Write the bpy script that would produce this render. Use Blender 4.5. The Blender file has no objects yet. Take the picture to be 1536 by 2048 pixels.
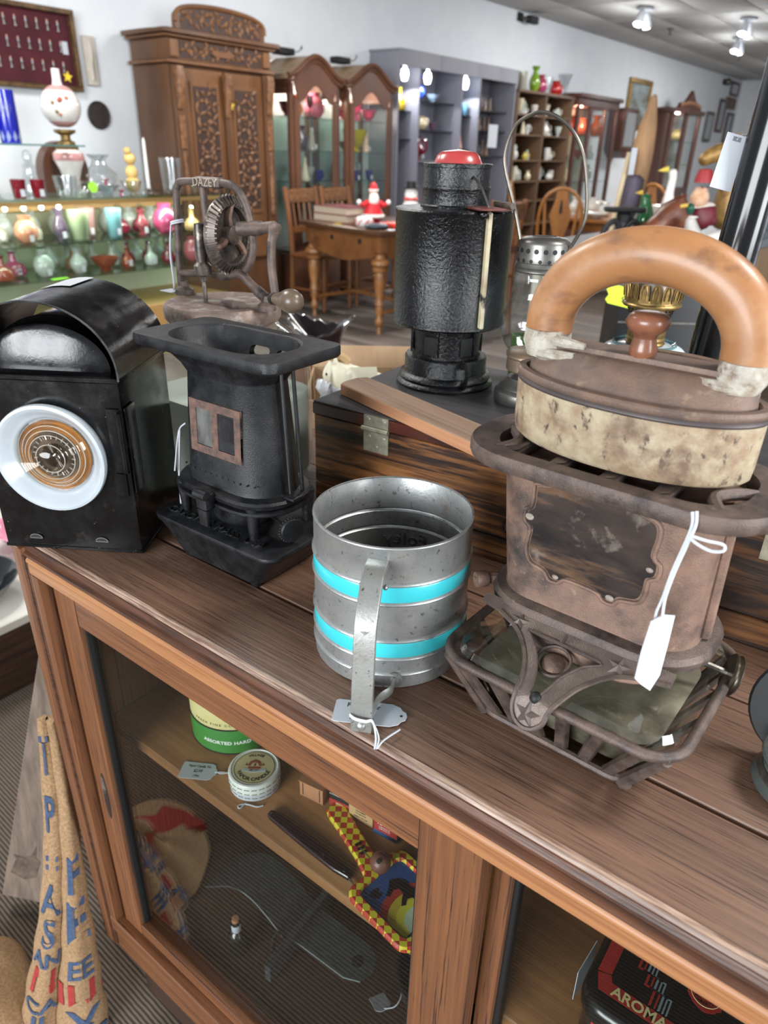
import bpy, bmesh, math, random
from mathutils import Vector, Matrix, Euler
R = math.radians
rnd = random.Random(7)
SC = bpy.context.scene
COL = SC.collection

# ------------------------------------------------------------------ camera
CAMZ = 1.28          # eye height above the floor
T = 0.88             # top of the display cabinet
cam_d = bpy.data.cameras.new('camera')
cam = bpy.data.objects.new('camera', cam_d)
COL.objects.link(cam)
PITCH, ROLL, YAW = 0.468881, -0.0267637, -0.636555
_cp, _sp = math.cos(PITCH), math.sin(PITCH)
_f = Vector((math.sin(YAW)*_cp, math.cos(YAW)*_cp, -_sp))
_r = Vector((math.cos(YAW), -math.sin(YAW), 0))
_d = _f.cross(_r)
_rr = _r*math.cos(ROLL) + _d*math.sin(ROLL)
_dd = -_r*math.sin(ROLL) + _d*math.cos(ROLL)
_m = Matrix.Identity(4)
for i in range(3):
    _m[i][0], _m[i][1], _m[i][2] = _rr[i], -_dd[i], -_f[i]
_m[2][3] = CAMZ
cam.matrix_world = _m
cam_d.sensor_fit = 'HORIZONTAL'
cam_d.sensor_width = 36
cam_d.lens = 1423.4/1536*36
cam_d.clip_start = 0.02
cam_d.dof.use_dof = True
cam_d.dof.focus_distance = 0.62
cam_d.dof.aperture_fstop = 11
SC.camera = cam

# ------------------------------------------------------------------ light and exposure
SC.view_settings.view_transform = 'Standard'
SC.view_settings.look = 'None'
SC.view_settings.exposure = 0.38
SC.view_settings.gamma = 1
SC.view_settings.use_curve_mapping = False
SC.cycles.use_denoising = True
SC.cycles.max_bounces = 8
SC.cycles.transparent_max_bounces = 16
SC.cycles.caustics_refractive = False
SC.cycles.caustics_reflective = False
SC.cycles.sample_clamp_indirect = 6
world = bpy.data.worlds.new('daylight')
SC.world = world
world.use_nodes = True
_bg = world.node_tree.nodes['Background']
_bg.inputs[0].default_value = (0.86, 0.93, 1.0, 1)
_bg.inputs[1].default_value = 0.42

def area(name, loc, target, sx, sy, power, col=(1, 1, 1)):
    l = bpy.data.lights.new(name, 'AREA')
    l.shape = 'RECTANGLE'; l.size = sx; l.size_y = sy
    l.energy = power; l.color = col
    o = bpy.data.objects.new(name, l)
    o.location = loc
    o.rotation_euler = (Vector(target)-Vector(loc)).to_track_quat('-Z', 'Y').to_euler()
    COL.objects.link(o)
    return o
# shop-front windows behind the photographer, and the two rows of ceiling fittings nearest to him
area('shop_window_light', (-0.5, -4.6, 1.70), (-0.45, 1.0, 0.95), 3.4, 2.1, 330, (0.93, 0.97, 1.0))
area('shop_window_light', (4.3, 0.3, 1.70), (-0.3, 0.8, 0.95), 2.2, 2.0, 230, (0.93, 0.97, 1.0))
area('ceiling_fitting_light', (0.9, 1.3, 2.72), (0.5, 1.0, 0.0), 0.6, 0.6, 40, (1.0, 0.98, 0.95))
area('ceiling_fitting_light', (-3.6, 1.6, 2.72), (-4.2, 2.2, 0.0), 0.6, 0.6, 40, (1.0, 0.98, 0.95))
area('ceiling_fitting_light', (-2.2, 0.6, 2.72), (-2.0, 1.0, 0.0), 0.6, 0.6, 34, (1.0, 0.98, 0.95))
area('ceiling_fitting_light', (-3.2, 4.8, 2.72), (-3.6, 4.8, 0.0), 0.8, 0.8, 46, (1.0, 0.98, 0.95))
area('ceiling_fitting_light', (-2.8, 9.0, 2.72), (-3.2, 9.0, 0.0), 0.8, 0.8, 60, (1.0, 0.98, 0.95))
area('ceiling_fitting_light', (-2.6, 14.0, 2.72), (-3.0, 14.0, 0.0), 0.8, 0.8, 70, (1.0, 0.98, 0.95))

# ------------------------------------------------------------------ helpers
def lin(c):
    return tuple(((v/255)/12.92 if v/255 <= .04045 else ((v/255+.055)/1.055)**2.4) for v in c)+(1,)

_mats = {}
def mat(name, c1, c2=None, scale=12, st=(1, 1, 1), rough=.5, r2=None, metal=0, bump=0, bscale=None, detail=5,
        lo=.35, hi=.65, spots=None, spots2=None, coat=0, emit=None, spec=.5, wave=None, warp=0):
    """principled material: colour c1 mixed to c2 by stretched noise, optional worn spots, bump"""
    if name in _mats:
        return _mats[name]
    m = bpy.data.materials.new(name); m.use_nodes = True
    nt = m.node_tree; N = nt.nodes; L = nt.links
    p = N['Principled BSDF']
    p.inputs['Roughness'].default_value = rough
    p.inputs['Metallic'].default_value = metal
    p.inputs['Specular IOR Level'].default_value = spec
    if coat:
        p.inputs['Coat Weight'].default_value = coat
        p.inputs['Coat Roughness'].default_value = .12
    col = lin(c1)
    p.inputs['Base Color'].default_value = col
    if emit:
        p.inputs['Emission Color'].default_value = lin(emit[0]); p.inputs['Emission Strength'].default_value = emit[1]
    tc = N.new('ShaderNodeTexCoord')
    def noise(sc, stv, det=detail, w=0):
        mp = N.new('ShaderNodeMapping'); mp.inputs['Scale'].default_value = stv
        L.new(tc.outputs['Object'], mp.inputs['Vector'])
        n = N.new('ShaderNodeTexNoise'); n.inputs['Scale'].default_value = sc; n.inputs['Detail'].default_value = det
        n.inputs['Roughness'].default_value = .6
        n.inputs['Distortion'].default_value = w
        L.new(mp.outputs[0], n.inputs['Vector'])
        return n.outputs['Fac']
    def ramp(fac, a, b):
        r = N.new('ShaderNodeMapRange'); r.inputs['From Min'].default_value = a; r.inputs['From Max'].default_value = b
        r.clamp = True
        L.new(fac, r.inputs['Value'])
        return r.outputs[0]
    cur = None; fac = None
    if c2 is not None:
        if wave:
            mp = N.new('ShaderNodeMapping'); mp.inputs['Scale'].default_value = st
            L.new(tc.outputs['Object'], mp.inputs['Vector'])
            w = N.new('ShaderNodeTexWave'); w.wave_type = wave[0]; w.bands_direction = wave[1]
            w.inputs['Scale'].default_value = scale; w.inputs['Distortion'].default_value = wave[2]
            w.inputs['Detail'].default_value = 3; w.inputs['Detail Scale'].default_value = wave[3]
            L.new(mp.outputs[0], w.inputs['Vector'])
            f0 = w.outputs['Fac']
        else:
            f0 = noise(scale, st, w=warp)
        fac = ramp(f0, lo, hi)
        mx = N.new('ShaderNodeMix'); mx.data_type = 'RGBA'
        mx.inputs['A'].default_value = col; mx.inputs['B'].default_value = lin(c2)
        L.new(fac, mx.inputs['Factor'])
        cur = mx.outputs['Result']
        if r2 is not None:
            rr = N.new('ShaderNodeMapRange'); rr.inputs['To Min'].default_value = rough; rr.inputs['To Max'].default_value = r2
            L.new(fac, rr.inputs['Value']); L.new(rr.outputs[0], p.inputs['Roughness'])
    for s in (spots, spots2):
        if s:
            c, sc, a, b = s[:4]
            f = ramp(noise(sc, s[4] if len(s) > 4 else (1, 1, 1), 6), a, b)
            mx = N.new('ShaderNodeMix'); mx.data_type = 'RGBA'
            if cur is None:
                mx.inputs['A'].default_value = col
            else:
                L.new(cur, mx.inputs['A'])
            mx.inputs['B'].default_value = lin(c)
            L.new(f, mx.inputs['Factor'])
            cur = mx.outputs['Result']
    if cur is not None:
        L.new(cur, p.inputs['Base Color'])
    if bump:
        b = N.new('ShaderNodeBump'); b.inputs['Strength'].default_value = bump; b.inputs['Distance'].default_value = .0012
        bn = noise(bscale or scale, st if bscale is None else (1, 1, 1), 4)
        L.new(bn, b.inputs['Height']); L.new(b.outputs[0], p.inputs['Normal'])
    _mats[name] = m
    return m

def glass(name, col=(1, 1, 1), rough=.02, ior=1.45, tint=1.0, spec=None):
    """thin clear glass: fresnel mix of see-through and mirror"""
    if name in _mats:
        return _mats[name]
    m = bpy.data.materials.new(name); m.use_nodes = True
    nt = m.node_tree; N = nt.nodes; L = nt.links
    for n in list(N):
        N.remove(n)
    out = N.new('ShaderNodeOutputMaterial'); mx = N.new('ShaderNodeMixShader')
    tr = N.new('ShaderNodeBsdfTransparent'); gl = N.new('ShaderNodeBsdfGlossy'); lw = N.new('ShaderNodeLayerWeight')
    tr.inputs[0].default_value = tuple(v*tint for v in col[:3])+(1,)
    gl.inputs['Roughness'].default_value = rough
    f0 = ((ior-1)/(ior+1))**2
    pw = N.new('ShaderNodeMath'); pw.operation = 'POWER'; pw.inputs[1].default_value = 5
    mr = N.new('ShaderNodeMapRange'); mr.inputs['To Min'].default_value = f0; mr.inputs['To Max'].default_value = 1
    L.new(lw.outputs['Facing'], pw.inputs[0]); L.new(pw.outputs[0], mr.inputs['Value'])
    L.new(mr.outputs[0], mx.inputs[0]); L.new(tr.outputs[0], mx.inputs[1]); L.new(gl.outputs[0], mx.inputs[2])
    L.new(mx.outputs[0], out.inputs[0])
    _mats[name] = m
    return m

def glazed(name, c, rough=.08, trans=.75, ior=1.45):
    """coloured or cut glass, refracting"""
    if name in _mats:
        return _mats[name]
    m = bpy.data.materials.new(name); m.use_nodes = True
    p = m.node_tree.nodes['Principled BSDF']
    p.inputs['Base Color'].default_value = lin(c)
    p.inputs['Roughness'].default_value = rough
    p.inputs['Transmission Weight'].default_value = trans
    p.inputs['IOR'].default_value = ior
    _mats[name] = m
    return m

def link(o, parent=None):
    COL.objects.link(o)
    if parent is not None:
        o.parent = parent
    return o

def thing(name, label, cat, loc=(0, 0, 0), rz=0, group=None, rot=None):
    o = bpy.data.objects.new(name, None)
    o.empty_display_size = .05
    o.location = loc
    o.rotation_euler = rot if rot else (0, 0, rz)
    o['label'] = label; o['category'] = cat
    if group:
        o['group'] = group
    return link(o)

def tag(o, label, cat, group=None):
    o['label'] = label; o['category'] = cat
    if group:
        o['group'] = group
    return o

class B:
    """collects shapes into one mesh"""
    def __init__(s):
        s.v = []; s.f = []
    def add(s, vs, fs, m=None):
        k = len(s.v)
        s.v += [tuple(m @ Vector(v)) for v in vs] if m is not None else [tuple(v) for v in vs]
        s.f += [tuple(i+k for i in f) for f in fs]
        return s
    def box(s, x0, x1, y0, y1, z0, z1, m=None, b=0):
        if b:
            return s.loft([rrect(x1-x0-2*b, y1-y0-2*b, 1e-4, z0, 1, (x0+x1)/2, (y0+y1)/2),
                           rrect(x1-x0, y1-y0, b, z0+b, 2, (x0+x1)/2, (y0+y1)/2),
                           rrect(x1-x0, y1-y0, b, z1-b, 2, (x0+x1)/2, (y0+y1)/2),
                           rrect(x1-x0-2*b, y1-y0-2*b, 1e-4, z1, 1, (x0+x1)/2, (y0+y1)/2)], m=m)
        vs = [(x0, y0, z0), (x1, y0, z0), (x1, y1, z0), (x0, y1, z0), (x0, y0, z1), (x1, y0, z1), (x1, y1, z1), (x0, y1, z1)]
        return s.add(vs, [(0, 3, 2, 1), (4, 5, 6, 7), (0, 1, 5, 4), (1, 2, 6, 5), (2, 3, 7, 6), (3, 0, 4, 7)], m)
    def loft(s, loops, cap0=True, cap1=True, closed=True, m=None):
        n = max(len(l) for l in loops)
        lp = [l if len(l) == n else resample(l, n) for l in loops]
        vs = [p for l in lp for p in l]; fs = []
        for a in range(len(lp)-1):
            for i in range(n if closed else n-1):
                j = (i+1) % n
                fs.append((a*n+i, a*n+j, (a+1)*n+j, (a+1)*n+i))
        if cap0:
            fs.append(tuple(range(n-1, -1, -1)))
        if cap1:
            fs.append(tuple((len(lp)-1)*n+i for i in range(n)))
        return s.add(vs, fs, m)
    def lathe(s, prof, seg=24, c=(0, 0, 0), m=None, a0=0, a1=2*math.pi):
        full = abs(a1-a0-2*math.pi) < 1e-6
        n = seg if full else seg+1
        vs = []; fs = []
        for r, z in prof:
            for i in range(n):
                a = a0+(a1-a0)*i/seg
                vs.append((c[0]+r*math.cos(a), c[1]+r*math.sin(a), c[2]+z))
        for k in range(len(prof)-1):
            for i in range(n if full else n-1):
                j = (i+1) % n
                fs.append((k*n+i, k*n+j, (k+1)*n+j, (k+1)*n+i))
        if full:
            if prof[0][0] > 1e-4:
                fs.append(tuple(range(n-1, -1, -1)))
            if prof[-1][0] > 1e-4:
                fs.append(tuple((len(prof)-1)*n+i for i in range(n)))
        return s.add(vs, fs, m)
    def shell(s, prof, seg=32, th=.001, c=(0, 0, 0), m=None):
        """open lathe without caps: a thin vessel wall, out along prof then back inside"""
        inner = [(max(r-th, 1e-5), z) for r, z in reversed(prof)]
        pr = list(prof)+inner
        n = seg; vs = []; fs = []
        for r, z in pr:
            for i in range(n):
                a = 2*math.pi*i/seg
                vs.append((c[0]+r*math.cos(a), c[1]+r*math.sin(a), c[2]+z))
        for k in range(len(pr)-1):
            for i in range(n):
                j = (i+1) % n
                fs.append((k*n+i, k*n+j, (k+1)*n+j, (k+1)*n+i))
        return s.add(vs, fs, m)
    def tube(s, pts, r, seg=8, caps=True, closed=False, m=None, flat=1.0):
        pts = [Vector(p) for p in pts]
        n = len(pts); rs = r if isinstance(r, (list, tuple)) else [r]*n
        loops = []; up = None
        for i, p in enumerate(pts):
            a = pts[i-1] if (i > 0 or closed) else p
            b = pts[(i+1) % n] if (i < n-1 or closed) else p
            t = (b-a)
            if t.length < 1e-9:
                t = Vector((0, 0, 1))
            t.normalize()
            if up is None:
                up = Vector((0, 0, 1)) if abs(t.z) < .9 else Vector((0, 1, 0))
            u = up - t*up.dot(t)
            if u.length < 1e-6:
                u = t.orthogonal()
            u.normalize(); up = u
            w = t.cross(u)
            loops.append([p+u*(rs[i]*math.cos(2*math.pi*k/seg))+w*(rs[i]*flat*math.sin(2*math.pi*k/seg)) for k in range(seg)])
        if closed:
            loops.append(loops[0])
        return s.loft(loops, cap0=caps and not closed, cap1=caps and not closed, m=m)
    def prism(s, pts, d0, d1, axis='z', m=None):
        """closed 2-D outline swept along an axis"""
        def P(a, b, d):
            return (a, b, d) if axis == 'z' else ((a, d, b) if axis == 'y' else (d, a, b))
        return s.loft([[P(a, b, d0) for a, b in pts], [P(a, b, d1) for a, b in pts]], m=m)
    def ball(s, r, c=(0, 0, 0), seg=14, rings=8, sc=(1, 1, 1), m=None):
        vs = []; fs = []
        for k in range(rings+1):
            t = math.pi*k/rings
            for i in range(seg):
                a = 2*math.pi*i/seg
                vs.append((c[0]+r*sc[0]*math.sin(t)*math.cos(a), c[1]+r*sc[1]*math.sin(t)*math.sin(a), c[2]-r*sc[2]*math.cos(t)))
        for k in range(rings):
            for i in range(seg):
                j = (i+1) % seg
                fs.append((k*seg+i, k*seg+j, (k+1)*seg+j, (k+1)*seg+i))
        return s.add(vs, fs, m)
    def mesh(s, name, sharp=38):
        me = bpy.data.meshes.new(name)
        bm = bmesh.new()
        vs = [bm.verts.new(v) for v in s.v]
        for f in s.f:
            if len(set(f)) < 3:
                continue
            try:
                bm.faces.new([vs[i] for i in f])
            except ValueError:
                pass
        bmesh.ops.remove_doubles(bm, verts=bm.verts, dist=2e-6)
        bmesh.ops.recalc_face_normals(bm, faces=bm.faces)
        ca = R(sharp)
        for f in bm.faces:
            f.smooth = True
        for e in bm.edges:
            if len(e.link_faces) == 2:
                e.smooth = e.calc_face_angle(0) < ca
            else:
                e.smooth = True
        bm.to_mesh(me); bm.free()
        return me
    def obj(s, name, m, parent=None, bev=0, seg=2, sharp=38, loc=None, rot=None):
        me = s.mesh(name, sharp)
        me.materials.append(m)
        o = bpy.data.objects.new(name, me)
        if loc:
            o.location = loc
        if rot:
            o.rotation_euler = rot
        link(o, parent)
        if bev:
            md = o.modifiers.new('bevel', 'BEVEL'); md.width = bev; md.segments = seg; md.limit_method = 'ANGLE'
            md.angle_limit = R(40)
        return o

def resample(l, n):
    l = [Vector(p) for p in l]; m = len(l)
    if m == 1:
        return [tuple(l[0])]*n
    ds = [(l[(i+1) % m]-l[i]).length for i in range(m)]; tot = sum(ds) or 1
    out = []
    for k in range(n):
        t = tot*k/n; i = 0
        while i < m-1 and t > ds[i]:
            t -= ds[i]; i += 1
        out.append(tuple(l[i].lerp(l[(i+1) % m], t/ds[i] if ds[i] else 0)))
    return out

def rrect(w, d, r, z=0, n=5, cx=0, cy=0):
    pts = []; r = min(r, w/2-1e-5, d/2-1e-5)
    for (sx, sy, a) in ((1, 1, 0), (-1, 1, 90), (-1, -1, 180), (1, -1, 270)):
        for k in range(n+1):
            t = R(a+90*k/n)
            pts.append((cx+sx*(w/2-r)+r*math.cos(t), cy+sy*(d/2-r)+r*math.sin(t), z))
    return pts

def ring2d(pts, cx=0, cy=0):
    return [(p[0]+cx, p[1]+cy) for p in pts]

def frame(outer, inner, z0, z1, b=None):
    """flat plate between two loops of equal count -> B"""
    b = b or B(); n = len(outer)
    vs = []
    for z in (z0, z1):
        vs += [(p[0], p[1], z) for p in outer]+[(p[0], p[1], z) for p in inner]
    fs = []
    for i in range(n):
        j = (i+1) % n
        fs += [(i, j, 2*n+j, 2*n+i), (n+i, 3*n+i, 3*n+j, n+j), (2*n+i, 2*n+j, 3*n+j, 3*n+i), (i, n+i, n+j, j)]
    return b.add(vs, fs)

def cut(o, cutters):
    """boolean difference, baked"""
    for c in cutters:
        c.parent = o.parent
        md = o.modifiers.new('cut', 'BOOLEAN'); md.operation = 'DIFFERENCE'; md.object = c; md.solver = 'EXACT'
    bpy.context.view_layer.update()
    dg = bpy.context.evaluated_depsgraph_get()
    me = bpy.data.meshes.new_from_object(o.evaluated_get(dg))
    o.modifiers.clear(); o.data = me
    for c in cutters:
        bpy.data.objects.remove(c)
    return o

def text(name, s, size, m, parent=None, loc=(0, 0, 0), rot=(0, 0, 0), ext=.0003, align='CENTER', warp=None, space=1.0, bold=0, sx=1.0):
    cu = bpy.data.curves.new(name, 'FONT'); cu.body = s; cu.size = size; cu.extrude = ext
    cu.align_x = align; cu.align_y = 'CENTER'; cu.space_character = space; cu.offset = bold
    cu.resolution_u = 3
    t = bpy.data.objects.new(name, cu); COL.objects.link(t)
    bpy.context.view_layer.update()
    dg = bpy.context.evaluated_depsgraph_get()
    me = bpy.data.meshes.new_from_object(t.evaluated_get(dg))
    bpy.data.objects.remove(t)
    for v in me.vertices:
        v.co.x *= sx
        if warp:
            v.co = warp(v.co.x, v.co.y, v.co.z)
    me.materials.clear(); me.materials.append(m)
    o = bpy.data.objects.new(name, me); o.location = loc; o.rotation_euler = rot
    return link(o, parent)

def copy_tree(o, parent=None):
    c = o.copy(); COL.objects.link(c)
    if parent is not None:
        c.parent = parent
    for ch in o.children:
        copy_tree(ch, c)
    return c

def arc(cx, cy, rx, ry, a0, a1, n):
    return [(cx+rx*math.cos(R(a0+(a1-a0)*k/n)), cy+ry*math.sin(R(a0+(a1-a0)*k/n))) for k in range(n+1)]

def smooth_path(pts, n=6):
    """Catmull-Rom through the points"""
    P = [Vector(p) for p in pts]; out = []
    for i in range(len(P)-1):
        p0 = P[i-1] if i else P[i]; p1 = P[i]; p2 = P[i+1]; p3 = P[i+2] if i+2 < len(P) else P[i+1]
        for k in range(n):
            t = k/n
            out.append(.5*((2*p1)+(p2-p0)*t+(2*p0-5*p1+4*p2-p3)*t*t+(3*p1-p0-3*p2+p3)*t**3))
    out.append(P[-1])
    return out

# ------------------------------------------------------------------ shared materials
M_white = mat('white_paper', (186, 190, 197), rough=.7)
M_string = mat('white_string', (190, 193, 199), rough=.8)
M_ink = mat('ink', (40, 40, 48), rough=.7)
M_glass = glass('clear_glass', (.97, .985, .98))
M_vglass = glass('vessel_glass', (.95, .965, .96), .04, 1.5)
M_black_paint = mat('black_gloss_paint', (5, 5, 6), (10, 10, 12), 40, rough=.12, r2=.28, bump=.10, bscale=300,
                    spots=((140, 122, 108), 210, .70, .73), spots2=((46, 38, 33), 45, .62, .74))
M_iron_black = mat('black_cast_iron', (19, 20, 22), (33, 34, 37), 70, rough=.34, r2=.5, bump=.35, bscale=900,
                   spots=((84, 79, 72), 60, .64, .84), metal=.15)
M_lantern = mat('black_lacquer_tin', (7, 8, 10), (13, 14, 17), 60, rough=.16, r2=.30, bump=.85, bscale=300,
                spots=((85, 85, 86), 260, .74, .78))
M_rust = mat('rusty_cast_iron', (104, 82, 72), (136, 108, 92), 42, rough=.5, r2=.66, bump=.5, bscale=800, metal=.25,
             spots=((56, 48, 46), 24, .52, .70), spots2=((162, 138, 112), 90, .62, .76))
M_rust_dark = mat('dark_rusty_iron', (74, 64, 61), (104, 88, 80), 60, rough=.40, r2=.58, bump=.4, bscale=800, metal=.35,
                  spots=((44, 40, 40), 34, .54, .7), spots2=((146, 128, 112), 130, .66, .78))
M_tin = mat('tinned_steel', (186, 188, 186), (150, 152, 152), 45, rough=.32, r2=.46, metal=.72, bump=.12, bscale=400,
            spots=((104, 98, 92), 190, .60, .72), spots2=((150, 128, 108), 40, .64, .8))
M_brass = mat('aged_brass', (168, 138, 82), (104, 86, 58), 120, rough=.32, r2=.5, metal=.8, bump=.15)
M_steel = mat('dull_steel', (120, 116, 110), (84, 80, 76), 90, rough=.38, metal=.8, bump=.15)
M_char = mat('charcoal_black', (14, 14, 15), rough=.6)
def hazed(name, c, f):
    m = glass(name, (.9, .92, .91), .1, 1.35)
    nt = m.node_tree; out = nt.nodes['Material Output']; src = out.inputs[0].links[0].from_socket
    d = nt.nodes.new('ShaderNodeBsdfDiffuse'); d.inputs[0].default_value = lin(c)
    x = nt.nodes.new('ShaderNodeMixShader'); x.inputs[0].default_value = f
    nt.links.new(src, x.inputs[1]); nt.links.new(d.outputs[0], x.inputs[2]); nt.links.new(x.outputs[0], out.inputs[0])
    return m
# ------------------------------------------------------------------ room shell
DY = 0.02934         # the room's long axis is turned this much from the cabinet's
cd, sd = math.cos(DY), math.sin(DY)
def RW(x, y, z=0):
    return (x*cd+y*sd, -x*sd+y*cd, z)
RZ = -DY
WX, CEIL, FARY = -5.36, 2.86, 19.3
M_wall = mat('white_wall_paint', (222, 226, 230), (216, 220, 225), 3, rough=.85)
M_ceil = mat('ceiling_tile_face', (186, 184, 182), (172, 170, 168), 60, rough=.9, lo=.5, hi=.8)
M_grid = mat('ceiling_grid_metal', (104, 103, 102), rough=.8)
def struct(name, b, m, parent=None, **k):
    o = b.obj(name, m, parent, **k)
    if parent is None:
        o['kind'] = 'structure'
        o.rotation_euler = (0, 0, RZ)
    return o
struct('wall_left', B().box(WX-.1, WX, -1.0, FARY+.1, 0, CEIL+.25), M_wall)
struct('wall_far', B().box(WX, 3.2, FARY, FARY+.1, 0, CEIL+.25), M_wall)
ceiling = struct('ceiling', B().box(WX, 3.2, -1.0, FARY, CEIL+.02, CEIL+.12), M_grid)
_tile = B().box(-.295, .295, -.598, .598, -.012, .012, b=.004).mesh('ceiling_tile'); _tile.materials.append(M_ceil)
ky = 0
y = 6.2
while y < FARY-.3:
    x = WX+.32
    while x < 1.4:
        if not (x > -1.2 and y < 9.5):
            o = bpy.data.objects.new('ceiling_tile', _tile); o.location = (x, y, CEIL+.006+.002*rnd.random())
            link(o, ceiling)
        x += .61
    y += 1.22
# floor: corduroy carpet in front, worn boards behind
M_carpet = mat('ribbed_carpet', (112, 98, 84), (52, 46, 42), 46, st=(.35, 1, 1), rough=.95, wave=('BANDS', 'Y', 1.2, 2.5), lo=.3, hi=.75,
               bump=.6, bscale=420)
M_floorsub = mat('floor_underlay', (70, 64, 60), rough=.9)
M_plank = mat('worn_floor_board', (128, 118, 110), (98, 88, 82), 3, st=(1, 22, 22), rough=.55, r2=.65)
M_plank2 = mat('worn_floor_board_dark', (112, 101, 94), (84, 75, 70), 3, st=(1, 22, 22), rough=.55, r2=.65)
floor = struct('floor', B().box(WX-.1, 3.2, -5.5, FARY+.1, -.08, -.012), M_floorsub)
carpet = B().box(-4.1, 3.0, -3.0, 1.0, -.012, 0).obj('carpet', M_carpet, floor)
_pl = [B().box(-.745, .745, -.0895, .0895, -.012, 0, b=.002).mesh('floor_board') for _ in range(2)]
_pl[0].materials.append(M_plank); _pl[1].materials.append(M_plank2)
for j in range(30):
    for i in range(4):
        o = bpy.data.objects.new('floor_board', _pl[rnd.random() < .45])
        o.location = (-4.4+i*1.5+(j % 3)*.45, 1.1+j*.18, -.001*rnd.random())
        link(o, floor)
B().box(WX-.1, 3.2, 6.42, FARY+.1, -.012, 0).obj('far_floor_covering', M_plank, floor)
struct('baseboard_left', B().box(WX, WX+.018, .5, FARY, 0, .1), mat('white_gloss_trim', (222, 222, 220), rough=.4))

# ------------------------------------------------------------------ the display cabinet
GX = (1.6, 48, 48)
M_top = mat('weathered_oak_top', (118, 88, 70), (92, 66, 52), 5, st=(1.1, 46, 46), rough=.40, r2=.52, bump=.5, bscale=None, lo=.38, hi=.7,
            spots=((54, 36, 29), 7, .55, .66, (2.6, 105, 105)), spots2=((162, 134, 114), 6, .60, .86))
M_trimw = mat('golden_oak_trim', (172, 120, 78), (146, 97, 62), 3, st=(1.2, 60, 60), rough=.42, r2=.5, bump=.15,
              spots=((112, 68, 42), 6, .56, .72, (1.6, 120, 120)))
M_trimz = mat('golden_oak_upright', (124, 80, 50), (98, 62, 40), 3, st=(55, 55, 1.2), rough=.42, r2=.5, bump=.15,
              spots=((58, 38, 30), 5, .55, .66, (70, 70, 1.8)))
M_railx = mat('oak_rail', (126, 82, 52), (100, 63, 41), 3, st=(1.2, 50, 50), rough=.42, bump=.15,
              spots=((62, 42, 34), 5, .55, .66, (1.8, 90, 90)))
M_moul = mat('dark_oak_moulding', (98, 62, 42), (58, 38, 30), 5, st=(3, 60, 60), rough=.4, bump=.3)
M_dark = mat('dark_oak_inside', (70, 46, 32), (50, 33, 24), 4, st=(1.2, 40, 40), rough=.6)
M_shelf = mat('cabinet_shelf_wood', (150, 106, 66), (124, 84, 52), 3, st=(1.0, 24, 24), rough=.5,
              spots=((96, 66, 44), 5, .6, .8))
M_shelfb = mat('cabinet_back_wood', (128, 88, 54), (96, 64, 40), 3, st=(1.0, 16, 16), rough=.55)
XL, XR, YF, YB = -.757, .66, .312, .80
cab = thing('display_cabinet', 'brown oak display cabinet with sliding glass doors under the old stoves and lamps', 'cabinet', (-.05, .56, 0))
OFF = (.05, -.56, 0)
def cobj(name, b, m, parent=None, **k):
    if parent is None:
        return b.obj(name, m, cab, loc=OFF, **k)
    return b.obj(name, m, parent, **k)
# top boards with a worn front edge and a strip painting its highlight
def board(x0, x1, y0, y1, z0, z1, front=.005):
    pr = [(y0+.001, z0), (y0, z1-front), (y0+front*.4, z1-front*.3), (y0+front*1.6, z1), (y1-.0015, z1), (y1, z1-.0015), (y1, z0)]
    return B().prism(pr, x0, x1, 'x')
cobj('top_board', board(XL+.012, XR, .3215, .4165, T-.0165, T), M_top)
cobj('top_board', board(XL+.012, XR, .4195, .5470, T-.0165, T+.0008, .002), M_top)
cobj('top_board', board(XL+.012, XR, .5490, .6900, T-.0165, T+.0004, .002), M_top)
cobj('top_board', board(XL+.012, XR, .6915, YB, T-.0165, T+.0006, .002), M_top)
M_edge_sheen = mat('worn_edge_sheen', (104, 78, 62), (176, 150, 132), 5, st=(3.5, 60, 60), rough=.42, lo=.42, hi=.66)  # pale broken streaks: the highlight along the worn edge, put into the colour
cobj('highlight_nosing', B().prism([(.3214+.0062*(1-math.cos(R(a))), T-.0070+.0072*math.sin(R(a))) for a in range(0, 91, 15)]+[(.3290, T-.008), (.3222, T-.008)], XL+.014, XR, 'x'), M_edge_sheen)
# front moulding under the top edge
pr = [(.330, T-.0165), (.330, T-.004), (.3205, T-.0045), (.3175, T-.008), (.3180, T-.0115), (.3140, T-.0135), (.3135, T-.0165)]
cobj('edge_moulding', B().prism(pr, XL+.010, XR, 'x'), M_moul)
pr = [(.330, T-.0225), (.330, T-.0165), (.3135, T-.0165), (.3118, T-.0180), (.3112, T-.0200), (.3118, T-.0218), (.3145, T-.0225)]
cobj('bead', B().prism(pr, XL+.028, XR, 'x'), M_trimw)
cobj('top_trim', B().box(-.728, XR, .3120, .345, T-.0365, T-.0228, b=.0008), M_trimw)
# left corner post: outer board, grooved bead, inner trim
cobj('corner_post', B().box(XL, XL+.020, YF-.001, .40, .16, T-.006, b=.002), M_trimz)
cobj('bead', B().box(XL+.0208, XL+.0245, YF-.001, .34, .16, T-.016, b=.0012), M_moul)
cobj('bead', B().box(XL+.0252, XL+.0290, YF, .34, .16, T-.018, b=.0012), M_moul)
cobj('inner_trim', B().box(-.7275, -.7135, YF, .345, .205, T-.0368, b=.0008), M_trimz)
cobj('door_track', B().box(-.7133, -.7050, .330, .35, .22, T-.037), M_dark)
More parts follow.
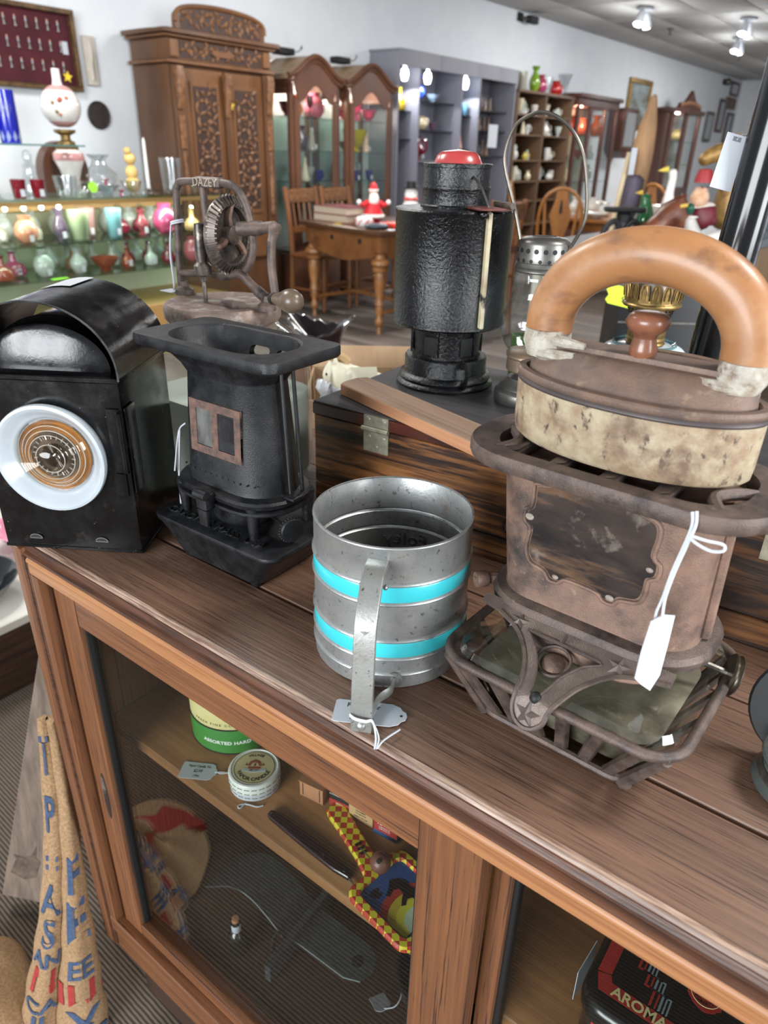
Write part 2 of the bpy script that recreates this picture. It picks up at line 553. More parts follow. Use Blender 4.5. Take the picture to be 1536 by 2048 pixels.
# carcase
cobj('side_panel', B().box(XL+.002, XL+.020, .4005, YB, .10, T-.017), M_trimz)
cobj('side_panel', B().box(XR-.02, XR, .32, YB, .10, T-.017), M_trimz)
cobj('back_panel', B().box(XL+.020, XR-.02, YB-.014, YB-.002, .10, T-.017), M_shelfb)
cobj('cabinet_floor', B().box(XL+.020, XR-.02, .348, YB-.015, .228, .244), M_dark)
SH = T-.300
cobj('shelf', B().box(XL+.021, XR-.021, .372, YB-.016, SH-.017, SH, b=.002), M_shelf)
# lower frame and plinth
cobj('bottom_trim', B().box(XL+.029, XR, .311, .3465, .205, .2335, b=.001), M_railx)
cobj('bottom_rail', B().box(XL+.0205, XR, .316, .3465, .150, .204, b=.0015), M_railx)
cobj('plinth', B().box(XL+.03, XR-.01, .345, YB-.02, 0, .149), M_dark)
# sliding doors
def door(x0, x1, y0, y1, zb, zt, ws, wr, wt, wb, label=None):
    o = cobj('sliding_door', B().box(x0, x0+ws, y0, y1, zb, zt, b=.0012), M_trimz)
    o.name = 'sliding_door'
    B().box(x1-wr, x1, y0, y1, zb, zt, b=.0012).obj('stile', M_trimz, o)
    B().box(x0+ws+.0003, x1-wr-.0003, y0+.0004, y1, zt-wt, zt, b=.001).obj('top_rail', M_railx, o)
    B().box(x0+ws+.0003, x1-wr-.0003, y0+.0004, y1, zb, zb+wb, b=.001).obj('bottom_rail', M_railx, o)
    for xa in (x0+ws, x1-wr-.004):
        B().box(xa, xa+.004, y0+.006, y1-.001, zb+wb, zt-wt).obj('glazing_bead', M_char, o)
    ym = (y0+y1)/2+.002
    B().box(x0+ws+.001, x1-wr-.001, ym-.0015, ym+.0015, zb+wb, zt-wt).obj('glass_pane', glass('door_glass', (.93, .95, .94), .0, 1.33), o)
    return o
d1 = door(-.7048, -.1425, .3235, .3440, .2340, T-.0372, .041, .0550, .0500, .022)
pp = arc(-.683, .510, .0055, .042, 0, 360, 24)[:-1]
B().prism(pp, .3228, .3238, 'y').obj('finger_pull', mat('worn_recess', (38, 26, 22), (120, 112, 106), 8, st=(1, 1, 1), rough=.6, lo=.6, hi=.7), d1)
d2 = door(-.1440, .58, .3500, .3690, .2450, T-.0372, .0160, .05, .038, .03)
# ================================================================== things on the cabinet top
def cyl(name, p0, p1, r, m, parent, seg=12):
    return B().tube([p0, p1], r, seg).obj(name, m, parent)

# ------------------------------------------------------------------ black road lamp with a bull's-eye lens
u = Vector((.841, .541, 0)); v = Vector((-.541, .841, 0))
LD = .128
p = Vector((-.676, .3435, T))+v*(LD/2)
lamp = thing('road_lamp', 'black tin road lamp with arched hood and big white rimmed bull\'s-eye lens', 'lamp', p, math.atan2(.541, .841))
hw, hd = .0765, LD/2
body = B()
body.box(-hw, hw, -hd, hd, .0015, .1945, b=.0015)
body.box(-hw-.0012, hw+.0012, -hd-.0012, hd+.0012, 0, .0045, b=.001)
body.obj('body', M_black_paint, lamp)
B().box(-hw-.0025, hw+.0025, -hd-.002, hd+.002, .1905, .1975, b=.0015).obj('lid_ledge', M_black_paint, lamp)
# arched hood, open front and back
N = 36
def archloop(rx, rz, y, z0, drop=0.006):
    pts = [(rx, y, z0-drop)]+[(rx*math.cos(math.pi*k/N), y, z0+rz*math.sin(math.pi*k/N)) for k in range(N+1)]+[(-rx, y, z0-drop)]
    return pts
def arch_shell(rx, rz, y0, y1, z0, th, b=None, drop=.006):
    b = b or B()
    l0 = archloop(rx, rz, y0, z0, drop); l1 = archloop(rx, rz, y1, z0, drop)
    i0 = archloop(rx-th, rz-th, y0, z0, drop); i1 = archloop(rx-th, rz-th, y1, z0, drop)
    return b.loft([l0, l1, i1, i0, l0], cap0=False, cap1=False, closed=False)
arch_shell(.0785, .0680, -hd-.002, hd+.004, .2000, .0014).obj('hood', M_black_paint, lamp)
e = [Vector(q) for q in archloop(.0782, .0677, -hd-.002, .2000)]
B().tube(e, .0011, 6).obj('hood_edge', mat('worn_bright_edge', (96, 98, 100), (20, 20, 22), 30, rough=.3, metal=.6), lamp)
# inner chimney vault
b = B()
prev = []
for yy, k in ((-.050, .70), (-.046, .80), (-.030, .86), (.040, .86), (.052, .8)):
    prev.append([(q[0]*k, yy, .1975+(q[2]-.1975)*k*.80) for q in archloop(.0785, .0680, 0, .2000, .0025)])
b.loft(prev)
b.obj('inner_chimney', M_black_paint, lamp)
for yy in (-.022,):
    e = [Vector((q[0]*.865, yy, .1975+(q[2]-.1975)*.865*.80)) for q in archloop(.0785, .0680, 0, .2000, .0025)]
    B().tube(e, .0010, 6).obj('chimney_seam', M_black_paint, lamp)
# lens assembly, axis along -y
ML = Matrix.Translation((-.001, -hd, .1125)) @ Matrix.Rotation(R(90), 4, 'X')
M_enam = mat('white_enamel', (182, 190, 196), (172, 180, 187), 20, rough=.18, spots=((70, 72, 76), 40, .70, .74), coat=.4)
rim = [(.0395, -.004), (.0405, .0010), (.0430, .0035), (.0470, .0065), (.0505, .0120), (.0545, .0150), (.0572, .0140), (.0580, .0110), (.0570, .0060), (.054, 0.0)]
B().lathe(rim, 56, m=ML).obj('lens_rim', M_enam, lamp)
M_amber = mat('amber_reflector', (204, 140, 66), (130, 80, 34), 14, rough=.25, metal=.6)
B().lathe([(.0395, -.003), (.038, .0012), (.0260, .0006)], 40, m=ML).obj('reflector', M_amber, lamp)
B().lathe([(.0262, .0007), (.0148, .0003)], 40, m=ML).obj('reflector_ring', mat('smoky_reflector', (122, 104, 86), (70, 58, 48), 60, rough=.25, metal=.6), lamp)
B().lathe([(.0150, .0004), (.001, -.0003)], 40, m=ML).obj('reflector_eye', mat('amber_eye', (214, 136, 48), (120, 66, 22), 160, rough=.25, metal=.5), lamp)
M_lens = glass('lens_glass', (.97, .96, .93), .02, 1.55)
pr = [(.0385, .0015)]
for k in range(7):
    r0 = .0382-k*.0038
    pr += [(r0, .0050+k*.0016), (r0-.0022, .0072+k*.0016), (r0-.0036, .0058+k*.0016)]
pr += [(.0100, .0185), (.005, .0200), (0.0, .0205)]
B().lathe(pr, 56, m=ML).obj('lens', M_lens, lamp)
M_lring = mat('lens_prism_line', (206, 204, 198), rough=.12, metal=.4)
M_ldark = mat('lens_prism_dark', (58, 46, 36), rough=.2, metal=.3)  # dark brown colour of the lens ribs
for k in range(36):
    a = 2*math.pi*k/36
    r0, r1 = .0035, .0135
    B().tube([ML @ Vector((r0*math.cos(a), r0*math.sin(a), .0020)), ML @ Vector((r1*math.cos(a), r1*math.sin(a), .0018))], .00062, 4).obj('lens_rib', M_ldark, lamp)
for k in range(44):
    a = 2*math.pi*k/44
    r0, r1 = .0185, .0222
    B().tube([ML @ Vector((r0*math.cos(a), r0*math.sin(a), .0030)), ML @ Vector((r1*math.cos(a), r1*math.sin(a), .0028))], .00055, 4).obj('lens_rib', M_lring if k % 2 else M_ldark, lamp)
for r0, zz in ((.0150, .0155), (.0240, .0125), (.0285, .011), (.033, .0085)):
    B().tube([ML @ Vector((r0*math.cos(2*math.pi*k/40), r0*math.sin(2*math.pi*k/40), zz-.0045)) for k in range(40)], .0005, 5, closed=True).obj('lens_ring', M_lring, lamp)
# front door hinge strip and small bracket on the right edge
B().tube([(.0735, -hd-.003, .098), (.0735, -hd-.003, .162)], .0035, 10).obj('hinge_barrel', M_black_paint, lamp)
B().box(.060, .0735, -hd-.0022, -hd, .096, .166, b=.0008).obj('hinge_leaf', M_black_paint, lamp)
B().box(.0772, .0790, -hd+.002, -hd+.026, .072, .166, b=.0006).obj('side_strip', M_black_paint, lamp)
B().box(.058, .072, -hd-.0030, -hd, .070, .096, b=.0006).obj('latch_plate', M_black_paint, lamp)
for xx in (-.041, .033):
    pp = arc(xx, .0128, .0068, .0048, 0, 180, 10)
    B().prism(pp, -hd-.0012, -hd-.0002, 'y').obj('vent_hole', M_char, lamp)
    B().tube([(q[0], -hd-.0014, q[1]) for q in pp+pp[:1]], .0005, 5).obj('vent_lip', mat('bare_metal_nick', (140, 136, 130), rough=.4, metal=.7), lamp)
# price tag stuck flat on the hood
t = B()
rows = []
for k in range(5):
    a = R(112-6.5*k)
    rows.append([(.0797*math.cos(a), .012+q*.056, .2000+.0692*math.sin(a)) for q in (0, .35, .7, 1)])
t.loft(rows, cap0=False, cap1=False, closed=False)
t.obj('price_tag', M_white, lamp)
c = lamp.children[-1]; md = c.modifiers.new('t', 'SOLIDIFY'); md.thickness = .0004

# ------------------------------------------------------------------ black oil heater
hx, hy = -.5205, .4575
hea = thing('oil_heater', 'small black cast iron oil heater with rusty twin window and flat top plate', 'heater', (hx, hy, T), R(1))
BK = -.0005
b = B()
b.loft([rrect(.116, .088, .014, .004), rrect(.122, .094, .015, .006), rrect(.172, .110, .016, .0405), rrect(.178, .113, .016, .0425),
        rrect(.180, .114, .016, .0455), rrect(.178, .113, .016, .0480), rrect(.170, .105, .014, .0500), rrect(.10, .06, .012, .0520)])
b.obj('base', M_iron_black, hea)
for sx in (-1, 1):
    for sy in (-1, 1):
        B().loft([rrect(.010, .010, .003, 0, 3, sx*.050, sy*.038), rrect(.016, .016, .003, .010, 3, sx*.050, sy*.038)]).obj('foot', M_iron_black, hea)
text('raised_lettering', 'GARDNER MASS. USA', .0145, M_iron_black, hea, (-.004, -.0415, .0513), (R(5), 0, 0), ext=.0008, space=1.02, sx=1.0)
for x, y in ((-.058, -.032), (.048, -.036), (.060, .030), (-.056, .03)):
    B().lathe([(.0045, 0), (.0050, .004), (.0075, .034), (.0078, .038)], 12, (x, y, .0495)).obj('leg', M_iron_black, hea)
B().lathe([(.030, 0), (.034, .006), (.033, .030), (.030, .036)], 28, (0, 0, .0505)).obj('burner', M_iron_black, hea)
cz = .0865
B().loft([rrect(.140, .086, .040, cz-.003), rrect(.148, .094, .044, cz), rrect(.150, .096, .045, cz+.004), rrect(.146, .092, .043, cz+.0065),
          rrect(.132, .078, .036, cz+.008)]).obj('collar', M_iron_black, hea)
B().loft([rrect(.148, .094, .044, cz-.008), rrect(.152, .098, .046, cz-.006), rrect(.152, .098, .046, cz-.003), rrect(.146, .09, .04, cz-.0025)]).obj('lower_collar', M_iron_black, hea)
# front latch
b = B().box(-.008, .008, -.060, -.046, cz-.010, cz+.011, b=.003)
b.tube([(-.008, -.058, cz+.008), (.008, -.058, cz+.008)], .005, 10)
b.loft([rrect(.012, .006, .002, cz-.026, 3, 0, -.056), rrect(.014, .008, .002, cz-.008, 3, 0, -.056)])
b.obj('latch', M_iron_black, hea)
# chimney column
b = B()
b.loft([rrect(.1300, .0760, .0375, cz+.007), rrect(.1270, .0735, .0365, cz+.013), rrect(.1190, .0680, .0335, .160), rrect(.1110, .0625, .0307, .2040), rrect(.1120, .064, .031, .2060)])
col_o = b.obj('column', M_iron_black, hea)
for k in range(13):
    xx = -.050+k*.0083
    yy = -.0362 if abs(xx) < .03 else -.0362+((abs(xx)-.03)/.0335)**2*.010
    B().lathe([(.0011, 0), (.0011, .0014)], 8, m=Matrix.Translation((xx, yy+.0006, cz+.021)) @ Matrix.Rotation(R(90), 4, 'X')).obj('air_hole', M_char, hea)
# window
M_wrust = mat('window_rust', (112, 82, 70), (72, 58, 54), 110, rough=.7, bump=.4, bscale=200)
wz0, wz1 = .128, .1815
b = B()
wy = lambda z: -.0365+(z-.0945)*(.0365-.031)/(.216-.0945)
wf = B()
for xa, xb_, za, zb in ((-.0340, .0370, wz1-.008, wz1), (-.0340, .0370, wz0, wz0+.008), (-.0340, -.0250, wz0+.008, wz1-.008), (-.003, .0055, wz0+.008, wz1-.008), (.0285, .0370, wz0+.008, wz1-.008)):
    wf.loft([[(xa, wy(za)-.0016, za), (xb_, wy(za)-.0016, za), (xb_, wy(za)+.001, za), (xa, wy(za)+.001, za)],
             [(xa, wy(zb)-.0016, zb), (xb_, wy(zb)-.0016, zb), (xb_, wy(zb)+.001, zb), (xa, wy(zb)+.001, zb)]])
wfo = wf.obj('window_frame', M_wrust, hea)
wfo['kind'] = 'stuff'
M_mica = mat('sooty_mica', (112, 112, 108), (58, 58, 60), 50, st=(1, 1, .4), rough=.15, spots=((186, 184, 178), 60, .62, .7, (1, 1, .2)))
def pane(xa, xb_, za, zb, m, d):
    B().loft([[(xa, wy(za)-d, za), (xb_, wy(za)-d, za), (xb_, wy(za)+.001, za), (xa, wy(za)+.001, za)],
              [(xa, wy(zb)-d, zb), (xb_, wy(zb)-d, zb), (xb_, wy(zb)+.001, zb), (xa, wy(zb)+.001, zb)]]).obj('window_pane', m, hea)
pane(-.0250, -.003, wz0+.008, wz1-.008, M_mica, .0005)
pane(.0055, .0285, wz0+.008, wz1-.008, mat('window_opening', (6, 6, 7), rough=.6), .0003)
pane(.0095, .0285, wz0+.019, wz1-.011, mat('sooty_mica_dark', (46, 46, 50), (24, 24, 26), 50, st=(1, 1, .4), rough=.2), .0008)
# top plate with a dished oblong well
tp = .2280
b = B()
b.loft([rrect(.112, .0640, .031, tp-.0225, 8), rrect(.124, .0700, .033, tp-.014, 8), rrect(.146, .0840, .036, tp-.003, 8), rrect(.176, .0930, .016, tp-.0005, 8), rrect(.188, .100, .013, tp, 8), rrect(.1905, .1025, .013, tp+.002, 8),
        rrect(.1905, .1025, .013, tp+.0085, 8), rrect(.1885, .1005, .012, tp+.0105, 8),
        rrect(.146, .078, .037, tp+.0105, 8), rrect(.142, .074, .036, tp+.0085, 8), rrect(.136, .0690, .034, tp-.003, 8), rrect(.116, .056, .027, tp-.014, 8), rrect(.104, .050, .024, tp-.0215, 8)], cap0=True, cap1=True)
plate = b.obj('top_plate', M_iron_black, hea)
cts = []
for xx in (.000, .036):
    cpts = [(xx+q[0], q[1]) for q in (arc(.009, tp-.0085, .0048, .0048, -90, 90, 8)+arc(-.009, tp-.0085, .0048, .0048, 90, 270, 8))]
    cts.append(B().prism(cpts, .020, .06, 'y').obj('c', M_iron_black))
cut(plate, cts)
plate.data.shade_smooth(); plate.data.set_sharp_from_angle(angle=R(35))
for xx, yy in ((.0705, -.004), (.0700, .014)):
    B().tube([(xx-.001, yy, cz+.002), (xx-.0085, yy*.9, tp-.001)], .0019, 8).obj('tie_rod', M_iron_black, hea)
B().box(.062, .080, -.012, .002, cz+.006, cz+.010, b=.001).obj('rod_lug', M_iron_black, hea)
MW = Matrix.Translation((.0835, -.020, .068)) @ Matrix.Rotation(R(90), 4, 'Y') @ Matrix.Rotation(R(20), 4, 'X')
b = B().lathe([(.003, -.004), (.0115, -.003), (.0125, -.001), (.0125, .0025), (.0115, .004), (.003, .0045)], 26, m=MW)
for k in range(26):
    a = 2*math.pi*k/26
    b.ball(.0013, MW @ Vector((.0127*math.cos(a), .0127*math.sin(a), .0008)), 6, 4)
w = b.obj('wick_wheel', M_iron_black, hea)
B().tube([(.045, -.010, .066), (.0835, -.020, .068)], .0016, 8).obj('wick_shaft', M_iron_black, hea)
B().tube(smooth_path([(-.0715, -.020, .135), (-.0745, -.022, .105), (-.0735, -.026, .080), (-.070, -.03, .056), (-.0725, -.028, .052)]), .0012, 6).obj('tag_string', M_string, hea)
B().tube(smooth_path([(-.0660, -.016, .142), (-.0725, -.02, .134), (-.0755, -.024, .112), (-.0745, -.03, .09)]), .0009, 6).obj('tag_string', M_string, hea)

# ------------------------------------------------------------------ glass butter churn with iron gear top
cx, cy = -.686, .588
K = .9719            # the frame points were measured in the vertical plane through the lid
chn = thing('butter_churn', 'glass jar butter churn with rusty iron crank gear on its lid', 'churn', (cx, cy, T))
jar = B()
prof = []
for w_, z, r_ in ((.128, .0015, .03), (.160, .004, .034), (.168, .012, .036), (.170, .03, .036), (.169, .150, .038), (.164, .175, .044), (.150, .196, .056), (.132, .208, .064), (.1285, .2135, .0642), (.130, .216, .065)):
    prof.append(rrect(w_, w_, r_, z, 8))
for w_, z, r_ in ((.124, .216, .062), (.122, .2135, .061), (.1255, .208, .0605), (.144, .196, .052), (.158, .175, .041), (.163, .150, .035), (.164, .03, .033), (.162, .012, .033), (.13, .0085, .03)):
    prof.append(rrect(w_, w_, r_, z, 8))
jar.loft(prof).obj('jar', M_vglass, chn)
B().loft([rrect(.150, .150, .032, .0132, 8), rrect(.160, .160, .033, .018, 8), rrect(.1615, .1615, .034, .124, 8), rrect(.1615, .1615, .034, .125, 8)]).obj('cloudy_residue',
    hazed('cloudy_film', (226, 230, 220), .8), chn)
M_lidm = mat('rust_stained_zinc', (140, 124, 114), (112, 92, 82), 60, rough=.46, r2=.62, metal=.5, bump=.3, spots=((176, 174, 168), 34, .52, .66))
B().lathe([(.064, .200), (.0665, .2005), (.068, .204), (.0665, .208), (.064, .2095), (.0635, .212), (.067, .2135), (.0695, .217), (.0700, .2250), (.0695, .2300), (.0665, .2335), (.060, .2345), (.052, .2335), (.0001, .2340)], 48).obj('lid', M_lidm, chn)
def CP(x, z, y=0):
    return (x*K-cx, y, .4-(.4-z)*K)
fr = [CP(-.7830, .2365), CP(-.7830, .262), CP(-.7755, .345), CP(-.7720, .356), CP(-.7640, .3615), CP(-.7300, .3632), CP(-.6950, .3635), CP(-.6740, .3610), CP(-.6600, .352), CP(-.6510, .336), CP(-.6460, .3180), CP(-.6455, .2990), CP(-.6500, .2830), CP(-.6600, .2700)]
B().tube(smooth_path(fr, 5), .0043, 10).obj('gear_frame', M_rust_dark, chn)
B().tube(smooth_path([CP(-.7830, .2550), CP(-.755, .2570), CP(-.735, .2600), CP(-.7, .2590), CP(-.672, .2655), CP(-.655, .2570), CP(-.640, .2480), CP(-.628, .2420)], 5), [.0045]*15+[.005]*14+[.0062]*6+[.007], 10, flat=1.0).obj('cross_bar', M_rust_dark, chn)
B().tube(smooth_path([CP(-.7255, .3600), CP(-.7235, .320), CP(-.7200, .300), CP(-.7290, .283), CP(-.7310, .268), CP(-.7280, .259)], 5), .0043, 10).obj('centre_post', M_rust_dark, chn)
for x_, z_, r_ in ((-.7775, .2345, .0105), (-.628, .2410, .0095)):
    q = CP(x_, z_)
    B().lathe([(r_*1.15, -.004), (r_*1.1, .002), (r_*.55, .006), (r_*.45, .012)], 16, (q[0], q[1], .2375)).obj('frame_foot', M_rust_dark, chn)
q = CP(-.7130, .3635)
nb = B().box(q[0]-.021, q[0]+.021, -.0055, .0055, q[2]-.0062, q[2]+.0052, b=.002)
nb.obj('name_bar', M_rust_dark, chn)
text('raised_lettering', 'DAZEY', .0125, mat('worn_raised_metal', (182, 168, 150), rough=.4, metal=.5), chn, (q[0]-.001, -.0058, q[2]-.0008), (R(90), 0, 0), ext=.0008, sx=1.05)
gq = Vector(CP(-.6880, .3072, .002))
MG = Matrix.Translation(gq) @ Matrix.Rotation(R(12), 4, 'Z') @ Matrix.Rotation(R(90), 4, 'Y')
RG = .0420
b = B().lathe([(RG-.0080, -.003), (RG-.001, -.004), (RG-.001, .001), (RG-.0075, .006), (RG-.0110, .005), (RG-.0110, -.002), (RG-.008, -.003)], 48, m=MG)
nt_ = 44
for k in range(nt_):
    a = 2*math.pi*k/nt_
    mm = MG @ Matrix.Rotation(a, 4, 'Z')
    b.loft([[(RG-.0088, -.0009, .0052), (RG-.0088, .0009, .0052), (RG-.0088, .0006, .0080), (RG-.0088, -.0006, .0080)],
            [(RG+.0002, -.0013, -.0008), (RG+.0002, .0013, -.0008), (RG+.0022, .0008, .0014), (RG+.0022, -.0008, .0014)]], m=mm)
M_gear = mat('worn_gear_iron', (104, 94, 88), (62, 56, 54), 60, rough=.38, metal=.55, bump=.3, spots=((176, 160, 142), 70, .6, .75))
g = b.obj('gear_wheel', M_gear, chn); g['kind'] = 'stuff'
for a in (50, 170, 290):
    mm = MG @ Matrix.Rotation(R(a), 4, 'Z')
    B().tube(smooth_path([(0.004, 0, 0), (.018, .003, 0), (.030, .001, .001), (RG-.009, -.001, .001)], 4), [.0062]*4+[.0052]*4+[.0048]*4+[.0055], 8, m=mm, flat=.7).obj('spoke', M_rust, chn)
B().lathe([(.0105, -.006), (.0105, .008), (.007, .010), (.001, .0105)], 20, m=MG).obj('gear_hub', M_rust_dark, chn)
q = CP(-.7125, .30, -.020)
B().lathe([(.004, -.048), (.0045, -.042), (.0095, -.040), (.0105, -.030), (.0065, -.026), (.0075, -.012), (.0072, .006), (.0060, .0155), (.001, .0165)], 16, (q[0], q[1], .306)).obj('dasher_shaft', M_gear, chn)
B().tube([(q[0], q[1], .27), (q[0], q[1], .04)], .0026, 8).obj('dasher_rod', M_gear, chn)
q0 = Vector(CP(-.650, .3170, .0)); q1 = Vector(CP(-.606, .3225, -.004))
B().tube([q0+Vector((-.012, -.006, 0)), q0, q0.lerp(q1, .45), q0.lerp(q1, .5), q1], [.0075, .0082, .0078, .0062, .0062], 14).obj('crank_axle', M_rust_dark, chn)
ca = [Vector(CP(-.5995, .3270, -.008)), Vector(CP(-.601, .318, -.010)), Vector(CP(-.6010, .306, -.014)), Vector(CP(-.596, .285, -.020)), Vector(CP(-.589, .262, -.024)), Vector(CP(-.5850, .250, -.026))]
B().tube(smooth_path(ca, 4), [.0068, .0085, .0092, .0088, .0078, .0066, .006]+[.0058]*10+[.0056]*4, 12, flat=.62).obj('crank_arm', M_rust_dark, chn)
k0 = Vector(CP(-.5850, .2510, -.028)); kd = Vector((.93, -.33, .10)).normalized()
up = kd.to_track_quat('Z', 'Y').to_matrix().to_4x4(); up.translation = k0
B().lathe([(.0055, 0), (.0062, .004), (.0070, .012), (.0095, .024), (.0120, .034), (.0125, .041), (.0105, .049), (.006, .053), (.001, .0542)], 20, m=up).obj('crank_knob',
    mat('worn_grey_wood', (112, 96, 78), (74, 62, 52), 5, st=(1, 1, 1), rough=.32, bump=.1), chn)
B().tube([k0-kd*.004, k0+kd*.003], .0068, 12).obj('knob_ferrule', M_char, chn)
B().tube([(.006, -.006, .2350), (.045, -.022, .2372), (.054, -.012, .2375)], [.002, .0055, .0035], 8, flat=.5).obj('lid_lever', M_rust_dark, chn)
q = CP(-.7790, .310)
b = B()
for k in range(2):
    b.tube([(q[0]+.0075*math.cos(R(a)), .0075*math.sin(R(a)), q[2]+.004+.0022*k+.002*math.sin(R(a+80))) for a in range(0, 360, 30)], .0011, 6, closed=True)
b.tube(smooth_path([(q[0]-.007, -.004, q[2]+.003), (q[0]-.0095, -.007, q[2]-.025), (q[0]-.0085, -.007, q[2]-.055), (q[0]-.0085, -.008, .2390)]), .0011, 6)
b.tube(smooth_path([(q[0]-.007, -.004, q[2]+.003), (q[0]-.0080, -.009, q[2]-.03), (q[0]-.0070, -.009, q[2]-.06), (q[0]-.0035, -.012, .2450), (q[0]-.007, -.01, .2385)]), .0011, 6)
s_ = b.obj('tag_string', M_string, chn); s_['kind'] = 'stuff'
B().box(q[0]-.026, q[0]-.004, -.017, .000, .2362, .2370).obj('price_tag', M_white, chn)

# ------------------------------------------------------------------ flour sifter
sx_, sy_ = -.3095, .4320
sf = thing('flour_sifter', 'tin flour sifter with two turquoise bands and a squeeze handle', 'sifter', (sx_, sy_, T), math.atan2(-.894, .447))
RS = .0670
def rib(z):
    return [(RS, z-.0022), (RS+.0014, z-.001), (RS+.0018, z), (RS+.0014, z+.001), (RS, z+.0022)]
zb = (.014, .0295, .0475, .0830, .1010)
pr = [(RS-.0012, .0), (RS, .0006)]
for z in zb:
    pr += rib(z)
pr += [(RS, .1320), (RS+.0006, .1330), (RS+.0004, .1340), (RS-.0005, .1342)]
B().shell(pr, 72, .0011).obj('can', M_tin, sf)
M_turq = mat('turquoise_enamel', (64, 196, 206), (58, 188, 200), 10, rough=.25, coat=.3)
for z0, z1 in ((zb[1]+.002, zb[2]-.002), (zb[3]+.002, zb[4]-.002)):
    B().shell([(RS+.0002, z0), (RS+.0007, z0+.001), (RS+.0007, z1-.001), (RS+.0002, z1)], 72, .0004).obj('painted_band', M_turq, sf)
M_screen = mat('rusty_screen', (120, 78, 54), (70, 48, 38), 30, rough=.65, metal=.3, bump=.4)
B().lathe([(RS-.002, .026), (RS-.0022, .0285), (.050, .030), (.012, .026), (.0001, .0255)], 40).obj('sifting_screen', M_screen, sf)
B().lathe([(.010, .027), (.012, .031), (.006, .035), (.0001, .036)], 16).obj('agitator_hub', M_steel, sf)
for a in (20, 110, 200, 290):
    B().tube([(0, 0, .031), (.052*math.cos(R(a)), .052*math.sin(R(a)), .0335)], .0014, 6).obj('agitator_wire', M_steel, sf)
# lettering pressed in from the outside, so it reads backwards on the inner wall
def inner(a0, zc, r=RS-.0020):
    def w(x, y, z):
        a = a0+x/r
        return Vector(((r-z)*math.cos(a), (r-z)*math.sin(a), zc+y))
    return w
a0 = R(180+4)
M_emb = mat('pressed_tin', (172, 172, 168), (108, 106, 104), 50, rough=.3, metal=.85)
for s_, sz, zc, da in (('Foley', .0190, .0700, -6), ('Quick-chine', .0150, .0535, 4), ('SIFTER', .0110, .0415, -8)):
    text('pressed_lettering', s_, sz, M_emb, sf, warp=inner(a0+R(da), zc), ext=.0007, space=1.05)
# handle: U-channel strap, return lever, rivets
hp = [(.0655, .1235), (.078, .1240), (.0905, .1195), (.1080, .1020), (.1150, .0840), (.1210, .0420), (.1235, .0030)]
hp2 = smooth_path([(r, 0, z) for r, z in hp], 6)
loops = []
for i, q in enumerate(hp2):
    a = hp2[max(i-1, 0)]; b_ = hp2[min(i+1, len(hp2)-1)]
    t = (b_-a).normalized(); nrm = Vector((-t.z, 0, t.x))      # outward side
    if nrm.x < 0 and nrm.z < 0:
        nrm = -nrm
    hwid = .0082
    out = q; inn = q-nrm*.0062
    loops.append([out+Vector((0, -hwid, 0)), out+Vector((0, hwid, 0)), inn+Vector((0, hwid, 0)), inn+Vector((0, hwid-.0010, 0)), out-nrm*.001+Vector((0, hwid-.001, 0)), out-nrm*.001+Vector((0, -hwid+.001, 0)), inn+Vector((0, -hwid+.001, 0)), inn+Vector((0, -hwid, 0))])
M_tinh = mat('worn_tin_handle', (176, 178, 174), (146, 146, 142), 50, rough=.34, r2=.45, metal=.7, bump=.15, bscale=400, spots=((94, 86, 76), 240, .62, .70), spots2=((136, 116, 94), 50, .64, .78))
B().loft(loops).obj('handle', M_tinh, sf, bev=.0012)
B().tube([(.1130, .0, .0900), (.1150, .0, .0700), (.1190, .0, .0120), (.1130, .003, .0100)], .0040, 8, flat=.25).obj('squeeze_lever', M_tinh, sf)
B().tube(smooth_path([(.0655, .0150, .0085), (.078, .0150, .0080), (.092, .0070, .0080), (.1220, .0050, .0070)]), .0052, 8, flat=.28).obj('lower_strut', M_tinh, sf)
B().tube(smooth_path([(.0655, -.0150, .0085), (.078, -.0150, .0080), (.092, -.0070, .0080), (.1220, -.0050, .0070)]), .0052, 8, flat=.28).obj('lower_strut', M_tinh, sf)
for yy in (.0160, -.0160):
    mm = Matrix.Rotation(R(90), 4, 'Y'); mm.translation = (.0650, yy, .0095)
    B().lathe([(.0075, 0), (.0075, .0016), (.0038, .0018), (.0034, .0030), (.001, .0036)], 16, m=mm).obj('rivet_plate', M_tinh, sf)
mm = Matrix.Rotation(R(90), 4, 'Y'); mm.translation = (.1225, 0, .0080)
B().lathe([(.0036, 0), (.0034, .0014), (.0022, .0024), (.0005, .0027)], 14, m=mm).obj('rivet', mat('bright_rivet', (182, 184, 184), rough=.3, metal=.8), sf)
for yy in (.0092, -.0092):
    B().ball(.0022, (.0830, yy, .1100), 8, 6).obj('rivet', M_tinh, sf)
# its price tag, a paper tag with a scalloped end lying by the handle foot
tg = thing('price_tag', 'scalloped white price tag tied under the handle of the flour sifter', 'tag', (-.2650, .3420, T+.0012), R(30))
B().prism([(-.026, -.011), (-.024, -.0125), (.020, -.0125), (.023, -.011), (.0265, -.0095), (.0285, -.006), (.0315, -.004), (.0325, 0), (.0315, .004), (.0285, .006), (.0265, .0095), (.023, .011), (.020, .0125), (-.024, .0125), (-.026, .011)], 0, .0006).obj('paper', M_white, tg)
for s_, yy, sz in (('Foley Sifter', .0065, .0066), ('#38', -.001, .0058), ('1497-66N', -.0075, .0054)):
    text('handwriting', s_, sz, M_ink, tg, (-.003, yy, .0008), ext=.0001, sx=.9)
B().lathe([(.0012, .0), (.0012, .00075)], 8, (.028, 0, .0)).obj('hole', M_ink, tg)
mmw = Matrix.Rotation(math.atan2(-.894, .447), 4, 'Z'); mmw.translation = Vector((sx_, sy_, T))
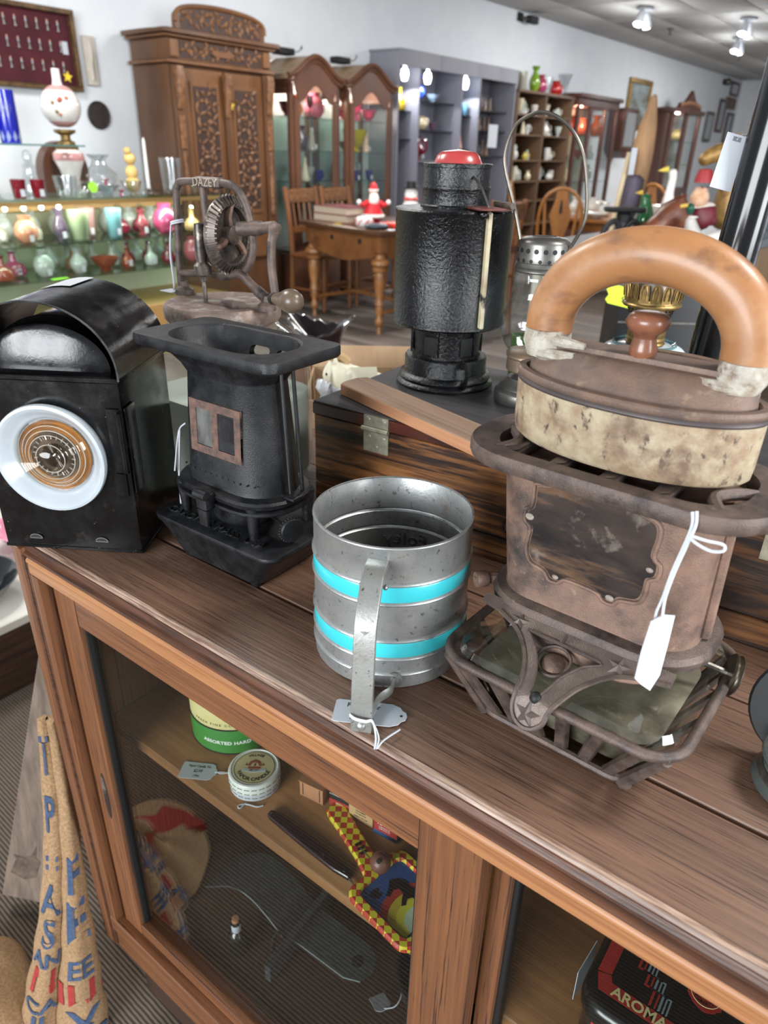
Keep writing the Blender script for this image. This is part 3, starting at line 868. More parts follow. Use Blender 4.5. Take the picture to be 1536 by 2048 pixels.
inv = (Matrix.Translation((-.2650, .3420, T+.0012)) @ Matrix.Rotation(R(30), 4, 'Z')).inverted()
sp = [mmw @ Vector(q) for q in ((.1240, -.0086, .0185), (.1257, -.004, .0170), (.1257, .004, .0160), (.1240, .0090, .0155), (.1290, .0150, .0060), (.1360, .0150, .0016), (.1290, .0190, .0040), (.1150, .0290, .0035))]
B().tube([inv @ q for q in smooth_path(sp)], .0008, 6).obj('string', M_string, tg)
sp = [mmw @ Vector(q) for q in ((.1240, -.0086, .0198), (.1258, -.004, .0185), (.1258, .004, .0175), (.1240, .0090, .0165), (.1300, .0130, .0070), (.1370, .0135, .0016))]
B().tube([inv @ q for q in smooth_path(sp)], .0008, 6).obj('string', M_string, tg)
# ------------------------------------------------------------------ scorched wooden crate
CB = .135
CR = R(3.5)
cx0, cy0 = -.552, .6015
crate = thing('wooden_crate', 'scorched wooden crate with brass hinges and a dark lid behind the sifter', 'crate', (cx0, cy0, T), CR)
M_scorch = mat('scorched_pine', (150, 98, 54), (52, 30, 19), 6, st=(.9, 1, 15), rough=.5, lo=.40, hi=.58, bump=.25, warp=1.2,
               spots=((28, 17, 12), 7, .52, .62, (.7, 1, 12)), spots2=((24, 16, 12), 3.2, .50, .72, (1.1, 1, 2.2)))
M_scorch_end = mat('scorched_end', (52, 34, 24), (22, 15, 12), 8, st=(1, 1, 6), rough=.6)
M_lidtop = mat('dark_grey_lid', (62, 60, 62), (46, 44, 47), 8, st=(1, 8, 8), rough=.55)
M_lidside = mat('dark_red_lid_edge', (86, 42, 30), (44, 24, 19), 7, st=(1, 5, 5), rough=.38, spots=((150, 92, 62), 26, .66, .8, (1, 1, 2)))
CW, CDp, CL = .74, .262, .1185
for z0, z1, dy in ((.001, .030, -.0006), (.031, .118, 0)):
    B().box(0, CW, dy, .012, z0, z1, b=.0008).obj('front_board', M_scorch, crate)
B().box(0, .012, .0125, CDp, .001, .118, b=.001).obj('end_board', M_scorch_end, crate)
B().box(CW-.012, CW, .0125, CDp, .001, .118, b=.001).obj('end_board', M_scorch_end, crate)
B().box(.0125, CW-.0125, CDp-.012, CDp, .001, .118).obj('back_board', M_scorch_end, crate)
lid = B().box(-.002, CW+.002, -.0015, CDp+.002, CL, CB-.002, b=.0015).obj('lid', M_lidside, crate)
B().box(-.001, CW+.001, -.0010, CDp+.001, CB-.0019, CB, b=.0009).obj('lid_top', M_lidtop, lid)
M_hinge = mat('brassy_hinge', (196, 192, 168), (160, 156, 134), 120, rough=.38, metal=.6, bump=.15)
for hx_ in (.0905, .512):
    h = B().box(hx_-.0165, hx_+.0165, -.0028, -.0014, CL+.0005, CL+.0155).obj('hinge', M_hinge, crate)
    B().box(hx_-.0165, hx_+.0165, -.0028, -.0008, CL-.0275, CL-.0010).obj('hinge_leaf', M_hinge, h)
    B().tube([(hx_-.0180, -.0040, CL), (hx_-.004, -.0040, CL)], .0030, 12).obj('hinge_knuckle', M_hinge, h)
    B().tube([(hx_-.0037, -.0040, CL), (hx_+.0175, -.0040, CL)], .0030, 12).obj('hinge_knuckle', M_hinge, h)
    for a, z in ((-.011, .011), (.0105, .0115), (-.010, -.009), (.0095, -.0085), (0, -.0205)):
        mm = Matrix.Translation((hx_+a, -.0026, CL+z)) @ Matrix.Rotation(R(90), 4, 'X')
        sc_ = B().lathe([(.0033, 0), (.0028, .0008), (.0005, .0011)], 12, m=mm)
        sc_.obj('screw', M_hinge, h)
mm = Matrix.Translation((.268, -.0004, .048)) @ Matrix.Rotation(R(90), 4, 'X')
B().lathe([(.0125, -.004), (.0125, .0004), (.0105, .0008), (.0100, -.002), (.0001, -.002)], 24, m=mm).obj('bored_hole', M_char, crate)
# stencil on the lid edge far right
text('stencil', 'COO', .014, mat('stencil_grey', (46, 34, 28), rough=.7), crate, (.468, -.0016, CL+.0072), (R(90), 0, 0), ext=.0001)

# dark disc and glass lid at the right end of the cabinet top
dk = thing('black_disc_paddle', 'black round metal disc standing at the right edge against the crate', 'disc', (.020, .5060, T), R(10))
mm = Matrix.Translation((0, 0, .046)) @ Matrix.Rotation(R(80), 4, 'X')
B().lathe([(.0001, -.002), (.044, -.002), (.0455, 0), (.044, .002), (.0001, .002)], 40, m=mm).obj('disc', mat('dull_black', (20, 21, 23), rough=.55), dk)
B().box(-.012, .012, -.012, .012, 0, .012, b=.002).obj('foot_block', M_char, dk)
jl = thing('glass_jar_lid', 'heavy clear glass jar lid with a wire rim at the right edge', 'jar lid', (.026, .4760, T))
B().lathe([(.030, 0), (.034, .002), (.0350, .006), (.031, .010), (.0290, .016), (.0300, .022), (.0325, .026), (.0315, .029), (.027, .030), (.024, .026), (.022, .012), (.0001, .010)], 36).obj('glass_body',
    glazed('heavy_glass', (214, 228, 222), .03, .9, 1.45), jl)
B().lathe([(.0312, .010), (.0322, .011), (.0300, .017), (.0290, .016)], 36).obj('metal_band', M_steel, jl)

# ------------------------------------------------------------------ lath lying on the crate
la = thing('wooden_lath', 'bare pale wooden lath lying along the front of the crate lid', 'lath', (-.548, .640, T+CB+.0005), R(-16.3))
M_lath = mat('weathered_lath', (142, 116, 96), (118, 95, 78), 4, st=(1.2, 30, 30), rough=.75, bump=.2, spots=((96, 74, 60), 10, .7, .78))
B().prism([(.006, 0), (.330, 0), (.330, .044), (.0, .044), (-.004, .030), (0, .010)], 0, .0135).obj('lath_board', M_lath, la, bev=.0012)
M_lathe_ = mat('fresh_lath_edge', (190, 138, 100), (162, 112, 80), 4, st=(1.2, 30, 30), rough=.7)
B().box(.007, .3295, -.0004, .0002, .0006, .0128).obj('sawn_edge', M_lathe_, la)

# ------------------------------------------------------------------ black signal lantern
lz = T+CB
lan = thing('signal_lantern', 'tall black tin railway hand lantern with a red glass top', 'lantern', (-.4790, .7720, lz+.0002), R(-36))
B().lathe([(.0615, 0), (.0620, .003), (.0600, .0065), (.0580, .0075), (.0590, .0100), (.0570, .0140), (.0530, .0160), (.0522, .0180), (.0520, .0340), (.0505, .0365), (.0430, .0372), (.0430, .040)], 56).obj('font', M_lantern, lan)
B().lathe([(.0425, .0400), (.0430, .0560), (.0440, .0700), (.0450, .0740)], 40).obj('throat', M_lantern, lan)
for k in range(6):
    a = R(60*k+12)
    mm = Matrix.Rotation(a, 4, 'Z')
    B().box(.0425, .0440, -.0085, .0085, .0425, .0640, m=mm).obj('vent_slot', M_char, lan)
    B().box(.0428, .0455, .0092, .0108, .0405, .0720, m=mm).obj('strut', M_lantern, lan)
B().lathe([(.0450, .0730), (.0680, .0765), (.0700, .0785), (.0695, .0815), (.0685, .0830), (.0690, .14), (.0690, .2030), (.0700, .2045), (.0705, .2060), (.0690, .2078), (.0640, .2082), (.0400, .2090)], 64).obj('body', M_lantern, lan)
B().lathe([(.0405, .2085), (.0410, .2105), (.0392, .2120), (.0390, .2260), (.0398, .2280), (.0402, .2295), (.0398, .2310), (.0390, .2330), (.0392, .2345), (.0388, .2360), (.0388, .2500), (.0396, .2505), (.0398, .2540), (.0392, .2548), (.0375, .2545), (.0370, .2480), (.0001, .2480)], 56).obj('chimney', M_lantern, lan)
M_redg = mat('red_lens', (168, 64, 62), (146, 50, 50), 30, rough=.3, coat=.3, spots=((90, 40, 38), 50, .68, .74))
B().lathe([(.0285, .2480), (.0280, .2540), (.0240, .2625), (.0200, .2660), (.0175, .2668), (.0001, .2690)], 40).obj('red_lens', M_redg, lan, sharp=60)
B().tube(smooth_path([(.0385, .004, .2420), (.0430, .004, .2400), (.0560, .006, .2330), (.0690, .009, .2180), (.0740, .012, .2060)], 5), .0013, 6).obj('bail_wire', M_steel, lan)
B().tube(smooth_path([(.0525, 0, .0330), (.0600, 0, .0360), (.0680, 0, .0330), (.0700, 0, .0230), (.0660, 0, .0130), (.0580, 0, .0100), (.0530, 0, .0130)], 5), .0052, 8, flat=.22).obj('carrying_loop', M_lantern, lan)
# back bracket plate with flaked cream paint, hinged lid flap at its top
B().box(.060, .0745, .010, .0150, .082, .208, b=.001).obj('back_plate', mat('flaked_cream_paint', (196, 188, 160), (150, 132, 104), 20, rough=.7, bump=.6, bscale=40,
     spots=((34, 30, 28), 22, .55, .62)), lan)
fl = B().box(.038, .079, -.002, .034, .2095, .2125, b=.001).obj('side_door_flap', mat('red_oxide_paint', (112, 56, 48), (70, 40, 36), 14, rough=.5), lan)
B().tube([(.038, .034, .2150), (.082, .034, .2150)], .0035, 8).obj('flap_hinge', M_rust_dark, lan)
B().ball(.0055, (.0775, .002, .2050), 10, 6, (1.3, .8, .7)).obj('catch', M_lantern, lan)
B().tube(smooth_path([(-.0690, -.003, .0960), (-.0740, -.003, .0920), (-.0735, -.003, .0840), (-.0690, -.002, .0800)], 4), .0018, 6).obj('hook', M_lantern, lan)

# ------------------------------------------------------------------ small clear globe lantern with wire bail
gx, gy = -.3600, .7710
gl_ = thing('globe_lantern', 'small clear glass skating lantern with perforated grey cap and wire bail', 'lantern', (gx, gy, lz+.0002), R(0))
M_pew = mat('dull_pewter', (132, 130, 126), (104, 102, 98), 26, rough=.38, metal=.8, bump=.15, spots=((150, 116, 92), 30, .66, .8))
M_pewc = mat('copper_stained_pewter', (156, 132, 112), (126, 116, 104), 22, rough=.42, metal=.7)
B().lathe([(.0385, 0), (.0395, .002), (.0395, .0120), (.0385, .0140), (.0345, .0170), (.0345, .0185), (.0320, .0215), (.0250, .0270), (.0245, .0285), (.0170, .0320), (.015, .034), (.015, .0375)], 44).obj('oil_tank', M_pew, gl_)
B().lathe([(.0150, .0360), (.0270, .0370), (.0285, .0390), (.0280, .0520), (.0295, .0540), (.0290, .0560), (.0300, .0585), (.0280, .0600)], 40).obj('burner_collar', M_pewc, gl_)
gp = [(.0268, .0590), (.0300, .0630), (.0350, .0690), (.0395, .0780), (.0408, .0880), (.0395, .0980), (.0350, .1100), (.0308, .1200), (.0290, .1280), (.0300, .1360), (.0310, .1420), (.0295, .1480), (.0268, .1510)]
B().shell(gp, 44, .0012).obj('globe', M_vglass, gl_)
cap = [(.0290, .1490), (.0300, .1505), (.0296, .1525), (.0285, .1535), (.0292, .1550), (.0282, .1570), (.0274, .1590), (.0285, .1600), (.0288, .1640), (.0285, .1660), (.0286, .1780), (.0280, .1810), (.0240, .1845), (.0150, .1860), (.0140, .1852), (.0001, .1850)]
B().lathe(cap, 48).obj('cap', M_pew, gl_)
for k in range(18):
    a = 2*math.pi*k/18
    for z, r_, da in ((.1725, .0027, 0), (.1622, .0021, .5)):
        aa = a+da*2*math.pi/18
        mm = Matrix.Rotation(aa, 4, 'Z') @ Matrix.Translation((.0284, 0, z)) @ Matrix.Rotation(R(90), 4, 'Y')
        B().lathe([(r_, -.001), (r_, .0004), (.0001, .0005)], 8, m=mm).obj('cap_hole', M_char, gl_)
bail = [(-.3738, .3071), (-.392, .3465), (-.407, .382), (-.4105, .402), (-.4020, .4260), (-.3855, .4362), (-.3691, .4389), (-.3461, .430), (-.3271, .4103), (-.3165, .3836), (-.3109, .3419), (-.307, .3090)]
k_ = gy/.755
bp = [((x*k_-gx), 0.0, .4-(.4-z)*k_-CB) for x, z in bail]
bp[0] = (-.0265, 0, .168); bp.insert(0, (-.0290, 0, .163)); bp[-1] = (.0270, 0, .170); bp.append((.0290, 0, .165))
B().tube(smooth_path(bp, 5), .0020, 8).obj('bail', mat('bail_wire', (128, 122, 112), (96, 90, 84), 30, rough=.35, metal=.85), gl_)

# ------------------------------------------------------------------ oil lamp with brass burner
ol = thing('oil_lamp', 'oil lamp with brass coronet burner and pale opal glass font behind the flat iron', 'lamp', (-.2400, .7960, lz+.0002))
B().lathe([(.034, 0), (.040, .004), (.047, .020), (.0505, .042), (.0500, .060), (.046, .072), (.038, .0805), (.033, .0830), (.031, .0835)], 44).obj('font', mat('opal_glass', (214, 228, 234), rough=.12, coat=.5), ol)
B().lathe([(.0305, .0820), (.0320, .0845), (.0310, .0865), (.0295, .0850), (.020, .0800)], 36).obj('font_rim', glazed('aqua_glass', (120, 160, 165), .05, .6), ol)
B().lathe([(.0180, .078), (.0185, .0840), (.0200, .0860), (.0180, .0880), (.0195, .0900), (.0180, .0925), (.0190, .0950), (.0185, .1010), (.0215, .1040), (.0225, .1080), (.0190, .1130)], 32).obj('threaded_collar', M_brass, ol)
B().lathe([(.0180, .1120), (.0195, .1140), (.0205, .1200), (.0220, .1240)], 36).obj('perforated_gallery', M_brass, ol)
for k in range(26):
    a = 2*math.pi*k/26
    for z, o_ in ((.1155, 0), (.1185, .5), (.1215, 0)):
        aa = a+o_*2*math.pi/26
        mm = Matrix.Rotation(aa, 4, 'Z') @ Matrix.Translation((.0204+(z-.1155)*.3, 0, z)) @ Matrix.Rotation(R(90), 4, 'Y')
        B().lathe([(.0011, -.001), (.0011, .0002), (.0001, .0003)], 6, m=mm).obj('air_hole', M_char, ol)
B().lathe([(.0215, .1225), (.0275, .1245), (.0285, .1265), (.0280, .1280), (.0265, .1290), (.0265, .1330)], 40).obj('gallery_ring', M_brass, ol)
for k in range(16):
    a = 2*math.pi*k/16
    mm = Matrix.Rotation(a, 4, 'Z')
    pts = [(-.0043, .1310), (.0043, .1310), (.0046, .1420), (.0034, .1480), (0, .1505), (-.0034, .1480), (-.0046, .1420)]
    b = B().loft([[(.0262+(z-.131)*.10, x, z) for x, z in pts], [(.0270+(z-.131)*.10, x, z) for x, z in pts]], m=mm)
    b.tube([(.0276+(z-.131)*.10, x*.55, z) for x, z in ((-.0043, .134), (-.0046, .142), (-.0020, .1475), (.0020, .1475), (.0046, .142), (.0043, .134))], .0006, 5, m=mm)
    b.obj('coronet_prong', M_brass, ol)
B().lathe([(.0205, .1310), (.0200, .1430), (.0175, .1510), (.0110, .1545), (.0001, .1550)], 28).obj('burner_dome', mat('tarnished_dome', (124, 112, 98), (92, 82, 74), 30, rough=.4, metal=.7), ol)
mm = Matrix.Translation((.004, -.0135, .1520)) @ Matrix.Rotation(R(60), 4, 'X')
B().lathe([(.004, -.002), (.004, .0015), (.0001, .0016)], 12, m=mm).obj('wick_slot', M_char, ol)
ol.scale = (1.07, 1.07, 1.0)

# ------------------------------------------------------------------ tall black tube standing on the crate, with its tag
tb = thing('black_metal_tube', 'tall black tin torch tube standing on the crate behind the flat iron', 'torch', (-.1580, .7060, lz+.0006), 0, rot=(R(-1.6), R(2.4), 0))
b = B()
b.loft([rrect(.062, .050, .024, 0, 8), rrect(.070, .056, .027, .006, 8), rrect(.071, .057, .028, .040, 8), rrect(.060, .050, .024, .058, 8), rrect(.040, .038, .018, .074, 8), rrect(.034, .034, .0165, .090, 8)])
b.obj('boot', M_black_paint, tb)
B().lathe([(.0175, .082), (.0175, .470), (.0172, .475), (.0001, .476)], 40).obj('tube', mat('black_enamel_tube', (10, 10, 12), (16, 16, 18), 8, rough=.16, spots=((150, 146, 140), 60, .76, .8)), tb)
ca_, sa_ = math.cos(R(-126)), math.sin(R(-126))
for a in (158, -18):
    B().tube([(.0180*math.cos(R(a)), .0180*math.sin(R(a)), z) for z in (.088, .2, .33, .472)], .0015, 6).obj('folded_seam', M_black_paint if a > 0 else mat('worn_seam', (150, 152, 156), (70, 70, 72), 30, rough=.3, metal=.6), tb)
tg2 = thing('price_tag', 'white hang tag on a string beside the tall black tube', 'tag', (-.1720, .6980, 1.2580), 0, rot=(R(-10), R(12), R(37)))
B().box(-.0095, .0095, -.0004, .0004, 0, .0430, b=.0002).obj('card', M_white, tg2)
B().box(-.0035, .0035, -.0006, .0006, .0375, .0410).obj('eyelet', mat('grey_eyelet', (120, 124, 132), rough=.6), tg2)
B().tube([(0, -.001, .0390), (.004, .002, .044), (.0120, .006, .0470)], .0006, 5).obj('string', M_string, tg2)

# ------------------------------------------------------------------ rusty glass-font sad-iron stove
stx, sty = -.1340, .4580
sto = thing('kerosene_stove', 'rusty iron table stove with mica window, stars and a glass oil font', 'stove', (stx, sty, T), R(-2))
M_steel_star = mat('worn_star_iron', (128, 116, 108), (92, 82, 78), 40, rough=.4, metal=.5)
# basket
b = B()
lo_ = rrect(.124, .114, .016, .004, 6); hi_ = rrect(.184, .156, .026, .0555, 6)
B().tube(rrect(.124, .114, .016, .0035, 6), .0034, 8, closed=True).obj('basket_foot_ring', M_rust_dark, sto)
B().tube(hi_, .0040, 10, closed=True).obj('basket_rim', M_rust_dark, sto)
def slat(x0, y0, x1, y1, nx, ny, w, th=.0034):
    p0 = Vector((x0, y0, .0045)); p1 = Vector((x1, y1, .0540))
    t = Vector((-ny, nx, 0)); n_ = Vector((nx, ny, 0))
    bb = B().loft([[p0-t*w-n_*th, p0+t*w-n_*th, p0+t*w*.7+n_*th*.3, p0+t*w*.35, p0-t*w*.35, p0-t*w*.7+n_*th*.3],
                   [p1-t*w-n_*th, p1+t*w-n_*th, p1+t*w*.7+n_*th*.3, p1+t*w*.35, p1-t*w*.35, p1-t*w*.7+n_*th*.3]])
    bb.obj('basket_slat', M_rust_dark, sto)
for k in range(6):
    f = -1+2*k/5
    for s_ in (-1, 1):
        slat(f*.046, s_*.0575, f*.070, s_*.0785, 0, s_, .0055)
for k in range(4):
    f = -1+2*k/3
    for s_ in (-1, 1):
        slat(s_*.0625, f*.040, s_*.0925, f*.058, s_, 0, .0050)
for sx in (-1, 1):
    for sy in (-1, 1):
        B().tube([(sx*.0585, sy*.0535, .001), (sx*.060, sy*.055, .006), (sx*.0850, sy*.0720, .054)], [.0062, .0052, .0042], 8).obj('corner_leg', M_rust_dark, sto)
# font
M_font = glass('old_green_glass', (.965, .975, .945), .03, 1.8)
B().loft([rrect(.112, .102, .014, .0075, 6), rrect(.120, .110, .018, .010, 6), rrect(.158, .136, .026, .048, 6), rrect(.172, .148, .028, .0535, 6), rrect(.174, .150, .028, .0590, 6), rrect(.168, .144, .026, .0640, 6),
          rrect(.140, .122, .024, .0680, 6), rrect(.110, .090, .03, .0705, 6)]).obj('glass_font', M_font, sto)
B().loft([rrect(.108, .098, .014, .011, 6), rrect(.146, .124, .022, .044, 6), rrect(.140, .118, .022, .0445, 6)]).obj('oil_residue', mat('dark_oil_residue', (122, 117, 100), (158, 152, 134), 40, rough=.3, spots=((66, 58, 50), 13, .5, .70)), sto)
text('moulded_lettering', 'PAT', .013, M_font, sto, (.044, -.062, .0650), (R(16), 0, R(0)), ext=.0008)
B().loft([rrect(.118, .080, .036, .0690, 8), rrect(.124, .084, .038, .072, 8), rrect(.118, .080, .036, .0790, 8), rrect(.124, .086, .038, .0860, 8)]).obj('burner_base', M_rust, sto)
bx, by = -.0045, .0190          # body centre
# lower body plate with skirt
B().loft([rrect(.160, .096, .040, .0800, 8, bx, by), rrect(.172, .108, .046, .0845, 8, bx, by), rrect(.173, .109, .046, .0905, 8, bx, by), rrect(.168, .104, .044, .0945, 8, bx, by), rrect(.155, .090, .038, .0965, 8, bx, by)]).obj('lower_plate', M_rust_dark, sto)
b = B()
b.loft([rrect(.1540, .0880, .034, .0940, 8, bx, by), rrect(.1500, .0850, .030, .0990, 8, bx, by), rrect(.1540, .0850, .026, .150, 8, bx-.003, by), rrect(.1580, .0850, .024, .2040, 8, bx-.006, by)])
b.obj('body', M_rust, sto)
for s_ in (-1, 1):
    B().tube([(bx+s_*.0765, by-.004, .098), (bx-.006+s_*.0800, by-.004, .203)], .0045, 8).obj('corner_rib', M_rust, sto)
# scalloped window: pane and raised rim
wc = (-.0085, .160)
half = [(-.044, .030), (-.030, .0335), (-.025, .0375), (-.019, .0385), (-.014, .0345), (0, .0335), (.014, .0345), (.019, .0385), (.026, .0375), (.030, .0330), (.042, .0290),
        (.0445, .020), (.0435, .006), (.0485, .001), (.0485, -.008), (.0435, -.012), (.0430, -.022), (.040, -.030), (.028, -.0335), (.024, -.0385), (.017, -.0385), (.012, -.0345), (0, -.0335), (-.012, -.034), (-.017, -.0385), (-.024, -.0385), (-.029, -.033), (-.040, -.030), (-.0445, -.020), (-.0435, -.004), (-.0480, .001), (-.0485, .009), (-.0440, .014)]
sm = [(q.x, q.z) for q in smooth_path([(x, 0, z) for x, z in half+half[:1]], 4)][:-1]
yf = by-.0425
M_pane = mat('smoked_mica_pane', (70, 60, 56), (34, 31, 32), 16, st=(1, 1, 2.4), rough=.10, r2=.2, spots=((140, 104, 76), 14, .54, .74, (.5, 1, 3)), spots2=((176, 164, 150), 30, .60, .86))
B().prism([(wc[0]+x*.98, wc[1]+z*.98) for x, z in sm], yf-.0006, yf+.002, 'y').obj('window_pane', M_pane, sto)
B().tube([(wc[0]+x*1.04, yf-.0008, wc[1]+z*1.05) for x, z in sm], .0016, 8, closed=True).obj('window_rim', M_rust, sto)
for x, z, r_ in ((-.0465, .005, .0028), (.0445, -.004, .002), (.022, -.036, .0025), (-.02, -.036, .002)):
    B().ball(r_, (wc[0]+x, yf-.0010, wc[1]+z), 8, 5, (1.3, .4, 1)).obj('plaster_dab', mat('white_cement', (158, 148, 138), (120, 104, 94), 300, rough=.9), sto)
# top plate: ring with bars and looped ends
zt_ = .2080
px, py_ = -.0090, .0120
outer = rrect(.216, .112, .046, 0, 10, px, py_); inner_ = rrect(.176, .084, .034, 0, 10, px, py_)
b = B()
n_ = len(outer)
lps = [[(q[0], q[1], zt_-.006) for q in inner_], [(q[0], q[1], zt_-.006) for q in outer], [(px+(q[0]-px)*1.012, py_+(q[1]-py_)*1.02, zt_-.003) for q in outer], [(px+(q[0]-px)*1.012, py_+(q[1]-py_)*1.02, zt_+.003) for q in outer], [(q[0], q[1], zt_+.0055) for q in outer], [(q[0], q[1], zt_+.0055) for q in inner_], [(q[0], q[1], zt_-.006) for q in inner_]]
b.loft(lps, cap0=False, cap1=False)
b.obj('top_rim', M_rust_dark, sto)
for x in (-.066, -.030, .006, .042):
    B().box(px+x-.006, px+x+.006, py_-.0425, py_+.0425, zt_-.004, zt_+.0048, b=.0015).obj('grate_bar', M_rust_dark, sto)
for s_ in (-1, 1):
    B().tube(smooth_path([(px+s_*.078, py_-.038, zt_+.002), (px+s_*.070, py_-.022, zt_+.004), (px+s_*.079, py_-.006, zt_+.004), (px+s_*.088, py_+.004, zt_+.002)], 4), .0042, 8).obj('end_loop', M_rust_dark, sto)
B().loft([rrect(.158, .080, .026, zt_-.012, 6, bx-.006, by), rrect(.158, .080, .026, zt_-.0062, 6, bx-.006, by)]).obj('inner_deck', M_rust_dark, sto)
# star bracket, leaning out from the lower plate to the basket rim
def bend(x, s_, n):
    """flat bracket sheet -> sloping out from the lower plate, then drooping over the basket rim"""
    P0 = Vector((0, -.0350, .0860)); d1 = Vector((0, -.0560, -.0250)).normalized(); L1 = .0560
    d2 = Vector((0, -.018, -.0400)).normalized(); n1 = Vector((0, -d1.z, d1.y)); n2 = Vector((0, -d2.z, d2.y))
    n1 = -n1 if n1.y > 0 else n1; n2 = -n2 if n2.y > 0 else n2
    w_ = max(0, min(1, (s_-L1+.012)/.024))
    p = P0+d1*min(s_, L1)+d2*max(0, s_-L1)
    return p+n1.lerp(n2, w_).normalized()*n+Vector((x-.002, -.02*x, 0))
def warp_obj(o):
    for v_ in o.data.vertices:
        v_.co = bend(*v_.co)
    o.data.shade_smooth(); o.data.set_sharp_from_angle(angle=R(40))
Z_ = 1.20
out_ = [(-.078, -.006), (.072, -.006), (.072, .004), (.052, .0085), (.036, .0165), (.022, .0330), (.0150, .0480), (.0105, .0610), (.0095, .0680), (.0040, .0745), (-.0030, .0765), (-.0105, .0735), (-.0150, .0660), (-.0160, .0560), (-.0185, .0420), (-.0260, .0270), (-.0400, .0130), (-.0600, .0045), (-.078, .002)]
mid_ = [(q.x, q.y) for q in smooth_path([(x, y_, 0) for x, y_ in out_[2:-1]], 5)]
ou = [out_[0], (-.05, -.006), (-.02, -.006), (.02, -.006), (.05, -.006), out_[1]]+mid_+[out_[-1]]
tri = [(-.0330, .0095), (.0240, .0095), (.0160, .0185), (.0070, .0330), (.0030, .0460), (-.0010, .0540), (-.0060, .0530), (-.0090, .0420), (-.0160, .0270), (-.0250, .0160)]
tr = [(q.x, q.y) for q in smooth_path([(x, y_, 0) for x, y_ in tri+tri[:1]], 4)][:-1]
M_brk = mat('grey_cast_bracket', (118, 104, 97), (92, 80, 75), 50, rough=.42, bump=.4, bscale=800, metal=.35)
brk = B().prism(ou, -.0005, .0030).obj('star_bracket', M_brk, sto)
cut(brk, [B().prism(tr, -.01, .01).obj('c', M_rust_dark)])
bm_ = bmesh.new(); bm_.from_mesh(brk.data)
bmesh.ops.triangulate(bm_, faces=bm_.faces); bmesh.ops.subdivide_edges(bm_, edges=[e_ for e_ in bm_.edges if e_.calc_length() > .012], cuts=2)
bm_.to_mesh(brk.data); bm_.free()
warp_obj(brk)
B().tube([bend(x, y_, .0028) for x, y_ in mid_], .0019, 6).obj('bracket_beading', M_rust_dark, sto)
B().tube([bend(x, y_, .0028) for x, y_ in tr], .0011, 6, closed=True).obj('bracket_beading', M_rust_dark, sto)
for x, y_ in ((-.0420, .0060), (.0370, .0070), (-.0030, .0670)):
    k_s = .0092 if y_ < .05 else .0105
    st_ = [(x+(k_s if k % 2 == 0 else k_s*.42)*math.sin(R(36*k)), y_-(k_s if k % 2 == 0 else k_s*.42)*math.cos(R(36*k))) for k in range(10)]
    b = B(); vs = [tuple(bend(q[0], q[1], .0029)) for q in st_]+[tuple(bend(x, y_, .0062))]
    b.add(vs, [(k, (k+1) % 10, 10) for k in range(10)]+[tuple(range(9, -1, -1))])
    b.obj('raised_star', M_steel_star, sto, sharp=5)
B().tube([bend(-.0060+.0125*math.cos(R(a)), .0210+.0125*math.sin(R(a)), -.0035) for a in range(0, 360, 18)], .0013, 6, closed=True).obj('ring_pull', M_rust_dark, sto)
B().ball(.0105, bend(-.0060, .0210, -.0075), 16, 8, (1, 1, .55)).obj('filler_cap', M_rust, sto)
B().tube([bend(-.0060, .0015, .0026), bend(-.0060, .0085, .0026)], .0018, 6).obj('cast_rib', M_rust_dark, sto)
B().ball(.0046, bend(-.0015, .0545, .0010), 10, 8).obj('bracket_knob', M_char, sto)
# wick knob at right, hinge lug at left
p0 = Vector((.062, .030, .0660)); p1 = Vector((.0930, .0400, .0585))
B().tube([p0, p1], .0026, 8).obj('wick_shaft', M_steel, sto)
mm = (p1-p0).to_track_quat('Z', 'Y').to_matrix().to_4x4(); mm.translation = p1
B().lathe([(.003, -.004), (.0150, -.0035), (.0160, -.0022), (.0150, -.0012), (.0145, 0), (.0150, .0012), (.0160, .0022), (.0150, .0035), (.006, .0045), (.0001, .0046)], 32, m=mm).obj('wick_knob', mat('dark_bronze', (92, 84, 72), (66, 60, 54), 24, rough=.32, metal=.8), sto)
b = B().tube([(bx-.076, by-.018, .0895), (bx-.089, by-.030, .0905)], .0050, 8)
b.obj('hinge_lug', M_rust, sto)
mm = Matrix.Translation((bx-.0900, by-.034, .0905)) @ Matrix.Rotation(R(90), 4, 'X') @ Matrix.Rotation(R(-35), 4, 'Y')
B().lathe([(.0062, -.005), (.0068, -.004), (.0068, .004), (.0062, .005), (.0028, .0052), (.0026, .0064), (.0001, .0066)], 18, m=mm).obj('hinge_pin', M_rust, sto)
B().ball(.0050, (bx-.080, by+.008, .1010), 10, 6).obj('lug_knob', M_rust, sto)
# its tag on a twisted string
lp = [(.0580, -.0455, .2150), (.0600, -.0470, .2080), (.0590, -.0480, .1960), (.0560, -.0500, .1750), (.0545, -.0510, .1560), (.0530, -.0520, .1440), (.0545, -.0525, .1370), (.0570, -.0522, .1420), (.0560, -.0512, .1560), (.0575, -.0500, .1750), (.0605, -.0485, .1960), (.0620, -.0470, .2080), (.0600, -.0440, .2155)]
b = B().tube(smooth_path(lp, 4), .0010, 6)
st1 = b.obj('tag_string', M_string, sto)
B().tube(smooth_path([(.0600, -.0480, .2000), (.0660, -.0500, .1980), (.0740, -.0490, .1960), (.0800, -.0470, .1975), (.0790, -.0465, .2010), (.0700, -.0480, .2010), (.0610, -.0480, .2010)], 4), .0011, 6).obj('string_bow', M_string, sto)
tg3 = thing('price_tag', 'long white card tag seen edge on, hanging from the front of the rusty stove', 'tag', (stx+.0545, sty-.0545, T+.0900), 0, rot=(0, R(2), R(58)))
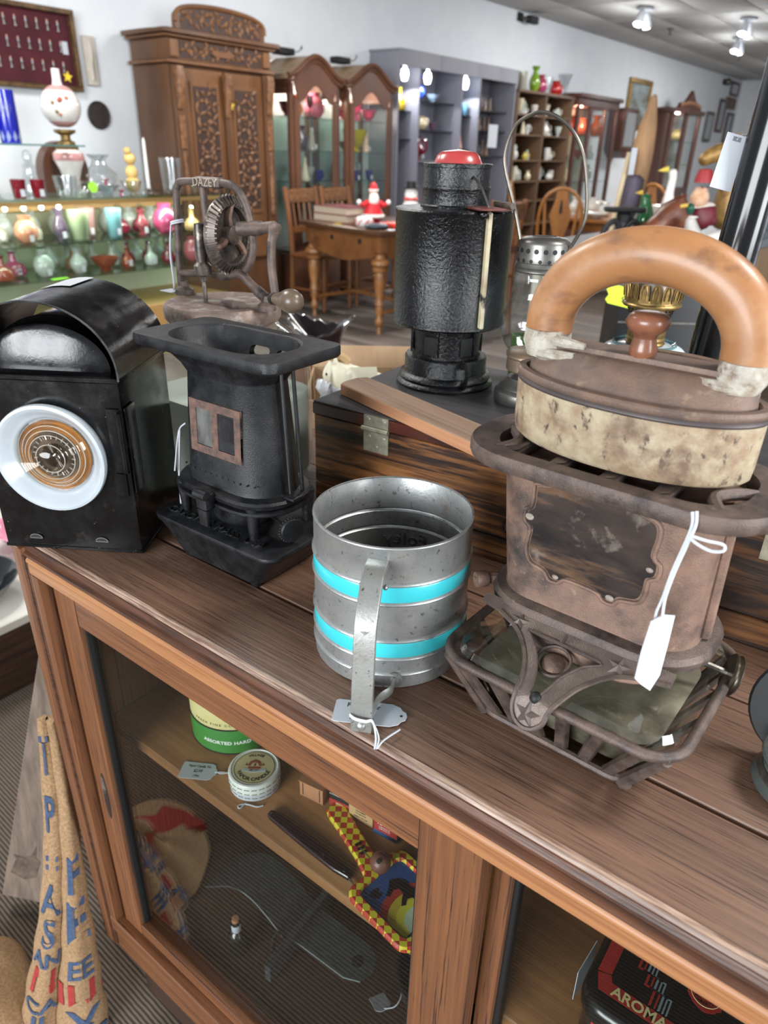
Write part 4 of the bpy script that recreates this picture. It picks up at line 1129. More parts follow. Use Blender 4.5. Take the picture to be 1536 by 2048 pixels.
B().prism([(-.0100, .006), (-.004, .0), (.006, -.008), (.0110, .004), (.0105, .030), (.0095, .052), (0, .0545), (-.0090, .051), (-.0105, .028)], -.0004, .0004, 'y').obj('card', M_white, tg3)

# ------------------------------------------------------------------ flat iron with wooden arch handle
ix, iy = -.1450, .4770
iz = .2148
irn = thing('box_iron', 'old box iron with big arched wooden handle on top of the rusty stove', 'iron', (ix, iy, T+iz), R(-1))
def lens(a, bq, z, p=1.7, n=28, x0=0):
    pts = []
    for k in range(2*n):
        t = math.pi*k/n
        c_, s_ = math.cos(t), math.sin(t)
        pts.append((x0+a*abs(c_)**(2/2.2)*(1 if c_ >= 0 else -1), bq*abs(s_)**(2/p)*(1 if s_ >= 0 else -1)*(.93+.07*c_), z))
    return pts
M_ironc = mat('mottled_cream_iron', (172, 158, 132), (138, 114, 90), 60, rough=.6, r2=.7, bump=.4, bscale=500, spots=((78, 62, 54), 110, .58, .66, (1, 1, .7)), spots2=((108, 86, 70), 28, .54, .68))
M_ironr = mat('rusty_iron_lid', (122, 98, 84), (96, 80, 72), 44, rough=.55, bump=.4, bscale=600, metal=.2, spots=((158, 136, 112), 60, .58, .74), spots2=((74, 60, 56), 30, .58, .72))
M_ironw = mat('whitened_iron', (182, 178, 166), (142, 130, 114), 110, rough=.6, bump=.7, bscale=300, spots=((112, 92, 76), 80, .54, .64))
b = B()
b.loft([lens(.0810, .0420, .0), lens(.0840, .0450, .003), lens(.0850, .0462, .012), lens(.0855, .0470, .0405)])
b.obj('body', M_ironc, irn)
b = B()
b.loft([lens(.0855, .0470, .0407), lens(.0862, .0477, .0418), lens(.0860, .0475, .0428), lens(.0840, .0455, .0450)])
b.obj('dark_band', mat('blue_black_band', (84, 74, 72), (70, 62, 62), 20, rough=.5, metal=.3), irn)
b = B()
b.loft([lens(.0855, .0472, .0445), lens(.0866, .0484, .0462), lens(.0866, .0484, .0485), lens(.0854, .0471, .0500), lens(.0805, .0420, .0500), lens(.0785, .0400, .0460)])
b.obj('lid_rim', M_ironr, irn)
b = B()
b.loft([lens(.0780, .0380, .0470), lens(.0765, .0290, .0600), lens(.0755, .0215, .0655), lens(.0720, .0180, .0668)])
b.obj('lid_dome', M_ironr, irn)
B().tube([(lens(.0700, .0330, .0)[k][0]*.72+.012, lens(.0700, .0330, .0)[k][1]*.9+.006, .0640) for k in range(0, 29, 1)], .0036, 8).obj('inner_lip', M_ironr, irn)
b = B().loft([rrect(.140, .022, .009, .0640, 5), rrect(.142, .024, .010, .0665, 5), rrect(.140, .022, .009, .0700, 5)])
b.obj('handle_strap', M_ironr, irn)
b = B().tube([(-.0600, -.011, .0712), (-.0480, -.0125, .0712), (-.034, -.012, .0705)], [.0036, .0040, .0024], 8)
b.obj('strap_tongue', M_ironw, irn)
for xs, w in ((-.0675, 1), (.0655, -1)):
    b = B()
    b.loft([rrect(.0300, .0340, .012, .0590, 5, xs+w*.004, 0), rrect(.0310, .0345, .0135, .0680, 5, xs, 0), rrect(.0300, .0335, .0140, .0770, 5, xs, 0)])
    b.obj('handle_socket', M_ironw, irn)
    B().box(min(xs, xs+w*.034), max(xs, xs+w*.034), -.0190, -.006, .0575, .0660, b=.003).obj('socket_apron', M_ironw, irn)
M_hand = mat('worn_beech_handle', (172, 122, 80), (142, 96, 60), 5, st=(1, 1, 1.5), rough=.36, r2=.46, spots=((104, 72, 54), 26, .56, .74, (1, 1, 1.6)), spots2=((190, 150, 114), 12, .54, .78), coat=.1, bump=.06, bscale=60)
hpts = []
for k in range(33):
    t = math.pi*k/32
    hpts.append((-.001-.0665*math.cos(t), 0, .0770+.0545*math.sin(t)**.92))
hpts = [(-.0675, 0, .0755)]+hpts[1:-1]+[(.0655, 0, .0755)]
hr = [.0148+.0006*math.sin(math.pi*k/32) for k in range(33)]
B().tube(hpts, hr, 22, flat=1.12).obj('wooden_handle', M_hand, irn, sharp=80)
B().lathe([(.0078, .0695), (.0088, .0715), (.0090, .0740), (.0078, .0790), (.0070, .0815), (.0080, .0840), (.0118, .0870), (.0134, .0900), (.0135, .0930), (.0125, .0955), (.0095, .0975), (.004, .0982), (.0001, .0983)], 28, (.0025, -.004, 0)).obj('damper_knob',
    mat('turned_wood_knob', (140, 90, 66), (112, 70, 52), 60, rough=.32, coat=.2, spots=((196, 156, 130), 30, .68, .8)), irn)
# ================================================================== inside the cabinet
S_ = SH+.0004                # shelf top
FZ = .2444                    # cabinet floor top
M_cream = mat('cream_label', (222, 210, 150), (212, 198, 138), 20, rough=.5)
M_dgreen = mat('leaf_green_tin', (62, 140, 58), (54, 126, 52), 14, rough=.35, coat=.3)
M_rimd = mat('dark_tin_rim', (60, 62, 60), rough=.4, metal=.7)
M_lwhite = mat('white_lettering', (232, 234, 226), rough=.6)
M_kraft = mat('kraft_card', (176, 124, 88), (160, 110, 78), 20, rough=.75)
def cylw(r, a0, zc):
    def w(x, y, z):
        a = a0+x/r
        return Vector(((r+z)*math.cos(a), (r+z)*math.sin(a), zc+y))
    return w
facing = math.atan2(-.62, .78)
cn = thing('candy_tin', 'round green and cream hard candy tin on the cabinet shelf', 'tin', (-.5920, .4790, S_), 0)
B().lathe([(.0545, 0), (.0560, .001), (.0560, .0400), (.0555, .0410)], 48).obj('green_band', M_dgreen, cn)
B().lathe([(.0553, .0402), (.0555, .0410), (.0555, .0880), (.054, .0890)], 48).obj('cream_band', M_cream, cn)
for z in (.0012, .0405):
    B().tube([(.0560*math.cos(2*math.pi*k/48), .0560*math.sin(2*math.pi*k/48), z) for k in range(48)], .0010, 6, closed=True).obj('seam', M_rimd, cn)
B().lathe([(.0575, .0880), (.0580, .0890), (.0580, .1010), (.0560, .1030), (.0001, .1030)], 48).obj('lid', M_dgreen, cn)
text('lettering', 'ASSORTED HARD CANDY', .0072, M_lwhite, cn, warp=cylw(.0562, facing+R(-3), .0190), ext=.0001, bold=.0002, space=1.05)
text('lettering', 'FRESH FINE COOKIES', .0050, mat('olive_ink', (110, 104, 50), rough=.7), cn, warp=cylw(.0557, facing+R(-24), .0480), ext=.0001, space=1.5)

cn.scale = (1.09, 1.09, 1.0)
dr = thing('dark_green_tin', 'large dark green tin with red lettering in the left back corner of the cabinet shelf', 'tin', (-.6720, .6050, S_))
M_dkg = mat('dark_green_enamel', (40, 84, 62), (30, 66, 50), 10, rough=.4, spots=((84, 80, 50), 14, .58, .66))
B().lathe([(.0590, 0), (.0600, .001), (.0600, .1700), (.0590, .1710)], 48).obj('drum', M_dkg, dr)
B().lathe([(.0615, .1700), (.0620, .1710), (.0620, .1860), (.0600, .1880), (.0001, .1880)], 48).obj('lid', M_dkg, dr)
text('lettering', 'VE', .0640, mat('brick_red_ink', (132, 52, 46), rough=.6), dr, warp=cylw(.0602, facing+R(2), .0700), ext=.0001, bold=.001)

vc = thing('candle_tin', 'small round white candle tin with a printed picture lid on the cabinet shelf', 'tin', (-.4970, .4200, S_), R(37))
B().lathe([(.0300, 0), (.0310, .0010), (.0310, .0090), (.0300, .0100)], 44).obj('base', M_white, vc)
M_candw = mat('white_tin', (224, 226, 220), (210, 212, 206), 30, rough=.35, coat=.2)
B().lathe([(.0310, .0100), (.0318, .0108), (.0318, .0225), (.0305, .0245), (.0285, .0250), (.0280, .0242), (.0001, .0242)], 44).obj('lid', M_candw, vc)
M_band = mat('olive_print', (98, 92, 60), rough=.6)
for z in (.0055, .0125, .0195):
    for k in range(22):
        a = 2*math.pi*k/22
        mm = Matrix.Rotation(a, 4, 'Z')
        r_ = .0311 if z < .01 else .0319
        o = B().box(r_-.0004, r_+.0001, -.0032, .0032, z-.0005, z+.0005, m=mm).obj('chain_mark', M_band, vc)
M_lab = mat('parchment_print', (206, 194, 150), (192, 178, 132), 30, rough=.5)
B().lathe([(.0255, .0242), (.0255, .02445), (.0001, .02445)], 44).obj('label_disc', M_lab, vc)
M_darkp = mat('dark_print', (52, 46, 34), rough=.6); M_redp = mat('brown_red_print', (138, 62, 42), rough=.6)
B().tube([(.0245*math.cos(2*math.pi*k/44), .0245*math.sin(2*math.pi*k/44), .0244) for k in range(44)], .0004, 4, closed=True).obj('label_ring', M_darkp, vc)
def fan(r, up_):
    def w(x, y, z):
        a = (R(90)-x/r) if up_ else (R(-90)+x/r)
        rr = r+y if up_ else r-y
        return Vector((rr*math.cos(a), rr*math.sin(a), .0246+z))
    return w
text('lettering', 'VAPOR CANDLE', .0068, M_darkp, vc, warp=fan(.0190, False), ext=.0001, bold=.0002, space=.95)
text('lettering', 'VILLAGE', .0052, M_darkp, vc, warp=fan(.0195, True), ext=.0001, bold=.0001)
B().prism([(-.0120, .003), (-.0100, .007), (-.0085, .003), (-.006, .0095), (0, .0125), (.006, .0095), (.0085, .003), (.0100, .007), (.0120, .003), (.0055, .002), (.004, .006), (0, .0085), (-.004, .006), (-.0055, .002)], .0244, .0247).obj('print_shape', M_redp, vc)
B().prism([(-.0080, .0008), (.0080, .0008), (.0070, -.0022), (-.0070, -.0022)], .0244, .0247).obj('print_shape', M_redp, vc)
B().prism([(-.0145, -.0015), (0, -.0040), (.0145, -.0015), (.0145, -.0058), (0, -.0082), (-.0145, -.0058)], .0244, .02475).obj('print_ribbon', mat('pale_blue_print', (176, 186, 186), rough=.6), vc)
B().prism([(-.0014, .0030), (0, .0075), (.0014, .0030), (0, .0015)], .0244, .0248).obj('print_flame', M_redp, vc)
text('lettering', 'NET WT', .0030, M_darkp, vc, (0, -.0052, .0249), ext=.0001)
vt = thing('price_tag', 'white price tag tied to the round candle tin, lying flat on the cabinet shelf', 'tag', (-.5610, .3895, S_+.0004), R(31))
B().prism([(-.0250, -.0130), (.0100, -.0130), (.0145, -.0110), (.0165, -.0060), (.0190, -.0040), (.0190, .0040), (.0165, .0060), (.0145, .0110), (.0100, .0130), (-.0250, .0130), (-.0270, .0110), (-.0270, -.0110)], 0, .0005).obj('paper', M_white, vt)
for s_, yy, sz in (('Vapor Candle Tin', .0070, .0050), ('$2.99', -.0005, .0062), ('17901', -.0085, .0044)):
    text('handwriting', s_, sz, M_ink, vt, (-.005, yy, .0007), (0, 0, R(0)), ext=.0001, sx=.8)
B().tube(smooth_path([(.0170, 0, .0008), (.0270, .001, .0012), (.0360, .0006, .0012), (.0430, .0016, .0060)]), .0008, 6).obj('string', M_string, vt)
B().tube(smooth_path([(.0170, .002, .0008), (.0250, -.0012, .0010), (.0350, .0020, .0012)]), .0007, 6).obj('string', M_string, vt)
B().tube(smooth_path([(-.006, -.0335, .0009), (-.012, -.041, .0009), (-.0145, -.0375, .0009), (-.008, -.0350, .0009), (-.0010, -.036, .0010), (.0080, -.0385, .0010), (.0150, -.0365, .0010)], 5), .0009, 6).obj('string_bow', M_string, vc)

# small cartons under the top rail
def carton_box(name, label, x, y, rz, w, d, h, m):
    t = thing(name, label, 'box', (x, y, S_), rz)
    B().box(-w/2, w/2, -d/2, d/2, 0, h, b=.0006).obj('carton', m, t)
    return t
c1 = thing('small_carton', 'open brown cardboard carton on the cabinet shelf', 'box', (-.4260, .4560, S_), R(8))
for a_ in ((-.0165, .0165, -.0140, -.0132), (-.0165, .0165, .0132, .0140), (-.0165, -.0157, -.0132, .0132), (.0157, .0165, -.0132, .0132)):
    B().box(a_[0], a_[1], a_[2], a_[3], 0, .0240).obj('side', M_kraft, c1)
B().box(-.0157, .0157, -.0132, .0132, 0, .001).obj('bottom', M_kraft, c1)
B().prism([(-.0178, -.0155), (.0178, -.0150), (.0170, -.002), (.004, -.004), (-.0170, -.0005)], .0242, .0250).obj('torn_flap', M_kraft, c1)
for x_ in (-.0120, .0120):
    B().box(x_-.0006, x_+.0006, -.0143, -.0140, .003, .022).obj('printed_line', M_darkp, c1)
M_blackc = mat('black_card', (30, 30, 32), rough=.5); M_redc = mat('red_card', (158, 48, 44), rough=.5)
c2 = carton_box('small_carton', 'black and red printed carton next to the open brown carton', -.3915, .4660, R(10), .028, .024, .0290, M_blackc)
B().box(-.0142, .0142, -.0123, -.0119, .0005, .0105).obj('red_band', M_redc, c2)
for s_, z in (('DESIGNED BY', .0235), ('W.M.PENNSYLVANIA', .0190), ('SPECIAL', .0060)):
    text('lettering', s_, .0030, M_lwhite, c2, (0, -.0124, z), (R(90), 0, 0), ext=.0001)
c3 = carton_box('small_carton', 'tan printed carton between the black carton and the red one', -.3590, .4660, R(6), .033, .024, .0270, mat('tan_card', (178, 146, 104), rough=.6))
for s_, z in (('USE LIKE', .0200), ('THE EASIEST', .0160), ('TO REMOVE', .0120), ('INSIDE THE CAP', .0070)):
    text('lettering', s_, .0026, M_darkp, c3, (0, -.0122, z), (R(90), 0, 0), ext=.0001)
c4 = carton_box('small_carton', 'red and blue printed carton beside the round end of the toy pan', -.3235, .4665, R(6), .031, .024, .0260, M_redc)
B().box(-.0157, .0157, -.0122, -.0117, .0003, .0065).box(.0152, .0157, -.0122, .0122, .0003, .0065).obj('blue_band', mat('blue_card', (44, 84, 128), rough=.5), c4)
text('lettering', 'TOWER', .0058, M_lwhite, c4, (-.001, -.0122, .0195), (R(90), 0, 0), ext=.0001, bold=.0001)
for z in (.0145, .0115):
    text('lettering', 'PURE SPICE CO', .0022, M_lwhite, c4, (-.001, -.0122, z), (R(90), 0, 0), ext=.0001)

# straight razor
rz_ = thing('straight_razor', 'closed straight razor with dark plum handle lying on the cabinet shelf', 'razor', (-.3850, .3930, S_), R(-2.5))
M_plum = mat('plum_celluloid', (48, 24, 32), (34, 16, 22), 14, rough=.18, coat=.5)
def blade2(y, w):
    pts = [(-.0640, y), (-.06, y)]
    return pts
up_ = [(-.0640, .0030), (-.0600, .0062), (-.045, .0072), (-.01, .0078), (.025, .0072), (.05, .0050), (.0640, .0034), (.0650, .0005)]
dn_ = [(.0635, -.0030), (.045, -.0058), (.01, -.0062), (-.03, -.0055), (-.058, -.0048), (-.0635, -.0028)]
B().loft([[(x, y_, .0030) for x, y_ in up_+dn_], [(x, y_, .0044) for x, y_ in up_+dn_], [(x*.985, y_*.8, .0056) for x, y_ in up_+dn_]]).obj('scale', M_plum, rz_)
B().loft([[(x, y_, .0002) for x, y_ in up_+dn_], [(x, y_, .0016) for x, y_ in up_+dn_]]).obj('scale', M_plum, rz_)
B().box(-.045, .060, .0030, .0062, .0017, .0029).obj('blade', mat('bright_steel', (176, 178, 180), rough=.2, metal=.9), rz_)
B().tube([(.058, 0, .0023), (.0720, -.0030, .0023), (.0790, -.0065, .0023)], [.0012, .0011, .0007], 6).obj('tang', M_steel, rz_)
for x_ in (.0250, .0560, -.0600):
    B().lathe([(.0015, .0050), (.0012, .0062), (.0001, .0064)], 10, (x_, 0, 0)).obj('pin', M_steel, rz_)

# checkered toy pan noisemaker
pn = thing('toy_noisemaker', 'yellow and red checkered tin toy pan noisemaker with a wooden ball', 'toy', (-.3080, .4130, S_), R(-9))
mck = bpy.data.materials.new('yellow_red_check'); mck.use_nodes = True
_nt = mck.node_tree; _p = _nt.nodes['Principled BSDF']; _p.inputs['Roughness'].default_value = .28; _p.inputs['Coat Weight'].default_value = .3
_tc = _nt.nodes.new('ShaderNodeTexCoord'); _mp = _nt.nodes.new('ShaderNodeMapping'); _mp.inputs['Rotation'].default_value = (0, 0, R(45)); _mp.inputs['Location'].default_value = (.003, .001, .5)
_ck = _nt.nodes.new('ShaderNodeTexChecker'); _ck.inputs['Scale'].default_value = 132
_ck.inputs['Color1'].default_value = lin((216, 202, 54)); _ck.inputs['Color2'].default_value = lin((184, 62, 44))
_nt.links.new(_tc.outputs['Object'], _mp.inputs[0]); _nt.links.new(_mp.outputs[0], _ck.inputs[0]); _nt.links.new(_ck.outputs[0], _p.inputs['Base Color'])
hand = [(.004, .0125), (-.020, .0105), (-.060, .0110), (-.084, .0125), (-.0930, .0110), (-.0965, .005), (-.0965, -.005), (-.0930, -.0110), (-.084, -.0125), (-.060, -.0110), (-.020, -.0105), (.004, -.0125)]
hrot = Matrix.Rotation(R(-14), 4, 'Z')
B().loft([[(x, y_, .0010) for x, y_ in hand], [(x, y_, .0040) for x, y_ in hand], [(x*.985, y_*.8, .0062) for x, y_ in hand]], m=hrot).obj('handle', mck, pn)
wo = rrect(.092, .084, .014, 0, 6, .046, 0); wi = rrect(.070, .062, .008, 0, 6, .046, 0)
b = B()
b.loft([[(q[0], q[1], .0010) for q in wo], [(q[0], q[1], .0040) for q in wo], [(.046+(q[0]-.046)*.95, q[1]*.95, .0064) for q in wo], [(.046+(q[0]-.046)*1.04, q[1]*1.05, .0066) for q in wi], [(q[0], q[1], .0045) for q in wi], [(q[0], q[1], .0022) for q in wi]], cap0=True, cap1=False)
b.obj('rim', mck, pn)
B().prism([(q[0], q[1]) for q in wi], .0012, .0024).obj('picture_panel', mat('blue_print', (50, 84, 138), rough=.3), pn)
sun = []
for r_, c_ in ((.043, (176, 62, 52)), (.034, (196, 176, 58)), (.025, (214, 204, 70)), (.0165, (196, 212, 180))):
    pts = [(max(.0135, min(.0780, .076+r_*math.cos(R(a)))), max(-.0295, min(.0295, -.004+r_*math.sin(R(a))))) for a in range(70, 292, 8)]
    pts += [(.0780, pts[-1][1]), (.0780, pts[0][1])]
    sun.append((pts, c_))
for k, (pts, c_) in enumerate(sun):
    B().prism(pts, .0024, .00252+k*.0001).obj('printed_ring', mat('print_%d' % k, c_, rough=.3), pn)
M_blk = mat('black_print', (20, 20, 22), rough=.35)
bull = [(.022, .004), (.027, .012), (.034, .0165), (.043, .0155), (.050, .0190), (.055, .0235), (.0585, .0220), (.0560, .0160), (.0600, .0120), (.0575, .0080), (.0530, .0085), (.0500, .0030), (.0540, -.0030), (.0515, -.0070), (.0470, -.0020), (.0430, .0040), (.0360, .0050), (.0330, -.0010), (.0360, -.0085), (.0320, -.0110), (.0285, -.0030), (.0250, .0010)]
B().prism(bull, .0026, .0031).obj('printed_bull', M_blk, pn)
cloud = [(.046, .0205), (.050, .0270), (.058, .0290), (.066, .0265), (.072, .0285), (.0775, .0240), (.0765, .0180), (.070, .0195), (.062, .0170), (.056, .0235)]
B().prism(cloud, .0026, .0030).obj('printed_cloud', mat('pale_print', (186, 204, 190), rough=.4), pn)
B().prism([(.018, -.016), (.021, -.010), (.024, -.014), (.028, -.012), (.030, -.018), (.026, -.022), (.020, -.023)], .0026, .0030).obj('printed_bush', M_blk, pn)
M_bead = mat('dark_wood_bead', (116, 74, 60), (96, 60, 50), 60, rough=.4)
B().ball(.0115, (.008, .0040, .0178), 18, 12).obj('wooden_ball', M_bead, pn)
B().lathe([(.0028, 0), (.0026, .0006), (.0001, .0007)], 12, m=Matrix.Translation((.0110, -.0015, .0278)) @ Matrix.Rotation(R(35), 4, 'X')).obj('ball_hole', M_blk, pn)
B().tube([(-.026, .006, .0072), (-.008, .003, .0110), (.004, .003, .0150)], .0007, 6).obj('wire', M_steel, pn)
for k in range(3):
    B().box(-.034+k*.006, -.031+k*.006, -.004, .004, .0062, .0072, m=hrot).obj('clip', M_blk, pn)

# steel scraper and friends on the cabinet floor
ws = thing('steel_scraper', 'dark curved steel scraper with a cross plate and a holed tongue on the cabinet floor', 'tool', (-.4680, .4700, FZ), R(4))
M_dst = mat('dark_steel', (112, 116, 116), (78, 82, 82), 90, st=(1, 12, 1), rough=.3, metal=.6)
rows = []
for k in range(15):
    t = k/14
    x = -.172+.168*t
    z = .010+.046*math.sin(math.pi*min(1, t*1.05))**1.2+.012*t
    rows.append((x, z))
lp = [[(x, -.034, z), (x, .034, z), (x, .034, z+.002), (x, -.034, z+.002)] for x, z in rows]
B().loft(lp).obj('curved_blade', M_dst, ws)
B().tube([(x, -.0345, z+.001) for x, z in rows], .0011, 6).obj('bright_edge', mat('bright_edge', (196, 204, 204), rough=.25, metal=.9), ws)
B().box(-.006, .004, -.085, .060, .004, .040, b=.001).obj('cross_plate', M_dst, ws)
tong = [(.004, -.030), (.090, -.032), (.112, -.024), (.120, -.004), (.112, .016), (.095, .024), (.004, .030)]
tg_ = B().prism(tong, .024, .0265).obj('tongue', M_dst, ws)
B().lathe([(.0085, .0262), (.0085, .0268), (.0001, .0268)], 20, (.094, -.004, 0)).obj('hole', M_char, ws)
B().tube([(.004, -.0305, .0255), (.090, -.0325, .0255), (.112, -.0245, .0255)], .0010, 6).obj('bright_edge', _mats['bright_edge'], ws)
B().tube(smooth_path([(-.022, -.0520, .010), (-.024, -.0430, .032), (-.014, -.0380, .040), (-.004, -.0400, .030)], 4), .0050, 6, flat=.3).obj('spring_lug', M_dst, ws)
bt = thing('small_bottle', 'little black bottle with a white label round its neck on the cabinet floor', 'bottle', (-.5300, .3920, FZ))
B().lathe([(.0125, 0), (.0135, .001), (.0135, .034), (.0120, .040), (.0065, .046), (.0062, .062), (.0072, .063), (.0072, .066), (.0001, .066)], 24).obj('bottle_body', mat('black_glass', (16, 18, 18), rough=.1, coat=.5), bt)
B().lathe([(.0066, .0470), (.0068, .0475), (.0068, .0600), (.0066, .0605)], 24).obj('neck_label', M_white, bt)
B().lathe([(.0050, .0660), (.0055, .0670), (.0050, .0720), (.0001, .0725)], 16).obj('cork', M_kraft, bt)
rb = thing('black_round_pot', 'big black round pot behind the door stile on the cabinet floor', 'pot', (-.2560, .5250, FZ))
B().shell([(.050, .002), (.062, .004), (.068, .030), (.070, .060), (.073, .064)], 40, .003).obj('bowl', mat('dull_black_iron', (22, 22, 24), (30, 30, 32), 20, rough=.5), rb)
B().lathe([(.050, 0), (.052, .003), (.0001, .0035)], 32).obj('bottom', M_char, rb)
t5 = thing('price_tag', 'white tag tied to the black round pot low in the cabinet', 'tag', (-.3340, .4640, FZ+.002), 0, rot=(R(62), 0, R(60)))
B().prism([(-.0110, 0), (.0110, 0), (.0110, .0270), (.0060, .0330), (-.0060, .0330), (-.0110, .0270)], -.0003, .0003, 'y').obj('paper', M_white, t5)
B().tube(smooth_path([(0, 0, .0300), (.012, .004, .0400), (.024, .010, .0360), (.032, .016, .0200)]), .0008, 6).obj('string', M_string, t5)

# black coffee tin behind the right-hand door
ct = thing('coffee_tin', 'black rectangular coffee tin with red and grey zigzags behind the right glass door', 'tin', (.0260, .4420, S_))
CTW, CTD, CTH = .194, .124, .0900
M_blt = mat('black_litho_tin', (16, 16, 17), (24, 23, 23), 20, rough=.25, coat=.4)
M_redt = mat('red_litho', (176, 52, 46), (160, 44, 40), 30, rough=.3, coat=.3, spots=((70, 60, 56), 50, .68, .74))
M_gryt = mat('grey_litho', (128, 142, 146), rough=.35)
B().loft([rrect(CTW-.012, CTD-.012, .020, 0, 6), rrect(CTW-.008, CTD-.008, .022, .002, 6), rrect(CTW-.008, CTD-.008, .022, .068, 6)]).obj('body', M_blt, ct)
B().loft([rrect(CTW-.004, CTD-.004, .023, .0660, 6), rrect(CTW, CTD, .024, .0675, 6), rrect(CTW, CTD, .024, .0800, 6), rrect(CTW-.004, CTD-.004, .023, .0860, 6), rrect(CTW-.014, CTD-.014, .018, .0895, 6), rrect(CTW-.022, CTD-.022, .014, .0900, 6)]).obj('lid', M_blt, ct)
def onlid(name, pts, m, k=0):
    B().prism(pts, .0900, .0902+k*.0001).obj(name, m, ct)
x0, y0 = -.0895, -.0440
onlid('red_bar', [(x0, y0+.014), (x0+.011, y0+.017), (x0+.011, .0480), (x0, .0480)], M_redt)
onlid('red_bar', [(x0+.006, y0-.001), (-.0215, y0-.001), (-.0215, y0+.0105), (x0+.014, y0+.0105), (x0+.011, y0+.016), (x0+.0005, y0+.013)], M_redt)
def zig(xs, m, w, name, k):
    pts = [(xs, .048), (xs, .004), (xs+.010, .004), (xs+.010, -.007), (xs+.019, -.007), (xs+.019, -.018), (xs+.027, -.018), (xs+.027, -.0325)]
    onlid(name, pts+[(x+w, y_+w*.8) for x, y_ in pts][::-1], m, k)
    onlid(name, ([(-.020-x, y_) for x, y_ in pts]+[(-.020-x-w, y_+w*.8) for x, y_ in pts][::-1]), m, k)
for xs, m_, w_ in ((-.0730, M_redt, .0020), (-.0685, M_redt, .0014), (-.0655, M_gryt, .0018), (-.0620, M_gryt, .0013), (-.0590, M_gryt, .0013)):
    zig(xs, m_, w_, 'grey_zigzag' if m_ is M_gryt else 'red_zigzag', 1)
text('lettering', 'AROMA', .0128, M_cream, ct, (-.0510, y0+.0046, .0904), ext=.0001, bold=.00025)
sc0 = (-.0100, .0065)
onlid('wax_seal', [(sc0[0]+(.0150+.0010*math.sin(a*.9))*math.cos(R(a)), sc0[1]+(.0150+.0010*math.cos(a*1.3))*math.sin(R(a))) for a in range(0, 360, 10)], M_redt, 2)
B().tube([(sc0[0]+.0118*math.cos(2*math.pi*k/36), sc0[1]+.0118*math.sin(2*math.pi*k/36), .0905) for k in range(36)], .0003, 4, closed=True).obj('seal_ring', M_cream, ct)
text('lettering', 'D·E', .0112, M_cream, ct, (sc0[0], sc0[1]+.002, .0905), ext=.0001, bold=.0003)
text('lettering', 'EGBERTS', .0040, M_blt, ct, warp=lambda x, y_, z: Vector((sc0[0]+(.0088-y_)*math.cos(R(-90)+x/.0088), sc0[1]+(.0088-y_)*math.sin(R(-90)+x/.0088), .0905+z)), ext=.0001)
B().box(-.080, .080, -CTD/2+.0036, -CTD/2+.0042, .0440, .0640).obj('red_front_band', M_redt, ct)
text('lettering', 'DOUWE', .0150, M_cream, ct, (-.036, -CTD/2+.0034, .0520), (R(90), 0, 0), ext=.0001, bold=.0003)
ct.scale = (1, 1, .88)
t6 = thing('price_tag', 'white tag edge showing behind the left side of the black coffee tin', 'tag', (-.0765, .4300, S_+.020), 0, rot=(0, R(-4), R(86)))
B().box(-.0180, .0180, -.0003, .0003, 0, .0450).obj('paper', M_white, t6)

# ================================================================== left of the cabinet: sack, boards, low plinth
M_burlap = mat('burlap', (168, 136, 100), (132, 104, 75), 260, st=(1, 1, 1), rough=.95, bump=1.0, bscale=420)
M_sblue = mat('faded_blue_print', (68, 86, 114), (52, 68, 96), 200, rough=.95, bump=.7, bscale=420)
M_sred = mat('faded_red_print', (164, 52, 48), (138, 42, 40), 200, rough=.95, bump=.7, bscale=420)
sack = thing('burlap_sack', 'burlap sack with blue and red printing slumped against the cabinet corner', 'sack', (-.80, .25, 0))
SO = Vector((-.80, .25, 0))
axis_ = [(-.822, .330, .56), (-.808, .316, .46), (-.797, .297, .35), (-.789, .277, .26), (-.789, .260, .17), (-.794, .243, .08), (-.798, .230, .001)]
rad_l = [.009, .014, .018, .023, .031, .040, .049]
vl = Vector((-.80, -.60, 0)).normalized()
def lobe(off, k, ph, zoff=0):
    ctr = smooth_path([Vector(p)+vl*off*r_/.034+Vector((0, 0, zoff)) for p, r_ in zip(axis_, rad_l)], 5)
    n = len(ctr); rr = []
    for i in range(n):
        t = i/(n-1)*(len(rad_l)-1); a = int(min(t, len(rad_l)-2)); f_ = t-a
        rr.append((rad_l[a]*(1-f_)+rad_l[a+1]*f_)*k)
    def at(t, ang, up=0):
        t = max(0, min(.9999, t))*(n-1); a = int(t); f_ = t-a
        c = ctr[a].lerp(ctr[min(a+1, n-1)], f_); r_ = rr[a]*(1-f_)+rr[min(a+1, n-1)]*f_
        wob = 1+.07*math.sin(3*ang+ph+5*t/n)+.05*math.sin(7*t/n*6+ph)+.04*math.sin(5*ang-ph)
        return c+Vector((math.cos(ang)*r_*wob, math.sin(ang)*r_*wob*.85, 0))+Vector((math.cos(ang), math.sin(ang), 0))*up
    return at
def camang(p):
    return math.atan2(-p.y, -p.x)
def print_on(at, par, s_, size, m, t0, a0, rot90=False):
    rad = .032
    def w(x, y, z):
        q = (at(t0-y/.58, a0+x/rad, .0015+z)) - SO
        return q
    o = text('printed_letters', s_, size*1.45, m, par, warp=w, ext=.0002, bold=size*.03)
